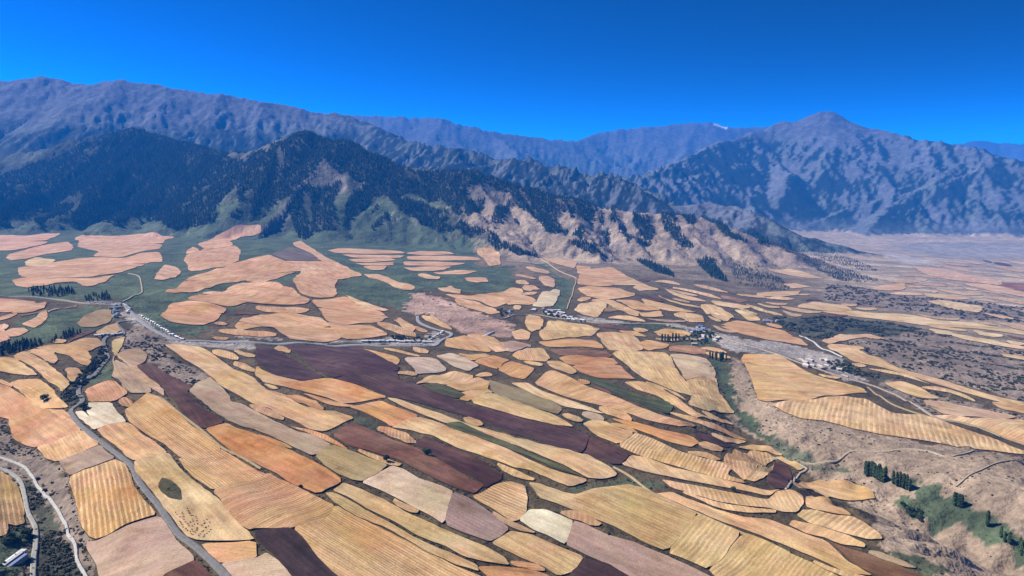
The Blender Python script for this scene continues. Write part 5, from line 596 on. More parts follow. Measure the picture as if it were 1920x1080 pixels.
    ('stubble', 'small tan plot next to the gold tongue', 'small plots next to the gold tongue', (0.63, 0.38, 0.178),(0.119, -0.993, 4.408155543274822, 0.33750702991653536), [(-230, 1674),(-219, 1650),(-209, 1642),(-199, 1639),(-191, 1645),(-191, 1666),(-203, 1685),(-213, 1691),(-222, 1700),(-233, 1705)]),
    ('fallow', 'small pale fallow plot next to the reddish brown ploughed strip', 'small plots next to the reddish brown ploughed strip', (0.427, 0.291, 0.181),(0.681, -0.732, 6.289790276583943, 0.17010992462599425), [(395, 767),(402, 758),(411, 751),(419, 743),(432, 738),(433, 740),(426, 751),(416, 760),(407, 768),(399, 772)]),
    ('fallow', 'small pale fallow plot next to the cream field', 'small plots next to the cream field', (0.542, 0.368, 0.228),(0.245, -0.969, 6.318666688280815, 0.5982553832997121), [(978, 2627),(980, 2589),(986, 2568),(999, 2556),(1020, 2567),(1027, 2578),(1020, 2599),(1005, 2608),(996, 2628),(985, 2647)]),
    ('stubble', 'small tan plot next to the lower terrace', 'small plots next to the lower terrace', (0.534, 0.283, 0.134),(0.331, -0.944, 6.572472797311626, 0.38298547209352224), [(-747, 1826),(-737, 1821),(-731, 1826),(-724, 1827),(-721, 1840),(-725, 1852),(-736, 1863),(-748, 1866),(-752, 1860),(-757, 1849)]),
    ('stubble', 'small cream plot next to the upper terrace', 'small plots next to the upper terrace', (0.778, 0.449, 0.22),(0.886, -0.464, 5.262535484587003, 0.4937301230218857), [(825, 2363),(823, 2323),(834, 2310),(841, 2296),(856, 2301),(863, 2318),(863, 2346),(853, 2358),(842, 2371),(831, 2377)]),
    ('stubble', 'small tan plot next to the narrow purple ploughed slope', 'small plots next to the narrow purple ploughed slope', (0.589, 0.359, 0.171),(0.691, -0.723, 6.111113371149757, 0.42770553604655326), [(-610, 1588),(-591, 1559),(-574, 1547),(-561, 1539),(-550, 1543),(-555, 1561),(-573, 1580),(-590, 1592),(-614, 1626),(-625, 1631)]),
    ('stubble', 'small tan plot next to the small striped gold field', 'small plots next to the small striped gold field', (0.724, 0.425, 0.19),(0.102, -0.995, 4.929144614288503, 0.3825572197477367), [(26, 1611),(36, 1590),(47, 1582),(58, 1579),(67, 1589),(70, 1602),(59, 1612),(49, 1617),(38, 1623),(27, 1623)]),
    ('stubble', 'small cream plot next to the gold splinter', 'small plots next to the gold splinter', (0.684, 0.426, 0.202),(0.235, -0.972, 6.221235027053758, 0.44263004957595486), [(353, 2106),(359, 2084),(369, 2082),(377, 2076),(393, 2097),(400, 2126),(392, 2144),(382, 2147),(371, 2145),(359, 2138)]),
    ('stubble', 'small tan plot next to the small peach oval', 'small plots next to the small peach oval', (0.593, 0.359, 0.182),(-0.028, -1.0, 5.604073751315601, 0.21942732011958657), [(-267, 1988),(-257, 1956),(-245, 1937),(-235, 1927),(-225, 1935),(-227, 1956),(-237, 1977),(-248, 1982),(-259, 2003),(-268, 2006)]),
    ('stubble', 'small tan plot next to the gold wedge', 'small plots next to the gold wedge', (0.63, 0.386, 0.163),(-0.138, -0.99, 6.684154724573087, 0.3080567789002069), [(89, 1246),(94, 1213),(102, 1207),(112, 1205),(121, 1214),(125, 1234),(118, 1253),(110, 1263),(101, 1273),(92, 1263)]),
    ('stubble', 'small cream plot next to the thin cream strip', 'small plots next to the thin cream strip', (0.648, 0.42, 0.227),(-0.224, -0.974, 6.533446647082998, 0.3536942755120628), [(619, 2803),(616, 2725),(628, 2697),(639, 2680),(650, 2666),(669, 2746),(671, 2809),(661, 2836),(647, 2851),(631, 2849)]),
    ('stubble', 'small tan plot next to the small pink oval', 'small plots next to the small pink oval', (0.627, 0.392, 0.222),(0.536, -0.844, 6.438095886339646, 0.2100253600683896), [(40, 2722),(55, 2713),(68, 2720),(81, 2722),(94, 2740),(94, 2751),(82, 2760),(68, 2760),(55, 2755),(40, 2744)]),
    ('stubble', 'small tan plot next to the lowest brown-orange terrace', 'small plots next to the lowest brown-orange terrace', (0.512, 0.24, 0.104),(-0.127, -0.992, 4.723396614447235, 0.4521787649762772), [(136, 1468),(139, 1453),(144, 1448),(151, 1449),(157, 1453),(159, 1464),(155, 1473),(150, 1477),(144, 1479),(137, 1478)]),
    ('stubble', 'small tan plot next to the long golden stubble strip', 'small plots next to the long golden stubble strip', (0.675, 0.407, 0.186),(0.726, -0.688, 4.299603833491169, 0.5220910035142521), [(-462, 1338),(-452, 1324),(-444, 1315),(-436, 1312),(-430, 1315),(-431, 1319),(-440, 1331),(-448, 1335),(-456, 1341),(-463, 1344)]),
    ('stubble', 'small tan plot next to the smooth deep orange strip field', 'small plots next to the smooth deep orange strip field', (0.599, 0.284, 0.111),(0.699, -0.715, 6.409290950900899, 0.3600231354459741), [(-365, 1020),(-347, 1002),(-331, 990),(-316, 976),(-303, 970),(-304, 974),(-319, 991),(-335, 1006),(-350, 1020),(-367, 1029)]),
    ('stubble', 'small cream plot next to the gold oval field', 'small plots next to the gold oval field', (0.602, 0.376, 0.184),(-0.206, -0.979, 4.520814669531401, 0.35490674061279426), [(394, 1983),(406, 1971),(424, 1968),(440, 1972),(460, 1986),(462, 1996),(448, 2000),(431, 2002),(416, 2008),(399, 2007)]),
    ('stubble', 'small cream plot next to the pale pink strip', 'small plots next to the pale pink strip', (0.771, 0.492, 0.3),(-0.527, -0.85, 5.983841222775128, 0.33018533671774797), [(2444, 3950),(2426, 3888),(2418, 3847),(2438, 3843),(2471, 3867),(2498, 3910),(2491, 3928),(2483, 3949),(2471, 3965),(2472, 3995)]),
    ('stubble', 'small tan plot next to the plain gold plateau field', 'small plots next to the plain gold plateau field', (0.772, 0.484, 0.212),(-0.319, -0.948, 5.788589207142383, 0.4273465280591825), [(718, 1686),(722, 1665),(732, 1661),(746, 1657),(760, 1665),(765, 1671),(753, 1677),(742, 1680),(732, 1687),(721, 1691)]),
    ('stubble', 'small tan plot next to the gold field', 'small plots next to the gold field', (0.73, 0.432, 0.192),(0.822, -0.569, 6.568722904585833, 0.3076900507559197), [(-908, 1264),(-896, 1256),(-886, 1251),(-876, 1246),(-866, 1241),(-869, 1245),(-881, 1257),(-892, 1264),(-903, 1270),(-910, 1269)]),
    ('stubble', 'small cream plot next to the cream field', 'small plots next to the cream field', (0.643, 0.429, 0.228),(-0.044, -0.999, 6.764254333670845, 0.3110505561822801), [(1335, 2955),(1331, 2916),(1351, 2920),(1373, 2930),(1394, 2943),(1414, 2987),(1404, 2999),(1382, 2989),(1369, 2997),(1346, 2983)]),
    ('stubble', 'small tan plot next to the dull tan field', 'small plots next to the dull tan field', (0.625, 0.393, 0.201),(0.556, -0.831, 5.379343399153909, 0.16391620657338882), [(-987, 1554),(-974, 1546),(-969, 1549),(-964, 1550),(-963, 1563),(-968, 1571),(-978, 1576),(-987, 1577),(-992, 1573),(-992, 1564)]),
    ('stubble', 'small cream plot next to the pale strip', 'small plots next to the pale strip', (0.692, 0.457, 0.25),(-0.275, -0.961, 4.53886039098509, 0.5188139094541842), [(2092, 3653),(2078, 3614),(2080, 3601),(2098, 3612),(2126, 3643),(2147, 3682),(2141, 3688),(2134, 3692),(2127, 3698),(2105, 3679)]),
    ('stubble', 'small tan plot next to the tan field', 'small plots next to the tan field', (0.609, 0.361, 0.184),(-0.01, -1.0, 4.519724810679177, 0.47473642494288004), [(3, 2382),(10, 2365),(17, 2364),(23, 2360),(30, 2384),(31, 2401),(24, 2413),(17, 2413),(10, 2417),(4, 2403)]),
    ('stubble', 'small tan plot next to the small maroon ploughed lens', 'small plots next to the small maroon ploughed lens', (0.662, 0.403, 0.192),(-0.363, -0.932, 4.117126101519123, 0.3574194455972219), [(350, 1239),(343, 1175),(371, 1223),(391, 1237),(410, 1253),(416, 1262),(403, 1268),(385, 1261),(371, 1258),(350, 1248)]),
    ('stubble', 'small tan plot next to the tan field', 'small plots next to the tan field', (0.583, 0.346, 0.177),(0.858, -0.513, 6.75656143817128, 0.23520712020036344), [(239, 2630),(250, 2610),(259, 2613),(271, 2615),(285, 2648),(290, 2701),(287, 2777),(273, 2776),(256, 2717),(241, 2652)]),
    ('stubble', 'small tan plot next to the tan ledge', 'small plots next to the tan ledge', (0.635, 0.402, 0.208),(-0.424, -0.906, 6.326473566406092, 0.5882354106505326), [(848, 1795),(851, 1781),(853, 1771),(862, 1771),(875, 1778),(879, 1788),(881, 1810),(874, 1811),(866, 1812),(852, 1804)]),
    ('stubble', 'small tan plot next to the brown-orange field', 'small plots next to the brown-orange field', (0.554, 0.287, 0.134),(0.609, -0.793, 6.599044051939327, 0.5824335005892853), [(-632, 1148),(-620, 1135),(-615, 1136),(-609, 1135),(-610, 1148),(-614, 1158),(-625, 1169),(-634, 1177),(-640, 1179),(-640, 1166)]),
    ('ploughed', 'small dark ploughed plot next to the pink terraced field', 'small plots next to the pink terraced field', (0.175, 0.085, 0.049),(-0.522, -0.853, 6.470911037850529, 0.522120410627175), [(4072, 6360),(4026, 6252),(4026, 6224),(4025, 6188),(4071, 6229),(4116, 6301),(4130, 6351),(4135, 6391),(4139, 6430),(4116, 6426)]),
]
COVER = [
    ('scrub', [(-819, 1139),(-780, 1102),(-730, 1037),(-669, 993),(-593, 923),(-550, 875),(-517, 826),(-480, 775),(-454, 741),(-430, 707),(-394, 655),(-483, 605),(-922, 1202)], 'the scrubby road ravine'),
    ('green', [(-553, 756),(-548, 782),(-532, 773),(-489, 707),(-482, 661),(-490, 649),(-536, 715)], ''),
    ('bush', [(-776, 1235),(-776, 1253),(-746, 1248),(-716, 1185),(-686, 1143),(-693, 1121),(-735, 1163)], 'the thicket at the road bend'),
    ('hill', [(496, 1380),(538, 1320),(608, 1264),(693, 1216),(763, 1180),(865, 1192),(915, 1155),(660, 811),(461, 700),(420, 764),(433, 816),(501, 1073),(486, 1138),(451, 1247),(409, 1318),(468, 1585),(493, 1606),(528, 1508)], 'the bare tan ravine side'),
    ('green', [(611, 1067),(628, 1033),(640, 1000),(648, 974),(649, 945),(659, 890),(653, 861),(645, 881),(629, 937),(601, 962),(576, 967),(579, 1003),(565, 1027),(578, 1044),(596, 1019)], ''),
    ('greenrav', [(485, 1772),(538, 1817),(490, 1607),(468, 1458),(459, 1373),(464, 1304),(471, 1253),(452, 1251),(436, 1342),(427, 1402),(441, 1502)], 'the green ravine head'),
    ('hill', [(549, 1811),(578, 1817),(541, 1619),(505, 1450),(544, 1329),(612, 1287),(585, 1227),(466, 1290),(457, 1408),(467, 1504)], 'the bare slope above the green ravine head'),
    ('green2', [(456, 1263),(494, 1198),(517, 1152),(548, 1116),(510, 1141),(461, 1188),(440, 1213)], 'the grassy ravine floor'),
    ('scrub', [(1038, 2201),(1148, 2204),(1394, 2429),(1481, 2087),(1495, 1927),(1154, 1474),(1098, 1532),(1015, 1678),(959, 1813),(947, 1921),(953, 2073)], 'the dark scrub slope of the river fan'),
    ('bush', [(874, 2446),(1099, 2582),(1295, 2543),(1388, 2461),(1165, 2217),(1101, 2266),(902, 2110),(852, 2256)], 'the green thicket on the river fan'),
    ('bush', [(803, 1827),(859, 1851),(839, 1730),(899, 1696),(926, 1668),(856, 1661),(807, 1698),(771, 1732)], 'the thicket below the lower village'),
    ('scrub', [(1584, 3684),(1749, 3710),(1758, 3374),(2072, 3347),(2269, 3227),(1891, 2681),(1627, 2725),(1451, 2914),(1328, 3132)], 'the scrub on the upper river fan'),
    ('scrub', [(840, 1661),(929, 1599),(1032, 1435),(1065, 1355),(995, 1261),(948, 1314),(832, 1425),(840, 1620)], 'the scrub strip below the long cream strip'),
    ('river', [(4021, 7870),(4692, 8325),(5636, 8123),(5979, 7900),(5308, 7001),(4675, 6718),(3853, 6535),(3789, 7008)], ''),
    ('river', [(692, 2041),(764, 2019),(808, 1966),(849, 1851),(807, 1661),(764, 1639),(756, 1758),(695, 1805),(644, 1868)], ''),
    ('sand', [(3527, 7028),(3521, 6507),(3419, 5889),(2927, 5400),(3067, 6047)], ''),
    ('river', [(212, 2284),(306, 2229),(487, 2209),(586, 2171),(699, 1974),(653, 1839),(572, 1858),(511, 2084),(371, 2161),(226, 2200)], ''),
    ('redbank', [(-387, 2567),(-305, 2610),(-191, 2447),(-110, 2253),(0, 2082),(0, 1894),(-114, 1929),(-233, 2161),(-334, 2239)], 'the red eroded bank'),
    ('river', [(-649, 1716),(-546, 1722),(-372, 1758),(-192, 1770),(-180, 1925),(-213, 1975),(-217, 1840),(-369, 1787),(-525, 1725),(-654, 1741)], ''),
    ('river', [(-1024, 1924),(-949, 1848),(-847, 1745),(-769, 1682),(-598, 1689),(-582, 1643),(-745, 1611),(-830, 1672),(-936, 1785),(-1016, 1873)], ''),
    ('scrub', [(-923, 1726),(-907, 1781),(-753, 1628),(-761, 1561),(-720, 1505),(-574, 1363),(-577, 1293),(-673, 1373),(-767, 1511),(-815, 1490)], 'the scrubby mound beside the village stream bed'),
    ('green', [(-3754, 5079),(-3074, 5336),(-2237, 4704),(-2105, 4655),(-1757, 4755),(-1722, 4859),(-994, 4705),(-629, 3614),(-554, 2926),(-812, 2612),(-780, 2021),(-745, 1703),(-842, 1733),(-1102, 2019),(-1333, 2041),(-1592, 2125)], ''),
    ('green', [(-818, 1482),(-737, 1329),(-716, 1212),(-743, 1249),(-808, 1435)], ''),
    ('green', [(-1172, 1698),(-1165, 1834),(-1151, 1966),(-1055, 1929),(-1006, 1836),(-968, 1701),(-981, 1639),(-1002, 1543),(-1050, 1449),(-1129, 1564),(-1090, 1627)], ''),
    ('bush', [(-903, 1626),(-846, 1498),(-823, 1463),(-743, 1249),(-726, 1188),(-735, 1163),(-766, 1236),(-852, 1464)], 'the thicket along the winding road'),
    ('green', [(-1231, 4486),(-1084, 4557),(-719, 4680),(-378, 4628),(-208, 4309),(-167, 3451),(0, 3691),(0, 2783),(-219, 2653),(-349, 2656),(-336, 2256),(-581, 2434),(-670, 2819),(-600, 3020),(-1095, 3984)], ''),
    ('lime', [(-776, 4613),(-719, 4680),(-603, 4647),(-480, 4537),(-383, 4414),(-460, 4334),(-707, 4312),(-808, 4538)], ''),
    ('lime', [(-369, 4516),(-283, 4520),(-253, 4382),(-342, 4426)], ''),
    ('green', [(-21, 4293),(61, 4211),(90, 4128),(154, 3980),(208, 3582),(261, 3264),(269, 3169),(231, 2871),(172, 2435),(131, 2384),(190, 2836),(194, 3260),(177, 3645),(96, 3975),(-20, 4120)], ''),
    ('green', [(-1652, 4782),(-1606, 4936),(-1476, 4988),(-1444, 4859),(-1316, 4556),(-1228, 4598),(-1082, 4594),(-1049, 4645),(-956, 4998),(-845, 5059),(-682, 4827),(-496, 4693),(-214, 4437),(-207, 4293),(-1014, 4043),(-1261, 3902),(-1619, 4674)], ''),
    ('green', [(-3535, 5117),(-3205, 4984),(-3079, 5167),(-2702, 5026),(-2647, 5442),(-2197, 4716),(-1892, 4751),(-1906, 4920),(-1718, 4999),(-1634, 4722),(-1777, 4677),(-3301, 4766)], ''),
    ('tan', [(-328, 4717),(-167, 4982),(0, 5123),(194, 5066),(632, 4686),(451, 4051),(0, 4179),(-208, 4551)], ''),
    ('tan', [(0, 5058),(116, 4838),(215, 4464),(365, 4333),(651, 4840),(657, 4892),(813, 4837),(909, 4540),(1131, 4462),(1643, 4732),(1558, 4474),(0, 3856),(-67, 4630)], ''),
    ('tan', [(653, 4860),(745, 5020),(810, 4971),(806, 4791),(864, 4721),(904, 4574),(959, 4687),(927, 4964),(1000, 5029),(1009, 4659),(1128, 4451),(957, 4398),(663, 4583)], ''),
    ('greenbank', [(92, 1234),(134, 1278),(131, 1220),(112, 1180)], 'the green bank between strips'),
    ('greenbank', [(78, 927),(106, 956),(156, 965),(196, 942),(197, 927),(178, 925),(148, 945),(114, 937),(85, 903)], 'the green bank between strips'),
    ('greenbank', [(-263, 1185),(-213, 1150),(-197, 1123),(-199, 1073),(-246, 1145)], 'the green bank between strips'),
    ('greenbank', [(427, 777),(444, 764),(450, 746),(477, 741),(457, 725),(433, 732),(422, 751)], 'the green bank between strips'),
    ('bush', [(-422, 837),(-428, 857),(-413, 850),(-394, 831),(-383, 808),(-396, 812),(-413, 825)], 'the leaf-shaped thicket in the yellow stubble'),
    ('bush', [(-626, 907),(-598, 885),(-543, 826),(-491, 764),(-451, 712),(-425, 682),(-413, 660),(-447, 650),(-515, 754),(-558, 814),(-596, 864)], 'the thicket beside the ravine canal'),
    ('greenbank', [(471, 2018),(514, 2095),(596, 2149),(588, 2030),(509, 1917),(453, 1916)], 'the green village orchard'),
    ('greenbank', [(321, 2185),(426, 2232),(505, 2146),(511, 2084),(448, 2125),(350, 2099)], 'the green strip above the stony stream bed'),
]
FOREST = [
    (1.0, [(-4043, 5305),(-3751, 5441),(-3640, 5270),(-3614, 5346),(-3727, 5703),(-3762, 5935),(-3800, 6238),(-3582, 6076),(-3490, 6157),(-3347, 6062),(-3299, 6223),(-3161, 6399),(-3030, 6452),(-2898, 6544),(-2864, 6811),(-3265, 6987),(-3558, 7085),(-3816, 7159)]),
    (1.0, [(-3291, 5102),(-3182, 4966),(-3194, 5081),(-3395, 5603),(-3420, 5791),(-3576, 6037),(-3713, 6014)]),
    (1.0, [(-3129, 5224),(-3083, 5217),(-2886, 5071),(-3092, 5562),(-3070, 5728),(-3094, 5941),(-3079, 6092),(-3077, 6280),(-3255, 6278),(-3347, 6062),(-3491, 6075),(-3216, 5507),(-3163, 5323)]),
    (1.0, [(-2705, 5033),(-2676, 5045),(-2743, 5398),(-2706, 5598),(-2716, 5799),(-2751, 5758),(-2782, 5481)]),
    (1.0, [(-3028, 5696),(-2805, 5371),(-2794, 5561),(-2804, 5844),(-2877, 6168),(-2990, 6189),(-3016, 5927)]),
    (1.0, [(-2693, 5525),(-2610, 5448),(-2521, 5489),(-2557, 5694),(-2646, 5709)]),
    (1.0, [(-2377, 5029),(-2209, 4717),(-2141, 4714),(-2101, 4781),(-1920, 4734),(-1900, 4804),(-1950, 4895),(-1943, 5025),(-1918, 5198),(-1857, 5281),(-1824, 5337),(-1825, 5587),(-1995, 5854),(-2568, 6381),(-2594, 6215),(-2644, 6112),(-2677, 5981),(-2617, 5835),(-2509, 5462)]),
    (1.0, [(-3077, 6280),(-2877, 6168),(-2700, 6033),(-2651, 6131),(-2898, 6544),(-3030, 6452),(-3161, 6399)]),
    (1.0, [(-1918, 5198),(-1824, 5337),(-1827, 5596),(-1676, 5401),(-1673, 5254),(-1704, 5070),(-1755, 4967),(-1805, 4904)]),
    (1.0, [(-1782, 4976),(-1712, 5097),(-1721, 5251),(-1666, 5126),(-1679, 4948),(-1705, 4880)]),
    (1.0, [(-1824, 4787),(-1780, 4790),(-1750, 4876),(-1700, 4940),(-1657, 4800),(-1715, 4800),(-1726, 4873),(-1800, 4854)]),
    (1.0, [(-1825, 5587),(-1815, 5692),(-1713, 5765),(-991, 5654),(-867, 5541),(-757, 5405),(-462, 5406),(-270, 8116),(0, 7746),(0, 5170),(-74, 5188),(-174, 5228),(-296, 5181),(-304, 5092),(-323, 4828),(-329, 4740),(-396, 4864),(-480, 5021),(-592, 5061),(-665, 5163),(-776, 5078),(-896, 5074),(-975, 5110),(-1036, 5183),(-1138, 5205),(-1257, 5295),(-1358, 5361),(-1385, 5257),(-1438, 5120),(-1453, 5034),(-1536, 4986),(-1613, 4919),(-1610, 4832),(-1657, 4800),(-1709, 4968),(-1673, 5086),(-1734, 5295)]),
    (1.0, [(-1455, 4857),(-1487, 4937),(-1446, 5053),(-1393, 5133),(-1320, 5128),(-1246, 5181),(-1202, 5210),(-1173, 5131),(-1188, 4922),(-1093, 4649),(-1096, 4560),(-1232, 4616),(-1258, 4503),(-1316, 4556),(-1418, 4801)]),
    (1.0, [(-1057, 4631),(-1096, 4875),(-1066, 5081),(-1036, 5183),(-951, 5113),(-962, 4966),(-991, 4809),(-1042, 4718)]),
    (1.0, [(-918, 4787),(-916, 4845),(-882, 4921),(-884, 4860)]),
    (1.0, [(-884, 4660),(-844, 4755),(-808, 4820),(-783, 4735),(-825, 4645),(-860, 4589)]),
    (1.0, [(-845, 5059),(-728, 5085),(-591, 5045),(-417, 4835),(-342, 4762),(-266, 4613),(-163, 4526),(-63, 4332),(0, 4195),(40, 4183),(159, 4100),(59, 4063),(0, 4128),(-103, 4266),(-227, 4486),(-317, 4549),(-410, 4608),(-515, 4659),(-664, 4779),(-740, 4829)]),
    (1.0, [(-307, 4749),(-304, 5092),(-181, 5043),(-201, 4946),(-272, 4732)]),
    (1.0, [(-136, 4728),(-94, 4916),(-24, 5115),(-12, 5071),(-67, 4683),(-113, 4690)]),
    (1.0, [(0, 7748),(74, 5204),(349, 7313),(500, 7231),(359, 4998),(297, 4960),(304, 4868),(367, 4777),(289, 4623),(217, 4503),(202, 4663),(150, 4810),(71, 4975),(0, 5070)]),
    (1.0, [(364, 5079),(582, 7176),(661, 7097),(792, 7046),(579, 5037),(522, 4943),(470, 4897),(461, 4931),(387, 4889)]),
    (1.0, [(570, 4946),(589, 5023),(621, 5040),(607, 4909)]),
    (1.0, [(645, 4887),(941, 7026),(1011, 6927),(680, 4889)]),
    (1.0, [(583, 4852),(587, 4884),(640, 4848),(616, 4691),(579, 4622)]),
    (1.0, [(799, 4897),(814, 5001),(905, 4973),(924, 4802),(873, 4644),(846, 4750),(813, 4837)]),
    (1.0, [(675, 4758),(761, 4653),(854, 4666),(898, 4601),(850, 4641),(734, 4620)]),
    (1.0, [(986, 4888),(1361, 6766),(1431, 6713),(1056, 4783),(1072, 4693),(1109, 4559),(1126, 4465),(1063, 4543),(1011, 4671)]),
    (1.0, [(1493, 6777),(1621, 6765),(1196, 4837),(1127, 4896)]),
    (1.0, [(1716, 6759),(1823, 6612),(1413, 4819),(1517, 4735),(1398, 4646),(1337, 4843)]),
    (1.0, [(381, 4662),(462, 4809),(456, 4624),(404, 4417)]),
    (1.0, [(324, 4343),(420, 4359),(492, 4253),(535, 4178),(444, 4182),(353, 4308)]),
    (1.0, [(2022, 6376),(2152, 6211),(1643, 4732),(1582, 4759)]),
    (1.0, [(1099, 4368),(1148, 4398),(1193, 4330),(1122, 3959),(1027, 3493),(994, 3659)]),
    (0.55, [(1314, 4418),(1388, 4414),(1487, 4262),(1190, 3398),(1103, 3411),(1066, 3512),(1231, 4132)]),
    (1.0, [(745, 4404),(808, 4284),(809, 3710),(787, 3564),(726, 3747)]),
    (0.8, [(2180, 6294),(2248, 6149),(2354, 6031),(2255, 5623),(1967, 4591),(2116, 4500),(2056, 4091),(1894, 3939),(1764, 3948),(1850, 4468),(1796, 4589),(1743, 4692),(1652, 4761)]),
    (0.6, [(1427, 4088),(1418, 3897),(1291, 3381),(1153, 3291)]),
    (0.3, [(2456, 6148),(2636, 6182),(2586, 5572),(2368, 4698),(2222, 4728),(2234, 5219)]),
]
ROADS = [
    ('road', 7.0, (0.314, 0.296, 0.27), [(-946, 1808),(-961, 1800),(-969, 1783),(-953, 1757),(-925, 1725),(-900, 1674),(-918, 1654),(-905, 1604),(-851, 1515),(-828, 1476),(-803, 1399),(-770, 1306),(-745, 1235),(-718, 1186),(-687, 1143),(-690, 1116),(-675, 1094),(-641, 1054),(-598, 1011),(-557, 973),(-517, 933),(-482, 895),(-460, 862),(-432, 827),(-402, 794),(-377, 763),(-353, 734),(-326, 710),(-302, 687),(-274, 659),(-250, 633)]),
    ('valley_road', 4.5, (0.61, 0.578, 0.491), [(-702, 923),(-671, 922),(-651, 913),(-627, 895),(-601, 863),(-569, 820),(-539, 786),(-517, 753),(-490, 707),(-470, 675),(-448, 639)]),
    ('stream', 2.6, (0.753, 0.73, 0.672), [(-737, 970),(-695, 958),(-651, 935),(-627, 914),(-586, 871),(-547, 834),(-502, 783),(-490, 766),(-468, 742),(-450, 714),(-424, 684),(-401, 655)]),
    ('village_road', 8.0, (0.445, 0.434, 0.434), [(-1117, 1974),(-1045, 1956),(-1007, 1910),(-958, 1848),(-884, 1760),(-820, 1703),(-766, 1675),(-681, 1688),(-596, 1684),(-519, 1700),(-376, 1739),(-273, 1733),(-197, 1742),(-178, 1807),(-161, 1929),(-219, 2029),(-268, 2106),(-283, 2180)]),
    ('village_road', 4.5, (0.515, 0.456, 0.392), [(-1481, 2048),(-1394, 2059),(-1287, 2047),(-1164, 1988),(-1117, 1974)]),
    ('farm_track', 3.0, (0.672, 0.515, 0.352), [(-1058, 1981),(-1069, 2032),(-1110, 2181),(-1137, 2247),(-1292, 2546),(-1346, 2631),(-1397, 2669)]),
    ('farm_track', 3.0, (0.578, 0.456, 0.305), [(-1192, 1767),(-1165, 1834),(-1183, 1963),(-1170, 1948),(-1172, 1867),(-1153, 1808)]),
    ('valley_road', 5.0, (0.552, 0.445, 0.342), [(-339, 2241),(-293, 2222),(-237, 2202),(-181, 2177),(-126, 2141),(-73, 2117),(-21, 2175),(0, 2203),(67, 2286),(143, 2242),(215, 2201),(276, 2170),(433, 2208),(554, 2131),(634, 1968),(695, 1805),(744, 1709),(802, 1650),(830, 1606),(840, 1535),(829, 1434),(841, 1367)]),
    ('farm_track', 3.0, (0.73, 0.552, 0.352), [(80, 4164),(167, 4059),(228, 3619),(287, 3376),(283, 3235),(237, 2868),(186, 2459)]),
    ('farm_track', 2.6, (0.565, 0.413, 0.223), [(-803, 1495),(-818, 1482),(-771, 1399),(-674, 1258),(-608, 1200),(-581, 1180),(-529, 1122),(-458, 1046),(-403, 983),(-366, 951),(-322, 904)]),
    ('farm_track', 2.4, (0.617, 0.468, 0.262), [(143, 992),(162, 968),(175, 935),(189, 910),(230, 866),(272, 818),(295, 798),(312, 778)]),
    ('straight_track', 3.0, (0.515, 0.402, 0.223), [(800, 1611),(785, 1503),(795, 1450),(822, 1407),(846, 1387),(876, 1363),(899, 1319),(904, 1250),(911, 1190)]),
    ('farm_track', 2.4, (0.761, 0.658, 0.491), [(425, 1188),(451, 1194),(480, 1158),(481, 1152),(457, 1128),(406, 1022),(366, 938)]),
    ('farm_track', 2.6, (0.644, 0.515, 0.352), [(478, 1170),(519, 1156),(569, 1178),(611, 1168),(647, 1169),(678, 1152),(697, 1117),(780, 1183)]),
    ('footpath', 1.6, (0.631, 0.515, 0.352), [(651, 1028),(677, 1042),(712, 1057),(800, 1101),(887, 1157)]),
    ('canal', 4.0, (0.791, 0.776, 0.716), [(867, 2180),(855, 1996),(857, 1868)]),
]
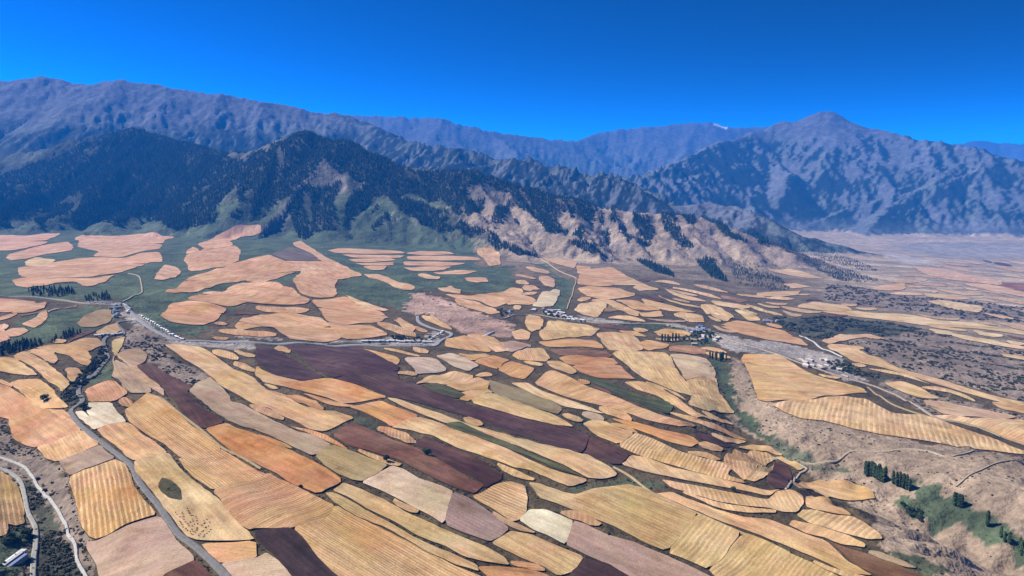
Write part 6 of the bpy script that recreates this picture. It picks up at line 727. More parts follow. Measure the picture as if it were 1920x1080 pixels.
HOUSES = [
    ('white_row', 'small white house in the dotted row along the village road', 'white houses in a row along the village road', (7, 5.5, 3.2), [(-935, 1840),(-923, 1826),(-912, 1815),(-903, 1806),(-890, 1793),(-881, 1786),(-871, 1774),(-860, 1763),(-852, 1756),(-841, 1743),(-833, 1738),(-824, 1730),(-815, 1721),(-806, 1709),(-799, 1707),(-788, 1698),(-781, 1691),(-773, 1686),(-764, 1678)]),
    ('white_row', 'small white house on the zigzag street of the village head', 'white houses on the zigzag street', (7, 5.5, 3.2), [(-1037, 1947),(-1029, 1940),(-1021, 1931),(-1013, 1923),(-1003, 1911),(-998, 1900),(-996, 1889),(-990, 1874)]),
    ('grey', 'grey-roofed farmhouse among the buildings at the village head', 'farmhouses at the village head', (13, 8, 3.5), [(-1033, 1893),(-1049, 1952),(-1024, 1879),(-1043, 1913),(-1004, 1852),(-1053, 1915),(-1000, 1830),(-1038, 1918),(-1058, 1939)]),
    ('grey', 'low roadside house on the lane below the shelter trees', 'houses on the lane below the shelter trees', (12, 7, 3.2), [(-1156, 1991),(-1139, 1981),(-1132, 1985),(-1116, 1978),(-1107, 1978),(-1092, 1971),(-1082, 1971)]),
    ('pale', 'pale farmstead house beside the hairpin road', 'farmstead houses beside the hairpin road', (12, 7, 3.2), [(-934, 1633),(-930, 1644),(-925, 1655),(-917, 1659),(-911, 1667),(-907, 1677)]),
    ('white', 'white roofed house strung along the lower village road', 'white houses strung along the lower village road', (14, 7, 3.2), [(-361, 1775),(-349, 1782),(-334, 1783),(-322, 1787),(-310, 1787),(-297, 1789),(-284, 1789),(-270, 1784),(-257, 1790),(-245, 1796),(-233, 1797),(-218, 1793),(-205, 1792)]),
    ('white_row', 'small white house on the bend above the stream', 'white houses on the stream bend', (7, 5.5, 3.2), [(-208, 1809),(-204, 1822),(-201, 1834),(-197, 1848),(-194, 1876),(-192, 1905),(-189, 1936),(-186, 1959)]),
    ('white', 'white roofed house in the compact hamlet at the green valley mouth', 'houses of the hamlet at the green valley mouth', (13, 8, 3.5), [(187, 2206),(205, 2200),(166, 2282),(197, 2219),(186, 2220),(69, 2346),(127, 2351),(100, 2370),(157, 2322),(183, 2249),(116, 2300),(140, 2376),(137, 2306),(105, 2319),(147, 2333),(154, 2341),(214, 2199),(116, 2349),(157, 2275),(165, 2333),(150, 2382),(73, 2359),(173, 2217),(170, 2241)]),
    ('grey', 'white-edged house in the round compound beside the dark grove', 'houses of the round compound', (14, 8, 3.5), [(-9, 2225),(-9, 2204),(-3, 2343),(-10, 2259)]),
    ('blue', 'blue-grey roofed house above the green village orchard', 'blue-grey roofed houses above the orchard', (15, 9, 3.6), [(572, 2197),(555, 2133),(516, 2117),(561, 2185),(571, 2163),(526, 2105),(569, 2137)]),
    ('pale', 'pale house scattered around the village orchard', 'pale houses around the orchard', (12, 8, 3.4), [(545, 2062),(567, 2018),(571, 2049),(576, 2036),(531, 2027),(562, 2055),(583, 2041),(488, 1935),(542, 2052)]),
    ('pale', 'pale house by the stony stream bed of the lower village', 'pale houses by the stony stream bed', (14, 8, 3.5), [(796, 1821),(724, 1776),(741, 1726),(730, 1748),(712, 1742),(774, 1682),(749, 1820),(749, 1806),(748, 1747),(772, 1763),(778, 1676),(716, 1754),(790, 1734),(791, 1832),(774, 1747),(721, 1795)]),
    ('grey', 'grey roofed house of the settlement on the shrubby fan', 'houses of the settlement on the shrubby fan', (14, 8, 3.5), [(875, 2396),(847, 2402),(850, 2391),(841, 2409),(836, 2391)]),
    ('pale', 'pale house in the far hamlet under the bare foothills', 'houses of the far hamlet under the bare foothills', (16, 10, 4), [(3836, 9683),(3860, 9599),(3806, 9713),(3774, 9748),(3814, 9845)]),
]
POPLAR = [
    ('tall dark poplar in the dense row at the ravine head', 'poplars of the dense row', (21, 27), [(559, 1113),(559, 1108),(562, 1111),(566, 1109),(564, 1105),(566, 1104),(567, 1100),(569, 1096),(571, 1095),(572, 1094),(572, 1092),(574, 1089),(577, 1091),(575, 1087),(580, 1092)]),
    ('slim poplar trailing after the dense row in the ravine', 'poplars trailing after the dense row', (19, 24), [(582, 1073),(585, 1068),(589, 1066),(593, 1063),(596, 1060),(598, 1055)]),
    ('poplar of the close trio beside the green ravine meadow', 'poplar trio beside the meadow', (18, 22), [(628, 993),(631, 992),(633, 989),(635, 987)]),
    ('lone slender poplar above the ravine meadow', 'slender lone poplar', (22, 23), [(645, 944)]),
    ('poplar in the thin roadside line where the ravine widens', 'poplars of the thin roadside line', (15, 20), [(646, 917),(645, 908),(649, 904)]),
    ('dark poplar in the clump where the ravine leaves the fields', 'poplars of the ravine clump', (17, 23), [(656, 894),(656, 890),(655, 889),(655, 882),(654, 879),(653, 873)]),
    ('tall poplar beside the village orchard', 'poplars beside the village orchard', (17, 24), [(408, 1966),(417, 1972),(424, 1967),(428, 1961),(439, 1977),(448, 1978),(458, 1988)]),
    ('tall poplar in the dark grove at the green ravine head', 'poplars of the grove at the ravine head', (18, 26), [(497, 1811),(504, 1811),(512, 1814),(510, 1800),(511, 1767),(518, 1778),(530, 1810),(534, 1797)]),
]
ROUND = [
    ('round dark tree alone in the gold field', 'lone', (12, 12.5), [(-765, 1167)]),
    ('round dark tree at the bend beside the chalky white patch', 'lone', (12, 12.5), [(-671, 1115)]),
    ('round tree on the bank between mauve plough land and fallow', 'lone', (11, 11.4), [(-171, 960)]),
    ('round tree between the mauve and the maroon ploughed slopes', 'lone', (12, 12.4), [(-120, 1000)]),
    ('small round tree on the bank between two peach strips', 'lone', (8, 8.4), [(294, 930)]),
    ('small round tree at the edge of the deep orange strip', 'lone', (5, 5.4), [(-257, 853)]),
    ('small round tree on the bank of the pink fallow strip', 'lone', (4.5, 4.8), [(113, 810)]),
    ('leafy tree in the thicket by the ravine farm', 'trees by the ravine farm', (6, 9), [(-529, 723),(-528, 756),(-526, 739),(-536, 738),(-535, 742),(-528, 735),(-525, 746),(-530, 755),(-536, 764),(-533, 733),(-530, 728),(-531, 759)]),
    ('leafy tree of the dark copse above the green hay meadow', 'trees of the hay meadow copse', (5, 8), [(576, 980),(589, 1011),(575, 1008),(580, 1006),(571, 1019),(580, 1004),(580, 996),(591, 1007),(572, 1023),(576, 985),(580, 989),(574, 1010),(582, 1013),(580, 1013),(577, 1015),(588, 1004),(573, 1014),(575, 1006)]),
    ('dark tree in the roadside thicket above the elbow of the road', 'trees of the roadside thicket', (5, 9), [(-756, 1231),(-837, 1487),(-874, 1547),(-754, 1241),(-745, 1239),(-829, 1421),(-751, 1263),(-865, 1530),(-747, 1252),(-826, 1457),(-791, 1333),(-830, 1471),(-749, 1234),(-845, 1464),(-772, 1288),(-850, 1497),(-876, 1541),(-857, 1519),(-764, 1283),(-863, 1513),(-814, 1400),(-801, 1351),(-820, 1408),(-836, 1469),(-829, 1439),(-737, 1186),(-819, 1413),(-811, 1378),(-781, 1297),(-809, 1385),(-859, 1510),(-852, 1514),(-834, 1434),(-860, 1500),(-817, 1384),(-744, 1221),(-824, 1426),(-756, 1267),(-859, 1505),(-756, 1249)]),
    ('dark leafy tree around the orchard of the middle village', 'trees around the orchard', (6, 10), [(560, 2084),(523, 2058),(507, 1972),(528, 1961),(534, 1986),(564, 2058),(542, 2028),(535, 2088),(521, 2082),(491, 2019),(571, 2065),(476, 1996),(497, 2063),(510, 1945),(559, 2051),(545, 2091),(574, 2084),(489, 1965),(477, 2010),(486, 1986),(566, 2072),(564, 2104),(520, 1951),(534, 2055),(510, 2059),(471, 1986)]),
    ('dark leafy tree in the grove of the round compound', 'trees of the compound grove', (8, 11), [(-37, 2270),(-23, 2237),(-33, 2209),(-29, 2189),(-43, 2280),(-33, 2228),(-18, 2219),(-32, 2327)]),
    ('leafy tree along the lower village road', 'trees along the lower village road', (6, 10), [(-284, 1820),(-246, 1815),(-298, 1809),(-283, 1800),(-301, 1815),(-235, 1823),(-213, 1802),(-242, 1800),(-272, 1794),(-227, 1809),(-207, 1836),(-266, 1810),(-259, 1814),(-277, 1805),(-286, 1807),(-208, 1825),(-273, 1810),(-290, 1816),(-274, 1826),(-238, 1817)]),
    ('leafy tree among the hamlet houses at the green valley mouth', 'trees among the hamlet houses', (6, 10), [(164, 2229),(156, 2236),(100, 2319),(141, 2270),(128, 2286),(126, 2317),(113, 2335),(148, 2324),(108, 2288),(116, 2312),(118, 2276),(169, 2199),(143, 2242),(129, 2252)]),
    ('dark leafy tree by the lower village stream bed', 'trees by the lower village stream bed', (6, 10), [(816, 1748),(842, 1750),(822, 1746),(783, 1746),(814, 1767),(806, 1760),(809, 1716),(827, 1767),(819, 1725),(839, 1738),(808, 1746),(807, 1724),(799, 1767),(800, 1721),(824, 1793),(802, 1784)]),
]
SHELTER = [
    ('dark conifer in the shelter belt below the pink-tan fields', 'conifers of the upper shelter belt', (12, 20), [(-1431, 2186),(-1400, 2185),(-1372, 2126),(-1388, 2195),(-1362, 2164),(-1370, 2090),(-1421, 2162),(-1295, 2109),(-1294, 2132),(-1282, 2117),(-1284, 2084),(-1321, 2082),(-1428, 2217),(-1359, 2136),(-1374, 2165),(-1270, 2110),(-1353, 2099),(-1403, 2165),(-1327, 2106),(-1312, 2116),(-1408, 2201),(-1327, 2141),(-1416, 2183),(-1285, 2112),(-1273, 2101),(-1262, 2092),(-1430, 2163),(-1281, 2102),(-1430, 2198),(-1410, 2162),(-1325, 2095),(-1355, 2065),(-1292, 2077),(-1326, 2125),(-1311, 2125),(-1386, 2161),(-1381, 2125),(-1347, 2134),(-1282, 2092),(-1334, 2159),(-1319, 2106),(-1345, 2082),(-1310, 2097),(-1317, 2139),(-1346, 2125),(-1257, 2095),(-1329, 2115),(-1370, 2188),(-1348, 2154),(-1308, 2104),(-1387, 2177),(-1355, 2114),(-1302, 2133),(-1313, 2086),(-1313, 2165)]),
    ('dark conifer in the grove behind the village head', 'conifers behind the village head', (11, 17), [(-1125, 2022),(-1133, 2016),(-1181, 2065),(-1164, 2075),(-1148, 2070),(-1163, 2004),(-1143, 2011),(-1179, 2055),(-1113, 2009),(-1166, 2020),(-1177, 2032),(-1111, 2015),(-1177, 2039),(-1191, 2038),(-1147, 2042),(-1145, 2025),(-1175, 2015),(-1161, 2092),(-1122, 2009),(-1167, 2049),(-1148, 2001),(-1139, 2035),(-1152, 2034),(-1186, 2044),(-1143, 2050),(-1119, 2027)]),
    ('dark conifer in the belt along the foot of the green hay ground', 'conifers of the lower belt', (12, 20), [(-1029, 1510),(-1002, 1502),(-1037, 1480),(-1010, 1455),(-1054, 1466),(-999, 1465),(-1002, 1434),(-1008, 1542),(-1062, 1488),(-1009, 1421),(-1031, 1525),(-1012, 1512),(-1030, 1492),(-1021, 1448),(-1009, 1516),(-1024, 1488),(-1044, 1492),(-1040, 1520),(-1034, 1519),(-1011, 1481),(-1039, 1473),(-1050, 1508),(-999, 1476),(-1029, 1472),(-1001, 1447),(-1019, 1513),(-1039, 1511),(-1001, 1416),(-993, 1524),(-1005, 1497),(-1045, 1471),(-1022, 1524),(-1021, 1428),(-1031, 1501),(-1014, 1527),(-1013, 1498),(-1010, 1468),(-999, 1517),(-997, 1500),(-1029, 1514),(-1018, 1460),(-997, 1435),(-1051, 1497),(-1021, 1506),(-1006, 1525),(-992, 1424)]),
    ('dark conifer in the short belt above the dull tan field', 'conifers of the short belt', (10, 16), [(-979, 1583),(-988, 1606),(-989, 1566),(-978, 1616),(-984, 1555),(-985, 1599),(-971, 1630),(-996, 1581),(-992, 1603),(-981, 1609),(-990, 1635),(-991, 1559),(-987, 1594),(-968, 1614),(-990, 1623),(-988, 1614),(-974, 1603),(-978, 1591),(-975, 1598),(-982, 1576)]),
]
HERD = [(-374, 775),(-370, 770),(-365, 765),(-360, 755),(-358, 753),(-355, 749),(-352, 744),(-348, 741),(-345, 738),(-341, 736),(-338, 731),(-366, 774),(-363, 770),(-361, 766),(-358, 760),(-354, 755),(-350, 751),(-347, 747),(-365, 785),(-362, 780),(-359, 776),(-357, 773),(-354, 769),(-350, 762),(-347, 757),(-343, 751),(-343, 747),(-341, 740),(-338, 736),(-335, 729),(-352, 769),(-348, 767),(-345, 763),(-343, 758),(-340, 752),(-337, 744),(-336, 741),(-335, 738),(-335, 734),(-349, 755),(-334, 749),(-333, 752),(-328, 744),(-328, 736),(-328, 738),(-328, 731),(-328, 727),(-336, 759),(-333, 760),(-328, 755),(-326, 747),(-321, 740),(-321, 736),(-322, 732),(-323, 729),(-322, 725),(-333, 754),(-328, 745)]
FARM = [(-499, 694),(-499, 681),(-498, 706)]
GREENHOUSE = [(-87, 1876),(-50, 1958)]
# ------------------------------------------------------------------ helpers
def inside(x, y, poly):
    """points inside a polygon (numpy, even-odd)"""
    c = np.zeros(x.shape, bool); n = len(poly)
    px = [p[0] for p in poly]; py = [p[1] for p in poly]
    bb = (x >= min(px)) & (x <= max(px)) & (y >= min(py)) & (y <= max(py))
    if not bb.any(): return c
    xx = x[bb]; yy = y[bb]; k = np.zeros(xx.shape, bool)
    for i in range(n):
        x1, y1 = poly[i]; x2, y2 = poly[i - 1]
        if y1 == y2: continue
        k ^= ((y1 > yy) != (y2 > yy)) & (xx < (x2 - x1) * (yy - y1) / (y2 - y1) + x1)
    c[bb] = k
    return c

def tag(o, label=None, cat=None, group=None, kind=None):
    if label: o['label'] = label
    if cat: o['category'] = cat
    if group: o['group'] = group
    if kind: o['kind'] = kind
    return o

def link(name, me, parent=None):
    o = bpy.data.objects.new(name, me); col.objects.link(o)
    if parent is not None: o.parent = parent
    return o

def mesh_np(name, verts, faces, mat=None, smooth=True):
    me = bpy.data.meshes.new(name); me.from_pydata([tuple(v) for v in verts], [], [tuple(f) for f in faces])
    if mat: me.materials.append(mat)
    if smooth: me.shade_smooth()
    return me

def nmat(name):
    m = bpy.data.materials.new(name); m.use_nodes = True; n = m.node_tree.nodes; l = m.node_tree.links
    b = n['Principled BSDF']; b.inputs['Roughness'].default_value = 0.95
    b.inputs['Specular IOR Level'].default_value = 0.15
    return m, n, l, b

def math_n(n, l, op, a, b=None, clamp=False):
    k = n.new('ShaderNodeMath'); k.operation = op; k.use_clamp = clamp
    for i, v in enumerate((a, b)):
        if v is None: continue
        if isinstance(v, (int, float)): k.inputs[i].default_value = v
        else: l.new(v, k.inputs[i])
    return k.outputs[0]

def noise_n(n, l, vec, scale, detail=3, rough=0.55, dist=0.0):
    k = n.new('ShaderNodeTexNoise'); k.inputs['Scale'].default_value = scale; k.inputs['Detail'].default_value = detail
    k.inputs['Roughness'].default_value = rough; k.inputs['Distortion'].default_value = dist
    l.new(vec, k.inputs['Vector']); return k.outputs['Fac']

def range_n(n, l, v, a, b, c, d):
    k = n.new('ShaderNodeMapRange'); k.inputs[1].default_value = a; k.inputs[2].default_value = b; k.inputs[3].default_value = c; k.inputs[4].default_value = d
    l.new(v, k.inputs[0]); return k.outputs[0]

def mix_n(n, l, typ, fac, a, b):
    k = n.new('ShaderNodeMix'); k.data_type = 'RGBA'; k.blend_type = typ
    if isinstance(fac, (int, float)): k.inputs[0].default_value = fac
    else: l.new(fac, k.inputs[0])
    for i, v in ((6, a), (7, b)):
        if isinstance(v, tuple): k.inputs[i].default_value = (*v, 1)
        else: l.new(v, k.inputs[i])
    return k.outputs[2]

def val_rgb(n, l, v):
    k = n.new('ShaderNodeCombineColor'); [l.new(v, k.inputs[i]) for i in range(3)]; return k.outputs[0]

def bump_n(n, l, b, h, strength, dist):
    k = n.new('ShaderNodeBump'); k.inputs['Strength'].default_value = strength; k.inputs['Distance'].default_value = dist
    l.new(h, k.inputs['Height']); l.new(k.outputs['Normal'], b.inputs['Normal'])

ALB = 0.66                                     # surveyed picture colours to albedo

# ------------------------------------------------------------------ terrain cover (what grows or lies on it)
COVER_RGB = dict(bank=(0.078, 0.057, 0.029), scrub=(0.190, 0.145, 0.110), green=(0.066, 0.086, 0.046), lime=(0.16, 0.24, 0.05),
                 hill=(0.255, 0.188, 0.130), tan=(0.300, 0.225, 0.155), river=(0.27, 0.235, 0.205), redbank=(0.34, 0.22, 0.165), sand=(0.40, 0.34, 0.29),
                 bush=(0.060, 0.060, 0.038), greenrav=(0.060, 0.078, 0.040), green2=(0.10, 0.105, 0.065), greenbank=(0.060, 0.068, 0.036))
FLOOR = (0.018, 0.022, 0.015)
x = GX.ravel(); y = GY.ravel(); z = GZ.ravel(); rr_ = np.hypot(x, y)
dzx = np.zeros_like(GZ)
tr = np.gradient(GZ, axis=0) / np.gradient(np.hypot(GX, GY), axis=0)
ta = np.gradient(GZ, axis=1) / (np.gradient(np.broadcast_to(AZ, GZ.shape), axis=1) * np.hypot(GX, GY))
an = np.arctan2(GX, GY)
gx_ = (tr * np.sin(an) + ta * np.cos(an)).ravel(); gy_ = (tr * np.cos(an) - ta * np.sin(an)).ravel()
slope = np.hypot(gx_, gy_)
zm, own = mountains(x, y)
onm = (zm > base_plane(x, y) + 12) & (rr_ > 3300)
own = np.where(onm, own, -1)
cov = np.empty((len(x), 3)); cov[:] = COVER_RGB['bank']
# open ground beyond the fields: dry fan with scrub
far = smooth(2600, 4500, rr_)
nz = fbm(x / 700 + y / 2400, y / 230, 91, 4)
dry = np.array((0.33, 0.25, 0.175)); dark = np.array((0.095, 0.085, 0.058))
fan = dry * (0.5 + 0.5 * smooth(-0.3, 0.5, nz))[:, None] + dark * (0.5 - 0.5 * smooth(-0.3, 0.5, nz))[:, None]
rightside = smooth(600, 2200, x) * smooth(1500, 2600, rr_)
k = np.maximum(far * 0.6, rightside)[:, None]; cov = cov * (1 - k) + (fan * (1 + 0.25 * rightside[:, None])) * k
flats = (smooth(6500, 9000, rr_) * smooth(1500, 3000, x))[:, None]
cov = cov * (1 - flats * 0.7) + np.array((0.36, 0.28, 0.21)) * flats * 0.7
wx = x + 6 * fbm(x / 40, y / 40, 95, 3) * (1 + rr_ / 900); wy = y + 6 * fbm(x / 40, y / 40, 96, 3) * (1 + rr_ / 900)
low = rr_ < 14000
for kind, poly, _d in COVER:
    m = inside(wx, wy, poly) & low
    cov[m] = COVER_RGB[kind]
# mountains: dry grass and rock; woods on the shaded sides
mt = own >= 0
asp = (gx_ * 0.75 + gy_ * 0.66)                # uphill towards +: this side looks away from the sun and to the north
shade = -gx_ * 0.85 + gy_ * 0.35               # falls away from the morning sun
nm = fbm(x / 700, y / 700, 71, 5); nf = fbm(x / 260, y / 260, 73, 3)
rock = np.array((0.122, 0.124, 0.140)); grass = np.array((0.105, 0.118, 0.105)); high = np.array((0.092, 0.090, 0.108))
g = smooth(-0.4, 0.5, nm)[:, None]
base = rock * (1 - g) + grass * g
hh = smooth(700, 1500, z)[:, None]; base = base * (1 - hh) + high * hh
mr = mt & (own != 0)
cov[mr] = base[mr]
tanm = np.array((0.275, 0.205, 0.150)); grn = np.array((0.085, 0.115, 0.052))
m0 = own == 0
t0 = smooth(-700, 300, x)[:, None]
up = smooth(180, 330, z)[:, None]
c0 = (grn * (1 - up) + np.array((0.095, 0.095, 0.070)) * up) * (1 - t0) + tanm * t0
cov[own == 1] = (np.array((0.080, 0.098, 0.056)) * (1 - 0.5 * up) + 0.5 * up * np.array((0.10, 0.10, 0.08)))[own == 1]
keep = np.zeros(len(x), bool)
for kind, poly, _d in COVER:
    if kind in ('tan', 'lime', 'green'): keep |= inside(wx, wy, poly) & low
sel = m0 & ~keep; cov[sel] = c0[sel]
rk = (smooth(0.75, 1.05, slope) * m0)[:, None]; cov = cov * (1 - rk) + np.array((0.17, 0.14, 0.12)) * rk
# far woods, with shade painted into the dark of slopes turned from the sun
wood_shade = smooth(0.02, 0.30, shade + 0.25 * nf) * smooth(1150, 650, z + 200 * nm) * smooth(6800, 8200, rr_) * mt
wood_shade = np.where((own == 4), smooth(0.0, 0.07, 0.7 * shade + 0.34 * nm + 0.05 * nf) * smooth(1120, 940, z + 150 * nm) * smooth(-330, -120, z), wood_shade)
wood_shade = np.where((own == 6), smooth(0.15, 0.4, shade + 0.3 * nf) * 0.7, wood_shade)
wood_shade = np.where((own == 1), 0.85 * smooth(-1.0, -0.5, nm) * smooth(40, 110, z - base_plane(x, y)), wood_shade)
wood_shade = np.where((own == 3), wood_shade * 0.35, wood_shade)
wood_shade = np.where((own == 2), (0.25 + 0.75 * smooth(-0.30, -0.05, shade + 0.3 * nf)) * smooth(1080, 900, z + 170 * nm), wood_shade)
cov = cov * (1 - wood_shade[:, None]) + np.array(FLOOR) * wood_shade[:, None]
for dens, poly in FOREST:
    m = inside(wx, wy, poly) & (rr_ < 8300) & mt
    cov[m] = cov[m] * (1 - 0.68 * dens) + np.array(FLOOR) * 0.68 * dens
snow = (np.hypot(x - 5520, y - 20000) < 170) & (own == 3) & (z > 1450)
cov[snow] = (0.8, 0.82, 0.85)

def ground_material():
    m, n, l, b = nmat('land_cover')
    at = n.new('ShaderNodeAttribute'); at.attribute_name = 'cover'
    ge = n.new('ShaderNodeNewGeometry'); p = ge.outputs['Position']
    n1 = noise_n(n, l, p, 0.012, 4, 0.6); n2 = noise_n(n, l, p, 0.09, 3, 0.65); n3 = noise_n(n, l, p, 0.0028, 4, 0.6)
    v = math_n(n, l, 'MULTIPLY', range_n(n, l, n1, 0.3, 0.7, 0.60, 1.40), range_n(n, l, n2, 0.3, 0.7, 0.68, 1.30))
    v = math_n(n, l, 'MULTIPLY', v, range_n(n, l, n3, 0.3, 0.7, 0.80, 1.22))
    c = mix_n(n, l, 'MULTIPLY', 1.0, at.outputs['Color'], val_rgb(n, l, v))
    # tufts of dry shrub, dark freckles
    vo = n.new('ShaderNodeTexVoronoi'); vo.inputs['Scale'].default_value = 0.11; l.new(p, vo.inputs['Vector'])
    f = math_n(n, l, 'MULTIPLY', range_n(n, l, vo.outputs['Distance'], 0.18, 0.32, 1.0, 0.0), range_n(n, l, n1, 0.48, 0.62, 0.0, 0.75))
    f = math_n(n, l, 'MULTIPLY', f, 1.0, True)
    c = mix_n(n, l, 'MIX', f, c, (0.045, 0.042, 0.028))
    l.new(c, b.inputs['Base Color'])
    h = math_n(n, l, 'ADD', math_n(n, l, 'MULTIPLY', n1, 6.0), math_n(n, l, 'MULTIPLY', n2, 1.2))
    nb = noise_n(n, l, p, 0.006, 6, 0.68)
    h = math_n(n, l, 'ADD', h, math_n(n, l, 'MULTIPLY', nb, 34.0))
    bump_n(n, l, b, h, 0.8, 1.0)
    return m

GROUND_MAT = ground_material()
nr, na = GX.shape
idx = np.arange(nr * na).reshape(nr, na)
quads = np.stack([idx[:-1, :-1], idx[:-1, 1:], idx[1:, 1:], idx[1:, :-1]], -1).reshape(-1, 4)
V = np.stack([x, y, z], -1)
fown = own[quads[:, 0]]
PLACES = {-1: ('ground', 'valley floor of banks, scrub and grass between the fields'),
          0: ('wooded_ridge', 'rocky ridge with spruce woods and green grassy foot'), 1: ('wooded_ridge', 'dark ridge wholly clothed in spruce behind the pink fields'),
          2: ('mountain_range', 'long bluish mountain range with dark woods on its lower flanks'), 3: ('mountain_range', 'pale distant range with a small snow patch'),
          4: ('mountain', 'big furrowed mountain with a blunt summit above the river flats'), 5: ('mountain_range', 'faint blue hills at the far end of the valley'),
          6: ('foothills', 'low eroded hills behind the tail of the wooded ridge')}
for key, (nm_, lab) in PLACES.items():
    q = quads[fown == key]
    if not len(q): continue
    u, inv = np.unique(q, return_inverse=True); q2 = inv.reshape(-1, 4)
    me = bpy.data.meshes.new(nm_)
    me.vertices.add(len(u)); me.vertices.foreach_set('co', V[u].astype(np.float32).ravel())
    me.loops.add(q2.size); me.loops.foreach_set('vertex_index', q2.astype(np.int32).ravel())
    me.polygons.add(len(q2)); me.polygons.foreach_set('loop_start', np.arange(0, q2.size, 4, dtype=np.int32)); me.polygons.foreach_set('loop_total', np.full(len(q2), 4, np.int32))
    me.update(calc_edges=True)
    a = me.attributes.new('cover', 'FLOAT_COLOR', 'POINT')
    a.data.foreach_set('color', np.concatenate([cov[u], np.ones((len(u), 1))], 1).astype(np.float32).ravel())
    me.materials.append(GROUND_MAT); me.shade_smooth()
    tag(link(nm_, me), lab, None, None, 'structure')

# ------------------------------------------------------------------ air
HAZE_TOP = float(GZ.max()) + 45
def haze_box():
    me = bpy.data.meshes.new('haze'); bm = bmesh.new()
    bmesh.ops.create_cube(bm, size=1.0)
    for v in bm.verts:
        v.co = Vector((v.co.x * 110000, v.co.y * 104000, -900 if v.co.z < 0 else HAZE_TOP))
    bm.to_mesh(me); bm.free(); o = link('haze', me); tag(o, 'blue summer haze filling the valley air', None, None, 'stuff')
    m = bpy.data.materials.new('haze'); m.use_nodes = True; n = m.node_tree.nodes; l = m.node_tree.links; n.clear()
    out = n.new('ShaderNodeOutputMaterial'); pv = n.new('ShaderNodeVolumePrincipled')
    pv.inputs['Color'].default_value = HAZE_RGB; pv.inputs['Density'].default_value = HAZE_DENSITY; pv.inputs['Anisotropy'].default_value = 0.0
    l.new(pv.outputs['Volume'], out.inputs['Volume']); me.materials.append(m)
haze_box()

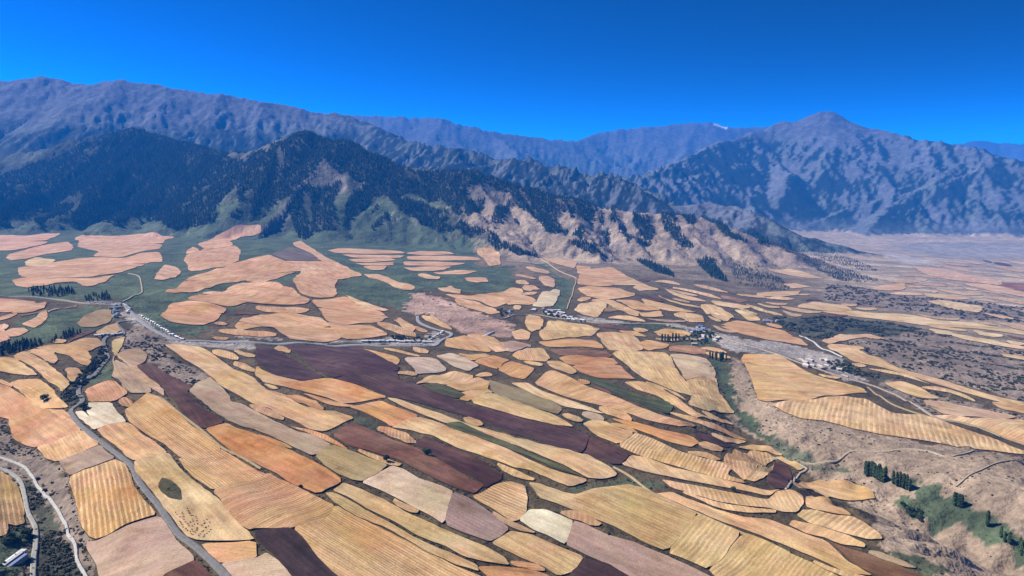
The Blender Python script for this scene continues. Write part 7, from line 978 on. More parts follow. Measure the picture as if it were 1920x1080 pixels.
# ------------------------------------------------------------------ field materials
def field_material(name, straw, furrow, mottle, patch):
    m, n, l, b = nmat(name)
    oi = n.new('ShaderNodeObjectInfo'); ge = n.new('ShaderNodeNewGeometry'); p = ge.outputs['Position']
    uv = n.new('ShaderNodeUVMap'); uv.uv_map = 'rows'
    sep = n.new('ShaderNodeSeparateXYZ'); l.new(uv.outputs['UV'], sep.inputs[0])
    u, v = sep.outputs[0], sep.outputs[1]
    nl = noise_n(n, l, p, 0.009, 4, 0.6, 0.4); nm = noise_n(n, l, p, 0.05, 4, 0.62); ns = noise_n(n, l, p, 0.45, 2, 0.6)
    # rows: wandering straw lines with gaps
    w = math_n(n, l, 'ADD', math_n(n, l, 'ADD', u, math_n(n, l, 'MULTIPLY', nm, 0.45)), math_n(n, l, 'MULTIPLY', nl, 0.6))
    s1 = math_n(n, l, 'SINE', math_n(n, l, 'MULTIPLY', w, 6.28318))
    s2 = math_n(n, l, 'SINE', math_n(n, l, 'MULTIPLY', math_n(n, l, 'ADD', u, math_n(n, l, 'MULTIPLY', ns, 0.12)), 6.28318 * 2.7))
    cmb = n.new('ShaderNodeCombineXYZ'); l.new(math_n(n, l, 'FLOOR', w), cmb.inputs[0]); l.new(math_n(n, l, 'MULTIPLY', v, 0.16), cmb.inputs[1])
    gap = noise_n(n, l, cmb.outputs[0], 1.0, 2, 0.6)
    row = math_n(n, l, 'MULTIPLY', range_n(n, l, s1, -0.1, 0.75, 0.0, 1.0), range_n(n, l, gap, 0.28, 0.56, 0.25, 1.0))
    tr = math_n(n, l, 'MULTIPLY', range_n(n, l, s1, -1.0, -0.2, 1.0, 0.0), range_n(n, l, gap, 0.30, 0.6, 1.0, 0.35))
    pr = range_n(n, l, noise_n(n, l, p, 0.014, 3, 0.6), 0.36, 0.62, 0.25, 1.15)
    a = math_n(n, l, 'MULTIPLY', oi.outputs['Alpha'], pr)
    cs = n.new('ShaderNodeCombineXYZ'); l.new(math_n(n, l, 'MULTIPLY', u, 0.55), cs.inputs[0]); l.new(math_n(n, l, 'MULTIPLY', v, 0.012), cs.inputs[1]); l.new(math_n(n, l, 'MULTIPLY', oi.outputs['Random'], 90.0), cs.inputs[2])
    streak = noise_n(n, l, cs.outputs[0], 1.0, 4, 0.65)
    base = mix_n(n, l, 'MULTIPLY', 1.0, oi.outputs['Color'], val_rgb(n, l, math_n(n, l, 'MULTIPLY', range_n(n, l, nl, 0.28, 0.72, 1 - patch, 1 + patch), range_n(n, l, nm, 0.3, 0.7, 1 - mottle, 1 + mottle))))
    hue = n.new('ShaderNodeHueSaturation'); l.new(base, hue.inputs['Color']); l.new(range_n(n, l, noise_n(n, l, p, 0.016, 3, 0.6), 0.3, 0.7, 0.485, 0.515), hue.inputs['Hue']); l.new(range_n(n, l, nl, 0.3, 0.7, 1.12, 0.88), hue.inputs['Saturation'])
    c = mix_n(n, l, 'MIX', math_n(n, l, 'MULTIPLY', row, math_n(n, l, 'MULTIPLY', a, 0.75), True), hue.outputs[0], straw)
    c = mix_n(n, l, 'MIX', math_n(n, l, 'MULTIPLY', tr, math_n(n, l, 'MULTIPLY', a, 0.60), True), c, furrow)
    fine = math_n(n, l, 'MULTIPLY', range_n(n, l, s2, -1, 1, 0.94, 1.06), range_n(n, l, streak, 0.3, 0.7, 1 - 1.6 * mottle - 0.13, 1 + 1.6 * mottle + 0.10))
    c = mix_n(n, l, 'MULTIPLY', 1.0, c, val_rgb(n, l, math_n(n, l, 'MULTIPLY', fine, range_n(n, l, ns, 0.3, 0.7, 0.86, 1.14))))
    # weedy blotches
    wd = math_n(n, l, 'MULTIPLY', range_n(n, l, noise_n(n, l, p, 0.022, 5, 0.7), 0.54, 0.70, 0.0, 0.85), 1.0, True)
    c = mix_n(n, l, 'MIX', wd, c, mix_n(n, l, 'MULTIPLY', 1.0, c, (0.70, 0.60, 0.46)))
    l.new(c, b.inputs['Base Color'])
    h = math_n(n, l, 'ADD', math_n(n, l, 'MULTIPLY', math_n(n, l, 'MULTIPLY', row, a), 0.5), math_n(n, l, 'MULTIPLY', ns, 0.25))
    h = math_n(n, l, 'ADD', h, math_n(n, l, 'MULTIPLY', nm, 2.6))
    bump_n(n, l, b, h, 0.7, 1.0)
    return m

BANK_M, n_, l_, b_ = nmat('bank_earth'); ge_ = n_.new('ShaderNodeNewGeometry')
l_.new(mix_n(n_, l_, 'MIX', range_n(n_, l_, noise_n(n_, l_, ge_.outputs['Position'], 0.2, 3), 0.35, 0.65, 0, 1), (0.075, 0.055, 0.030), (0.045, 0.042, 0.022)), b_.inputs['Base Color'])
FMAT = dict(stubble=field_material('stubble', (0.60, 0.45, 0.275), (0.21, 0.12, 0.058), 0.11, 0.19),
            ploughed=field_material('ploughed_soil', (0.13, 0.092, 0.080), (0.035, 0.024, 0.022), 0.18, 0.45),
            fallow=field_material('fallow_soil', (0.46, 0.37, 0.29), (0.24, 0.18, 0.14), 0.08, 0.17),
            meadow=field_material('grass', (0.10, 0.13, 0.05), (0.04, 0.05, 0.025), 0.22, 0.25),
            bare=field_material('bare_earth', (0.3, 0.25, 0.2), (0.14, 0.11, 0.09), 0.2, 0.25))
FNAME = dict(stubble='stubble_field', ploughed='ploughed_field', fallow='fallow_field', meadow='grass_strip', bare='bare_hollow')
FCAT = dict(stubble='field', ploughed='field', fallow='field', meadow='grass', bare='field')

def chaikin(p, it=1):
    for _ in range(it):
        q = []
        for i in range(len(p)):
            a = p[i]; b = p[(i + 1) % len(p)]
            q.append((a[0] * .88 + b[0] * .12, a[1] * .88 + b[1] * .12)); q.append((a[0] * .12 + b[0] * .88, a[1] * .12 + b[1] * .88))
        p = q
    return p

def resample(p, step, closed=True):
    out = []
    n = len(p) if closed else len(p) - 1
    for i in range(n):
        a = p[i]; b = p[(i + 1) % len(p)]; L = math.hypot(b[0] - a[0], b[1] - a[1]); k = max(1, int(round(L / step)))
        for j in range(k): out.append((a[0] + (b[0] - a[0]) * j / k, a[1] + (b[1] - a[1]) * j / k))
    if not closed: out.append(p[-1])
    return out

def area_of(p):
    return abs(sum(p[i - 1][0] * p[i][1] - p[i][0] * p[i - 1][1] for i in range(len(p)))) / 2

EDGES = []                                       # field borders, for the weeds on the banks
def build_field(i, kind, label, group, rgb, stripe, poly):
    p = chaikin(poly, 1); A = area_of(p); d = np.hypot(*np.mean(np.array(p), 0))
    s = float(np.clip(math.sqrt(A) / 14, 5, 13)) if d < 2300 else float(np.clip(math.sqrt(A) / 12, 9, 26))
    p = resample(p, s)
    a = np.array(p)
    w0 = float(np.clip(d / 900, 1, 4))              # edges wander as the banks do
    for wl_, am in ((55 * w0, 1.9 * w0), (16 * w0, 0.9 * w0)):
        a = a + min(am, 0.06 * math.sqrt(A)) * np.stack([gnoise(a[:, 0] / wl_, a[:, 1] / wl_, 5), gnoise(a[:, 0] / wl_, a[:, 1] / wl_, 6)], 1)
    g0, g1 = a.min(0), a.max(0)
    X, Y = np.meshgrid(np.arange(g0[0], g1[0], s), np.arange(g0[1], g1[1], s))
    X = X.ravel() + (h01(np.arange(X.size), np.full(X.size, i), 3) - .5) * s * .5; Y = Y.ravel() + (h01(np.arange(Y.size), np.full(Y.size, i), 4) - .5) * s * .5
    m = inside(X, Y, a.tolist())
    if m.any():
        X = X[m]; Y = Y[m]
        dd = np.min((X[:, None] - a[None, :, 0]) ** 2 + (Y[:, None] - a[None, :, 1]) ** 2, 1)
        kx = dd > (0.55 * s) ** 2; X = X[kx]; Y = Y[kx]
    else: X = np.array([]); Y = np.array([])
    pts = [Vector(q) for q in a] + [Vector(q) for q in zip(X, Y)]
    nb = len(a)
    vv, ee, ff, ov, oe, of = delaunay_2d_cdt(pts, [(k, (k + 1) % nb) for k in range(nb)], [], 1, 1e-4)
    xy = np.array([(v.x, v.y) for v in vv])
    off = (1.5 if d < 2300 else 1.9) + 0.06 * (i % 9) + (0.6 if kind == 'meadow' else 0)
    zz = ground_z(xy[:, 0], xy[:, 1]) + off
    verts = [(q[0], q[1], h) for q, h in zip(xy, zz)]; faces = [tuple(f) for f in ff]
    # bank: the rim drops to the ground
    cnt = {}
    for f in faces:
        for k in range(len(f)): e = (f[k], f[(k + 1) % len(f)]); cnt[e] = 1
    rim = [e for e in cnt if (e[1], e[0]) not in cnt]
    low = {}; top = {}
    for e in rim:
        for k in e:
            if k not in low:
                top[k] = len(verts); verts.append(verts[k]); low[k] = len(verts); verts.append((verts[k][0], verts[k][1], verts[k][2] - off - 2.5))
    for a0, b0 in rim: faces.append((top[b0], top[a0], low[a0], low[b0]))
    me = mesh_np(FNAME[kind], verts, faces, FMAT[kind]); me.materials.append(BANK_M)
    mi = np.zeros(len(faces), np.int32); mi[len(ff):] = 1; me.polygons.foreach_set('material_index', mi)
    c = np.mean(xy, 0)
    dx, dy, sp, st = stripe if stripe else (0.8, -0.6, 6, 0.05)
    uvl = me.uv_layers.new(name='rows')
    co = np.array([v[:2] for v in verts]); li = np.empty(len(me.loops), np.int32); me.loops.foreach_get('vertex_index', li)
    q = co[li] - c
    uvv = np.stack([(q[:, 0] * -dy + q[:, 1] * dx) / sp, q[:, 0] * dx + q[:, 1] * dy], 1)
    uvl.data.foreach_set('uv', uvv.astype(np.float32).ravel())
    o = link(FNAME[kind], me); o.color = (rgb[0] * ALB, rgb[1] * ALB, rgb[2] * ALB, st)
    tag(o, label, FCAT[kind], group, 'thing')
    EDGES.append((d, p))
for i, F_ in enumerate(FIELDS): build_field(i, *F_)

# ------------------------------------------------------------------ roads
def road_material(name, rgb):
    m, n, l, b = nmat(name); ge = n.new('ShaderNodeNewGeometry')
    f = noise_n(n, l, ge.outputs['Position'], 0.25, 4, 0.65)
    c = mix_n(n, l, 'MULTIPLY', 1.0, tuple(k * ALB * 0.8 for k in rgb), val_rgb(n, l, range_n(n, l, f, 0.3, 0.7, 0.75, 1.2)))
    l.new(c, b.inputs['Base Color']); return m

def smooth_line(p, step):
    """Catmull-Rom through the surveyed points"""
    q = [p[0]] + list(p) + [p[-1]]; out = []
    for i in range(1, len(q) - 2):
        p0, p1, p2, p3 = (np.array(q[i + k]) for k in (-1, 0, 1, 2))
        L = np.linalg.norm(p2 - p1); k = max(2, int(L / step))
        for j in range(k):
            t = j / k
            out.append(tuple(0.5 * ((2 * p1) + (-p0 + p2) * t + (2 * p0 - 5 * p1 + 4 * p2 - p3) * t * t + (-p0 + 3 * p1 - 3 * p2 + p3) * t ** 3)))
    out.append(tuple(p[-1])); return out

ROADLINES = []
RLAB = dict(road='grey road winding down between the fields', valley_road='pale gravel road along the valley', stream='narrow pale canal in the scrubby ravine', village_road='road through the village',
            farm_track='earth track between fields', straight_track='straight field track with a dark verge', footpath='thin footpath curving over the bare knoll', canal='white lined water channel')
def build_road(i, name, w, rgb, pts):
    p = np.array(smooth_line(pts, 9.0)); t = np.gradient(p, axis=0); t /= np.linalg.norm(t, axis=1)[:, None] + 1e-9
    nrm = np.stack([-t[:, 1], t[:, 0]], 1); d = float(np.hypot(*p.mean(0))); lift = (1.7 if d < 2300 else 2.3) + 0.06 * (i % 5)
    w = w * (1 if d < 1500 else 1.15)
    offs = np.array([-0.5, -0.5, -0.25, 0.25, 0.5, 0.5]) * w; rows = []
    zc = ground_z(p[:, 0], p[:, 1])
    for k, o in enumerate(offs):
        q = p + nrm * (o * (1.25 if k in (0, 5) else 1) * (1 + 0.16 * gnoise(p[:, 0] / 14 + k * 7, p[:, 1] / 14, 8)))[:, None]; zz = np.maximum(ground_z(q[:, 0], q[:, 1]), zc - 0.4) + lift
        if k in (0, 5): zz = ground_z(q[:, 0], q[:, 1]) - 2.5
        rows.append(np.stack([q[:, 0], q[:, 1], zz], 1))
    vs_ = np.stack(rows, 1).reshape(-1, 3); faces = []
    n_ = len(p); c_ = len(offs)
    for a in range(n_ - 1):
        for b in range(c_ - 1): faces.append((a * c_ + b + 1, a * c_ + b, (a + 1) * c_ + b, (a + 1) * c_ + b + 1))
    me = mesh_np(name, vs_, faces, road_material(name, rgb)); tag(link(name, me), RLAB[name], None, None, 'structure')
    ROADLINES.append((p, w))
for i, r_ in enumerate(ROADS): build_road(i, *r_)

# ------------------------------------------------------------------ plant meshes
def foliage_material(name, rgb, var=0.35):
    m, n, l, b = nmat(name); oi = n.new('ShaderNodeObjectInfo'); ge = n.new('ShaderNodeNewGeometry')
    f = noise_n(n, l, ge.outputs['Position'], 0.35, 2, 0.6)
    v = math_n(n, l, 'MULTIPLY', range_n(n, l, oi.outputs['Random'], 0, 1, 1 - var, 1 + var), range_n(n, l, f, 0.3, 0.7, 0.7, 1.35))
    l.new(mix_n(n, l, 'MULTIPLY', 1.0, rgb, val_rgb(n, l, v)), b.inputs['Base Color']); b.inputs['Roughness'].default_value = 0.8
    return m
SPRUCE_M = foliage_material('spruce_needles', (0.023, 0.038, 0.022)); POPLAR_M = foliage_material('poplar_leaves', (0.045, 0.075, 0.028), 0.25)
LEAF_M = foliage_material('tree_leaves', (0.042, 0.062, 0.026), 0.3); SHRUB_M = foliage_material('shrub_leaves', (0.058, 0.060, 0.034), 0.45)
BARK_M, n_, l_, b_ = nmat('bark'); b_.inputs['Base Color'].default_value = (0.09, 0.065, 0.045, 1)
WEED_M = foliage_material('bank_weeds', (0.055, 0.050, 0.026), 0.5)

def taper(verts, faces, p, q, r0, r1, seg=5):
    p = Vector(p); q = Vector(q); d = (q - p).normalized(); s = d.orthogonal().normalized(); t = d.cross(s); b = len(verts)
    for c, r in ((p, r0), (q, r1)):
        for k in range(seg):
            a = 6.28318 * k / seg; verts.append(tuple(c + (s * math.cos(a) + t * math.sin(a)) * r))
    for k in range(seg): faces.append((b + k, b + (k + 1) % seg, b + seg + (k + 1) % seg, b + seg + k))

def spruce_crown(seed):
    """unit tree, height 1: ragged tiers of drooping boughs"""
    r = random.Random(seed); v = []; f = []; tiers = 7
    for k in range(tiers):
        z0 = 0.10 + 0.80 * k / tiers; z1 = min(1.0, z0 + 0.26 * (1 - 0.3 * k / tiers)); R0 = (0.185 * (1 - k / tiers) ** 0.85 + 0.02) * r.uniform(.85, 1.15)
        seg = 8; b = len(v); ph = r.uniform(0, 6)
        for j in range(seg):
            a = ph + 6.28318 * j / seg; q = R0 * (r.uniform(.95, 1.25) if j % 2 == 0 else r.uniform(.5, .75)); v.append((math.cos(a) * q, math.sin(a) * q, z0 + r.uniform(-.02, .02) + (0.03 if j % 2 else 0)))
        v.append((r.uniform(-.01, .01), r.uniform(-.01, .01), z1))
        for j in range(seg): f.append((b + j, b + (j + 1) % seg, b + seg))
    return mesh_np('spruce_crown', v, f, SPRUCE_M, False)

def trunk_mesh(h, r, limbs=0, seed=1, top=.7):
    v = []; f = []; taper(v, f, (0, 0, -0.04), (0, 0, h), r, r * .5); rn = random.Random(seed)
    for k in range(limbs):
        a = rn.uniform(0, 6.28); z0 = h * rn.uniform(.45, .95); q = rn.uniform(.14, .26)
        taper(v, f, (0, 0, z0), (math.cos(a) * q, math.sin(a) * q, min(top, z0 + q * 1.1)), r * .45, r * .15, 4)
    return mesh_np('trunk', v, f, BARK_M)

def leaf_crown(seed, n, shape, size, mat, name):
    """leaf sprays through a volume; shape(u, rnd) -> centre, outward"""
    r = random.Random(seed); v = []; f = []
    for _ in range(n):
        c, o = shape(r); s = size * r.uniform(.6, 1.4)
        d = (Vector(o) + Vector((r.gauss(0, .5), r.gauss(0, .5), r.gauss(.2, .5)))).normalized(); e = d.orthogonal().normalized(); e.rotate(Matrix.Rotation(r.uniform(0, 6.28), 3, d)); g = d.cross(e)
        b = len(v); c = Vector(c)
        v += [tuple(c + e * s), tuple(c + g * s * .7 + d * s * .25), tuple(c - e * s * .9), tuple(c - g * s * .7 + d * s * .25)]
        f += [(b, b + 1, b + 2), (b, b + 2, b + 3)]
    return mesh_np(name, v, f, mat, False)

def round_shape(lobes):
    def fn(r):
        cx, cy, cz, R = r.choice(lobes)
        d = Vector((r.gauss(0, 1), r.gauss(0, 1), r.gauss(0, 1))).normalized(); q = R * r.uniform(.55, 1) ** .5
        return (cx + d.x * q, cy + d.y * q, max(.12, cz + d.z * q * .8)), d
    return fn
def poplar_shape(r):
    z = r.uniform(.06, 1); R = .105 * min(1, (z + .02) / .25) ** .5 * max(0, 1 - z ** 5) ** .5 + .01; a = r.uniform(0, 6.28); q = R * r.uniform(.5, 1.1)
    return (math.cos(a) * q, math.sin(a) * q, z), (math.cos(a), math.sin(a), .8)
def shrub_shape(r):
    d = Vector((r.gauss(0, 1), r.gauss(0, 1), abs(r.gauss(0, .8)))).normalized(); q = r.uniform(.6, 1)
    return (d.x * q * .62 + .08, d.y * q * .55, d.z * q * .6), d

SPRUCES = [spruce_crown(k) for k in range(4)]; SPRUCE_TR = trunk_mesh(.55, .022)
POPLARS = [leaf_crown(20 + k, 520, poplar_shape, .045, POPLAR_M, 'poplar_crown') for k in range(3)]; POPLAR_TR = trunk_mesh(.8, .02, 6, 3, .9)
def lobes(seed):
    r = random.Random(seed); return [(r.uniform(-.25, .25), r.uniform(-.25, .25), r.uniform(.40, .72), r.uniform(.2, .34)) for _ in range(7)]
ROUNDS = [leaf_crown(40 + k, 620, round_shape(lobes(k)), .075, LEAF_M, 'tree_crown') for k in range(4)]; ROUND_TR = trunk_mesh(.5, .035, 5, 4)
SHRUBS = [leaf_crown(60 + k, 46, shrub_shape, .26, SHRUB_M, 'shrub') for k in range(4)]
WEEDS = [leaf_crown(80 + k, 16, shrub_shape, .36, WEED_M, 'weed_tuft') for k in range(3)]

def plant(name, crowns, trunk, crown_name, px, py, h, label, cat, group, rn, spread=1.0):
    e = bpy.data.objects.new(name, None); col.objects.link(e); e.empty_display_size = 1
    e.location = (px, py, float(ground_z(px, py)[0]) - 0.1); e.rotation_euler = (0, 0, rn.uniform(0, 6.28)); e.scale = (h * spread, h * spread, h)
    link('trunk', trunk, e); c = link(crown_name, rn.choice(crowns), e); tag(e, label, cat, group)
    return e

rn = random.Random(9)
for lab, grp, (a, b), pts in POPLAR:
    for p in pts: plant('poplar_tree', POPLARS, POPLAR_TR, 'crown', p[0], p[1], rn.uniform(a, b), lab, 'tree', grp if len(pts) > 1 else None, rn, rn.uniform(.85, 1.15))
for lab, grp, (a, b), pts in ROUND:
    for p in pts: plant('round_tree', ROUNDS, ROUND_TR, 'crown', p[0], p[1], rn.uniform(a, b), lab, 'tree', grp if len(pts) > 1 else None, rn, rn.uniform(.95, 1.3))
for lab, grp, (a, b), pts in SHELTER:
    for p in pts: plant('conifer_tree', SPRUCES, SPRUCE_TR, 'crown', p[0], p[1], rn.uniform(a, b), lab, 'tree', grp, rn, rn.uniform(1.0, 1.4))

# ------------------------------------------------------------------ spruce forest
def scatter(poly, step, seed):
    a = np.array(poly, float); g0, g1 = a.min(0), a.max(0)
    X, Y = np.meshgrid(np.arange(g0[0], g1[0], step), np.arange(g0[1], g1[1], step))
    k = np.arange(X.size); X = X.ravel() + (h01(k, k * 0 + seed, 7) - .5) * step; Y = Y.ravel() + (h01(k, k * 0 + seed, 8) - .5) * step
    m = inside(X, Y, poly); return X[m], Y[m]

FX, FY, FD = [], [], []
for s_, (dens, poly) in enumerate(FOREST):
    if len(poly) < 3: continue
    X, Y = scatter(poly, 12.5, s_ + 100)
    keep = h01(np.arange(X.size), np.arange(X.size) * 0 + s_, 17) < dens * (0.80 + 0.35 * np.clip(fbm(X / 60, Y / 60, 200, 2), -1, 1)) * (fbm((X + 0.5 * Y) / 130, (Y - 0.4 * X) / 420, 251, 3) < 0.52)
    FX.append(X[keep]); FY.append(Y[keep]); FD.append(np.full(keep.sum(), 1.0 if dens > 0.9 else 0.45))
# the ridge behind is wooded nearly all over
X, Y = scatter([(-5200, 5000), (-1300, 5000), (-1300, 8200), (-5200, 8200)], 15.0, 777)
ia = np.interp(np.arctan2(X, Y), AZ, np.arange(len(AZ))).round().astype(int); ir = np.interp(np.log(np.hypot(X, Y)), LRR, np.arange(len(RR))).round().astype(int)
hb = ground_z(X, Y) - base_plane(X, Y)
keep = (own.reshape(GX.shape)[ir, ia] == 1) & (hb > 85 + 60 * fbm(X / 240, Y / 500, 233, 2)) & (h01(np.arange(X.size), np.arange(X.size) * 0, 41) < 0.9 * smooth(-0.75, -0.35, fbm(X / 260 + Y / 600, Y / 420, 231, 3)))
FX.append(X[keep]); FY.append(Y[keep]); FD.append(np.ones(keep.sum()))
FD = np.concatenate(FD); FX = np.concatenate(FX); FY = np.concatenate(FY)
FZ = ground_z(FX, FY); FR = np.hypot(FX, FY)
kq = (FR < 8300) & (FR > 3000); FX, FY, FZ, FR, FD = FX[kq], FY[kq], FZ[kq], FR[kq], FD[kq]
FH = FD * (17 + 14 * h01(np.arange(FX.size), np.arange(FX.size) * 0, 23))
order = np.argsort(-(FH / FR))
# the spruces that show largest stand as trees of their own
edge = []
cam_v = np.array((0, 0, CAM_Z))
for k in order:
    if len(edge) >= 150: break
    edge.append(int(k))
for k in edge:
    plant('spruce_tree', SPRUCES, SPRUCE_TR, 'crown', FX[k], FY[k], float(FH[k]), 'dark spruce at the lower edge of the ridge forest', 'tree', 'spruces at the lower edge of the ridge forest', rn, rn.uniform(.95, 1.25))

def instancer(name, X, Y, Z, H, meshes, label, spread=1.0):
    """many plants that read as one mass: points that carry copies of a few meshes"""
    me = bpy.data.meshes.new(name); me.vertices.add(len(X)); me.vertices.foreach_set('co', np.stack([X, Y, Z], 1).astype(np.float32).ravel())
    a = me.attributes.new('tall', 'FLOAT', 'POINT'); a.data.foreach_set('value', np.asarray(H, np.float32))
    o = link(name, me); tag(o, label, None, None, 'stuff')
    ng = bpy.data.node_groups.new(name, 'GeometryNodeTree'); ng.interface.new_socket('Geometry', in_out='INPUT', socket_type='NodeSocketGeometry'); ng.interface.new_socket('Geometry', in_out='OUTPUT', socket_type='NodeSocketGeometry')
    n = ng.nodes; l = ng.links
    gi = n.new('NodeGroupInput'); go = n.new('NodeGroupOutput'); ip = n.new('GeometryNodeInstanceOnPoints'); gt = n.new('GeometryNodeGeometryToInstance')
    for src in meshes:
        oi = n.new('GeometryNodeObjectInfo'); oi.inputs[0].default_value = src; oi.transform_space = 'ORIGINAL'; l.new(oi.outputs['Geometry'], gt.inputs[0])
    l.new(gi.outputs[0], ip.inputs['Points']); l.new(gt.outputs[0], ip.inputs['Instance']); ip.inputs['Pick Instance'].default_value = True
    ri = n.new('FunctionNodeRandomValue'); ri.data_type = 'INT'; ri.inputs[4].default_value = 0; ri.inputs[5].default_value = len(meshes) - 1; l.new(ri.outputs[2], ip.inputs['Instance Index'])
    rr = n.new('FunctionNodeRandomValue'); rr.data_type = 'FLOAT_VECTOR'; rr.inputs[0].default_value = (0, 0, 0); rr.inputs[1].default_value = (0.08, 0.08, 6.28); rr.inputs['Seed'].default_value = 3
    l.new(rr.outputs[0], ip.inputs['Rotation'])
    na_ = n.new('GeometryNodeInputNamedAttribute'); na_.data_type = 'FLOAT'; na_.inputs[0].default_value = 'tall'
    sc = n.new('ShaderNodeCombineXYZ'); mu = n.new('ShaderNodeMath'); mu.operation = 'MULTIPLY'; mu.inputs[1].default_value = spread
    l.new(na_.outputs[0], mu.inputs[0]); l.new(mu.outputs[0], sc.inputs[0]); l.new(mu.outputs[0], sc.inputs[1]); l.new(na_.outputs[0], sc.inputs[2]); l.new(sc.outputs[0], ip.inputs['Scale'])
    l.new(ip.outputs[0], go.inputs[0])
    md = o.modifiers.new('plants', 'NODES'); md.node_group = ng
    return o

def any_with(me):
    return next(o for o in bpy.data.objects if o.data == me)
rest = np.ones(FX.size, bool); rest[edge] = False
src = [any_with(m) for m in SPRUCES if any(o.data == m for o in bpy.data.objects)]
back = FY > 6050 - 0.35 * (FX + 1700)
for sel, lab in ((rest & ~back, 'dense dark spruce forest in fingers down the rocky ridge'), (rest & back, 'dark spruce forest covering the ridge behind')):
    if sel.any(): instancer('spruce_forest', FX[sel], FY[sel], FZ[sel] - 0.5, FH[sel], src, lab, 1.15)
print('forest', FX.size, 'fields', len(FIELDS))

# ------------------------------------------------------------------ shrubs and weeds
THICKET = next(F_[5] for F_ in FIELDS if F_[1].startswith('leaf-shaped olive'))
def free_of_fields(X, Y, margin_road=True):
    ok = np.ones(X.shape, bool)
    for F_ in FIELDS:
        if F_[0] != 'meadow' or not F_[1].startswith('leaf'): ok &= ~inside(X, Y, F_[5]) | inside(X, Y, THICKET)
    for p, w in ROADLINES:
        q = p[::2]
        bb = (X > q[:, 0].min() - 9) & (X < q[:, 0].max() + 9) & (Y > q[:, 1].min() - 9) & (Y < q[:, 1].max() + 9) & ok
        if bb.any():
            ii = np.where(bb)[0]
            d = np.sqrt(((X[ii, None] - q[None, :, 0]) ** 2 + (Y[ii, None] - q[None, :, 1]) ** 2).min(1)); ok[ii[d < 6]] = False
    return ok
SX, SY, SH, SK = [], [], [], []
dens = dict(scrub=(6.5, .85, 1.5, 4.2), bush=(6.5, .9, 2.8, 5.8), hill=(12, .50, 1.0, 3.0), greenrav=(15, .4, 1.5, 3.5), green2=(14, .4, 1.2, 3.0), redbank=(26, .4, 1.5, 3.5), greenbank=(9, .6, 1.5, 3.2))
for s_, (kind, poly, desc) in enumerate(COVER):
    if kind not in dens or len(poly) < 3: continue
    step, pr, h0, h1 = dens[kind]; pa = np.array(poly)
    step *= float(np.clip(np.hypot(*pa.mean(0)) / 1300, 1, 3.2)); big = float(np.clip(np.hypot(*pa.mean(0)) / 1300, 1, 2.4))
    X, Y = scatter(poly, step, 300 + s_); cl = fbm(X / 70, Y / 70, 210, 3)
    q = h01(np.arange(X.size), np.arange(X.size) * 0 + s_, 19)
    keep = q < pr * smooth(-0.35, 0.45, cl) * 1.2
    X, Y = X[keep], Y[keep]; ok = free_of_fields(X, Y); X, Y = X[ok], Y[ok]
    SX.append(X); SY.append(Y); SH.append((h0 + (h1 - h0) * h01(np.arange(X.size), np.arange(X.size) * 0 + s_, 29) ** 1.6) * big); SK += [(kind, desc)] * X.size
SX, SY, SH = np.concatenate(SX), np.concatenate(SY), np.concatenate(SH); SZ = ground_z(SX, SY)
o_ = np.argsort(-(SH / np.hypot(SX, SY)))
vis = [k for k in o_ if abs(math.atan2(SX[k], SY[k])) < R(36) and np.hypot(SX[k], SY[k]) > 720][:240]
SLAB = dict(scrub='dusty shrub in ', bush='dark bush in ', hill='small dry shrub on ', greenrav='leafy bush in ', green2='low shrub on ', redbank='shrub on ', greenbank='bush on ')
for k in vis:
    o = link('shrub', rn.choice(SHRUBS)); o.location = (SX[k], SY[k], SZ[k] - .1); h = SH[k]; o.scale = (h * 1.25, h * 1.25, h); o.rotation_euler = (0, 0, rn.uniform(0, 6.28))
    tag(o, SLAB[SK[k][0]] + SK[k][1], 'shrub', 'shrubs of ' + SK[k][1])
rest = np.ones(SX.size, bool); rest[vis] = False
ssrc = [any_with(m) for m in SHRUBS]
instancer('scrub', SX[rest], SY[rest], SZ[rest] - .1, SH[rest], ssrc, 'scattered low shrubs over scrub, ravine sides and fan', 1.25)
# weeds along the field banks
WX, WY, WH = [], [], []
for k, (d, p) in enumerate(EDGES):
    if d > 2600: continue
    q = np.array(resample(p, 3.2 if d < 1500 else 5.5)); t = np.roll(q, -1, 0) - q; t /= np.linalg.norm(t, axis=1)[:, None] + 1e-9
    u = h01(np.arange(len(q)), np.arange(len(q)) * 0 + k, 37); w = h01(np.arange(len(q)), np.arange(len(q)) * 0 + k, 38)
    c = fbm(q[:, 0] / 45, q[:, 1] / 45, 220, 2)
    for sgn in (1, -1):
        keep = (u < 0.55 + 0.5 * c)
        off = (1.2 + 2.6 * w) * sgn
        WX.append((q[:, 0] - t[:, 1] * off)[keep]); WY.append((q[:, 1] + t[:, 0] * off)[keep]); WH.append((0.6 + 1.5 * w ** 2)[keep])
for k, (p, w_) in enumerate(ROADLINES):
    t = np.gradient(p, axis=0); t /= np.linalg.norm(t, axis=1)[:, None] + 1e-9
    for rep in range(3):
        u = h01(np.arange(len(p)), np.arange(len(p)) * 0 + k, 50 + rep); w = h01(np.arange(len(p)), np.arange(len(p)) * 0 + k, 60 + rep)
        keep = (u < 0.35 + 0.6 * fbm(p[:, 0] / 60, p[:, 1] / 60, 240 + rep, 2)) & (np.hypot(p[:, 0], p[:, 1]) < 2300); off = (w_ * .5 + 2.2 + 3.5 * w) * (1 if rep % 2 else -1)
        WX.append((p[:, 0] - t[:, 1] * off)[keep]); WY.append((p[:, 1] + t[:, 0] * off)[keep]); WH.append((1.0 + 2.2 * u)[keep])
WX, WY, WH = np.concatenate(WX), np.concatenate(WY), np.concatenate(WH)
ok = free_of_fields(WX, WY); WX, WY, WH = WX[ok], WY[ok], WH[ok]
wsrc = []
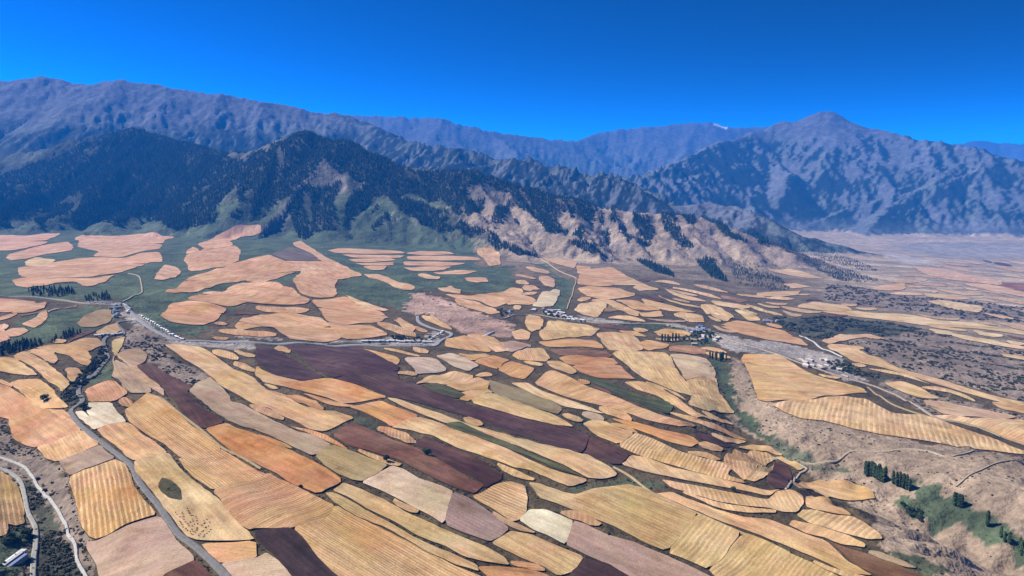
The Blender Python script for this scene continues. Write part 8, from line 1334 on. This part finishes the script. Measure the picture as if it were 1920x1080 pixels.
for m in WEEDS:
    o = link('weed_tuft', m); k = len(wsrc); o.location = (WX[k * 50], WY[k * 50], ground_z(WX[k * 50], WY[k * 50])[0]); o.scale = (1.2, 1.2, 1.0); tag(o, 'dry weed tuft on a bank between stubble fields', 'weed', 'weed tufts on the field banks'); wsrc.append(o)
instancer('bank_weeds', WX, WY, ground_z(WX, WY) - .05, WH, wsrc, 'dry weeds growing along the banks between the fields', 1.5)
print('shrubs', SX.size, 'weeds', WX.size)

# ------------------------------------------------------------------ houses
def plain(name, rgb, var=0.15):
    m, n, l, b = nmat(name); ge = n.new('ShaderNodeNewGeometry'); oi = n.new('ShaderNodeObjectInfo')
    v = math_n(n, l, 'MULTIPLY', range_n(n, l, noise_n(n, l, ge.outputs['Position'], 0.8, 3), 0.3, 0.7, 1 - var, 1 + var), range_n(n, l, oi.outputs['Random'], 0, 1, 1 - var, 1 + var))
    l.new(mix_n(n, l, 'MULTIPLY', 1.0, rgb, val_rgb(n, l, v)), b.inputs['Base Color']); b.inputs['Roughness'].default_value = .7; return m
WALL_M = plain('limewash', (0.50, 0.47, 0.43)); MUD_M = plain('mud_plaster', (0.42, 0.34, 0.27)); GLASS_M = plain('window_glass', (0.05, 0.06, 0.07)); DOOR_M = plain('door_paint', (0.12, 0.10, 0.09))
ROOF_M = dict(white_row=plain('white_roof', (0.60, 0.58, 0.55)), white=plain('pale_roof', (0.50, 0.48, 0.46)), grey=plain('grey_roof', (0.20, 0.20, 0.22)), pale=plain('dusty_roof', (0.46, 0.41, 0.36)), blue=plain('blue_grey_roof', (0.15, 0.19, 0.28)))

def box_mesh(name, x0, x1, y0, y1, z0, z1, mat):
    v = [(x, y, z) for z in (z0, z1) for y in (y0, y1) for x in (x0, x1)]
    return mesh_np(name, v, [(0, 2, 3, 1), (4, 5, 7, 6), (0, 1, 5, 4), (2, 6, 7, 3), (0, 4, 6, 2), (1, 3, 7, 5)], mat, False)
def roof_mesh(name, L, W, h, rise, ov, mat):
    a, b = L / 2 + ov, W / 2 + ov; t = 0.18
    v = [(-a, -b, h), (a, -b, h), (a, b, h), (-a, b, h), (-a, 0, h + rise), (a, 0, h + rise), (-a, -b, h - t), (a, -b, h - t), (a, b, h - t), (-a, b, h - t)]
    return mesh_np(name, v, [(0, 1, 5, 4), (2, 3, 4, 5), (0, 4, 3), (1, 2, 5), (0, 6, 7, 1), (2, 8, 9, 3), (1, 7, 8, 2), (3, 9, 6, 0), (6, 9, 8, 7)], mat, False)

def near_heading(px, py):
    best, ang = 1e9, 0
    for p, w in ROADLINES:
        d = np.hypot(p[:, 0] - px, p[:, 1] - py); k = int(d.argmin())
        if d[k] < best:
            best = d[k]; k = min(k, len(p) - 2); ang = math.atan2(p[k + 1][1] - p[k][1], p[k + 1][0] - p[k][0])
    return ang if best < 90 else None
cache = {}
def house(kind, lab, grp, size, px, py, rn):
    L, W, h = size; key = (kind, size)
    if key not in cache:
        wall = box_mesh('wall', -L / 2, L / 2, -W / 2, W / 2, -2.5, h, WALL_M if kind != 'pale' else MUD_M); roof = roof_mesh('roof', L, W, h, W * 0.22, 0.45, ROOF_M[kind])
        win = box_mesh('window', -.7, .7, -.06, .06, 0, 1.2, GLASS_M); door = box_mesh('door', -.5, .5, -.06, .06, 0, 2.1, DOOR_M); cache[key] = (wall, roof, win, door)
    wall, roof, win, door = cache[key]
    e = bpy.data.objects.new('house', None); col.objects.link(e); e.location = (px, py, float(ground_z(px, py)[0]) + 0.5)
    hd = near_heading(px, py); e.rotation_euler = (0, 0, (hd if hd is not None else rn.uniform(-.6, .6)) + rn.choice((0, 0, math.pi / 2 if L > 10 else 0)) + rn.uniform(-.12, .12))
    s = rn.uniform(.85, 1.2); e.scale = (s, s, s); tag(e, lab, 'house', grp)
    link('wall', wall, e); link('roof', roof, e)
    for k, q in enumerate((-.32, .32)):
        w = link('window', win, e); w.location = (L * q, -W / 2 - .02, 1.0)
    d = link('door', door, e); d.location = (0, -W / 2 - .02, 0)
rn = random.Random(21)
for kind, lab, grp, size, pts in HOUSES:
    for p in pts: house(kind, lab, grp, size, p[0], p[1], rn)

# the farm in the lower ravine: two white ranges round a blue-grey yard roof
def farm():
    c = FARM[0]; zf = float(ground_z(c[0], c[1])[0]); ang = math.atan2(FARM[2][1] - FARM[1][1], FARM[2][0] - FARM[1][0])
    e = bpy.data.objects.new('farm_building', None); col.objects.link(e); e.location = (c[0], c[1], zf + .3); e.rotation_euler = (0, 0, ang)
    tag(e, 'long white farm building with a blue-grey lean-to beside the ravine road', 'farm building')
    link('wall', box_mesh('wall', -14, 12, 1, 6.5, -3, 4.0, WALL_M), e)
    rf = link('roof', roof_mesh('roof', 26, 5.5, 4.0, 1.0, .4, ROOF_M['white_row']), e); rf.location = (-1, 3.75, 0)
    link('chimney', box_mesh('chimney', 6, 6.7, -.35, .35, 4.4, 5.9, MUD_M), rf)
    link('annexe', box_mesh('annexe', 12.3, 17.5, 0, 6.2, -3, 4.6, WALL_M), e); link('annexe', box_mesh('annexe', -19, -14.3, -4, 5, -3, 3.4, WALL_M), e)
    link('lean_to', box_mesh('lean_to', -13, 11.8, -4.5, .7, -3, 2.6, ROOF_M['blue']), e)
    for k in range(6):
        w = link('window', box_mesh('window', -.8, .8, -.05, .05, 2.9, 3.6, DOOR_M), e); w.location = (-11 + 4.2 * k, .95, 0)
        link('pane', box_mesh('pane', -.68, .68, -.09, -.055, 3.0, 3.5, GLASS_M), w)
    link('door', box_mesh('door', -.6, .6, -.06, .06, 0, 2.2, DOOR_M), e).location = (14.8, -.04, 0)
farm()
def greenhouse():
    a, b = GREENHOUSE; L = math.hypot(b[0] - a[0], b[1] - a[1]); e = bpy.data.objects.new('greenhouse', None); col.objects.link(e)
    px, py = (a[0] + b[0]) / 2, (a[1] + b[1]) / 2; e.location = (px, py, float(ground_z(px, py)[0]) + .3); e.rotation_euler = (0, 0, math.atan2(b[1] - a[1], b[0] - a[0]))
    tag(e, 'long narrow white plastic greenhouse on the green flat by the red bank', 'greenhouse')
    v = []; f = []; n = 9
    for k in range(n):
        t = math.pi * k / (n - 1)
        for s in (-1, 1): v.append((s * L / 2, -math.cos(t) * 4.5, math.sin(t) * 3.2))
    for k in range(n - 1): f.append((2 * k, 2 * k + 1, 2 * k + 3, 2 * k + 2))
    f.append(tuple(2 * k for k in range(n))); f.append(tuple(2 * k + 1 for k in reversed(range(n))))
    link('cover', mesh_np('cover', v, f, ROOF_M['white_row']), e)
    link('base', box_mesh('base', -L / 2 - .3, L / 2 + .3, -4.8, 4.8, -3, .25, MUD_M), e)
greenhouse()

# ------------------------------------------------------------------ the herd
def animal_mesh():
    """one continuous quadruped skin: barrel, neck, lowered head, four jointed legs"""
    bm = bmesh.new()
    P = [(-.72, 0, 1.0), (-.3, 0, .98), (.25, 0, 1.0), (.62, 0, 1.06), (.95, 0, .95), (1.2, 0, .62), (1.36, 0, .42)]
    Rr = [.26, .34, .33, .28, .17, .15, .09]
    for x, y, s in ((-.66, .17, -1), (-.66, -.17, -1), (.55, .17, 1), (.55, -.17, 1)):
        P += [(x, y, .72), (x + .06 * s, y, .36), (x, y, .02)]; Rr += [.15, .08, .07]
    P.append((-.98, 0, .62)); Rr.append(.05)
    vs_ = [bm.verts.new(p) for p in P]
    for k in range(6): bm.edges.new((vs_[k], vs_[k + 1]))
    for k, root in enumerate((0, 0, 3, 3)):
        b = 7 + 3 * k; bm.edges.new((vs_[root], vs_[b])); bm.edges.new((vs_[b], vs_[b + 1])); bm.edges.new((vs_[b + 1], vs_[b + 2]))
    bm.edges.new((vs_[0], vs_[19]))
    me = bpy.data.meshes.new('animal_skeleton'); bm.to_mesh(me); bm.free()
    o = bpy.data.objects.new('animal_skeleton', me); col.objects.link(o)
    md = o.modifiers.new('skin', 'SKIN'); me.skin_vertices[0].data[2].use_root = True
    for k, v in enumerate(me.skin_vertices[0].data): v.radius = (Rr[k], Rr[k]); v.use_root = (k == 2)
    o.modifiers.new('sub', 'SUBSURF').levels = 1
    dg = bpy.context.evaluated_depsgraph_get(); out = bpy.data.meshes.new_from_object(o.evaluated_get(dg)); bpy.data.objects.remove(o)
    out.name = 'animal'; out.materials.clear(); out.materials.append(plain('dark_hide', (0.035, 0.024, 0.018), .3)); out.shade_smooth(); return out
AN = animal_mesh(); rn = random.Random(4)
for p in HERD:
    o = link('grazing_animal', AN); o.location = (p[0], p[1], float(ground_z(p[0], p[1])[0]) + 1.85); o.rotation_euler = (0, 0, rn.uniform(0, 6.28)); s = rn.uniform(.85, 1.1); o.scale = (s, s, s)
    tag(o, 'dark grazing animal of the herd fanned out on yellow stubble', 'livestock', 'herd grazing on the yellow stubble')
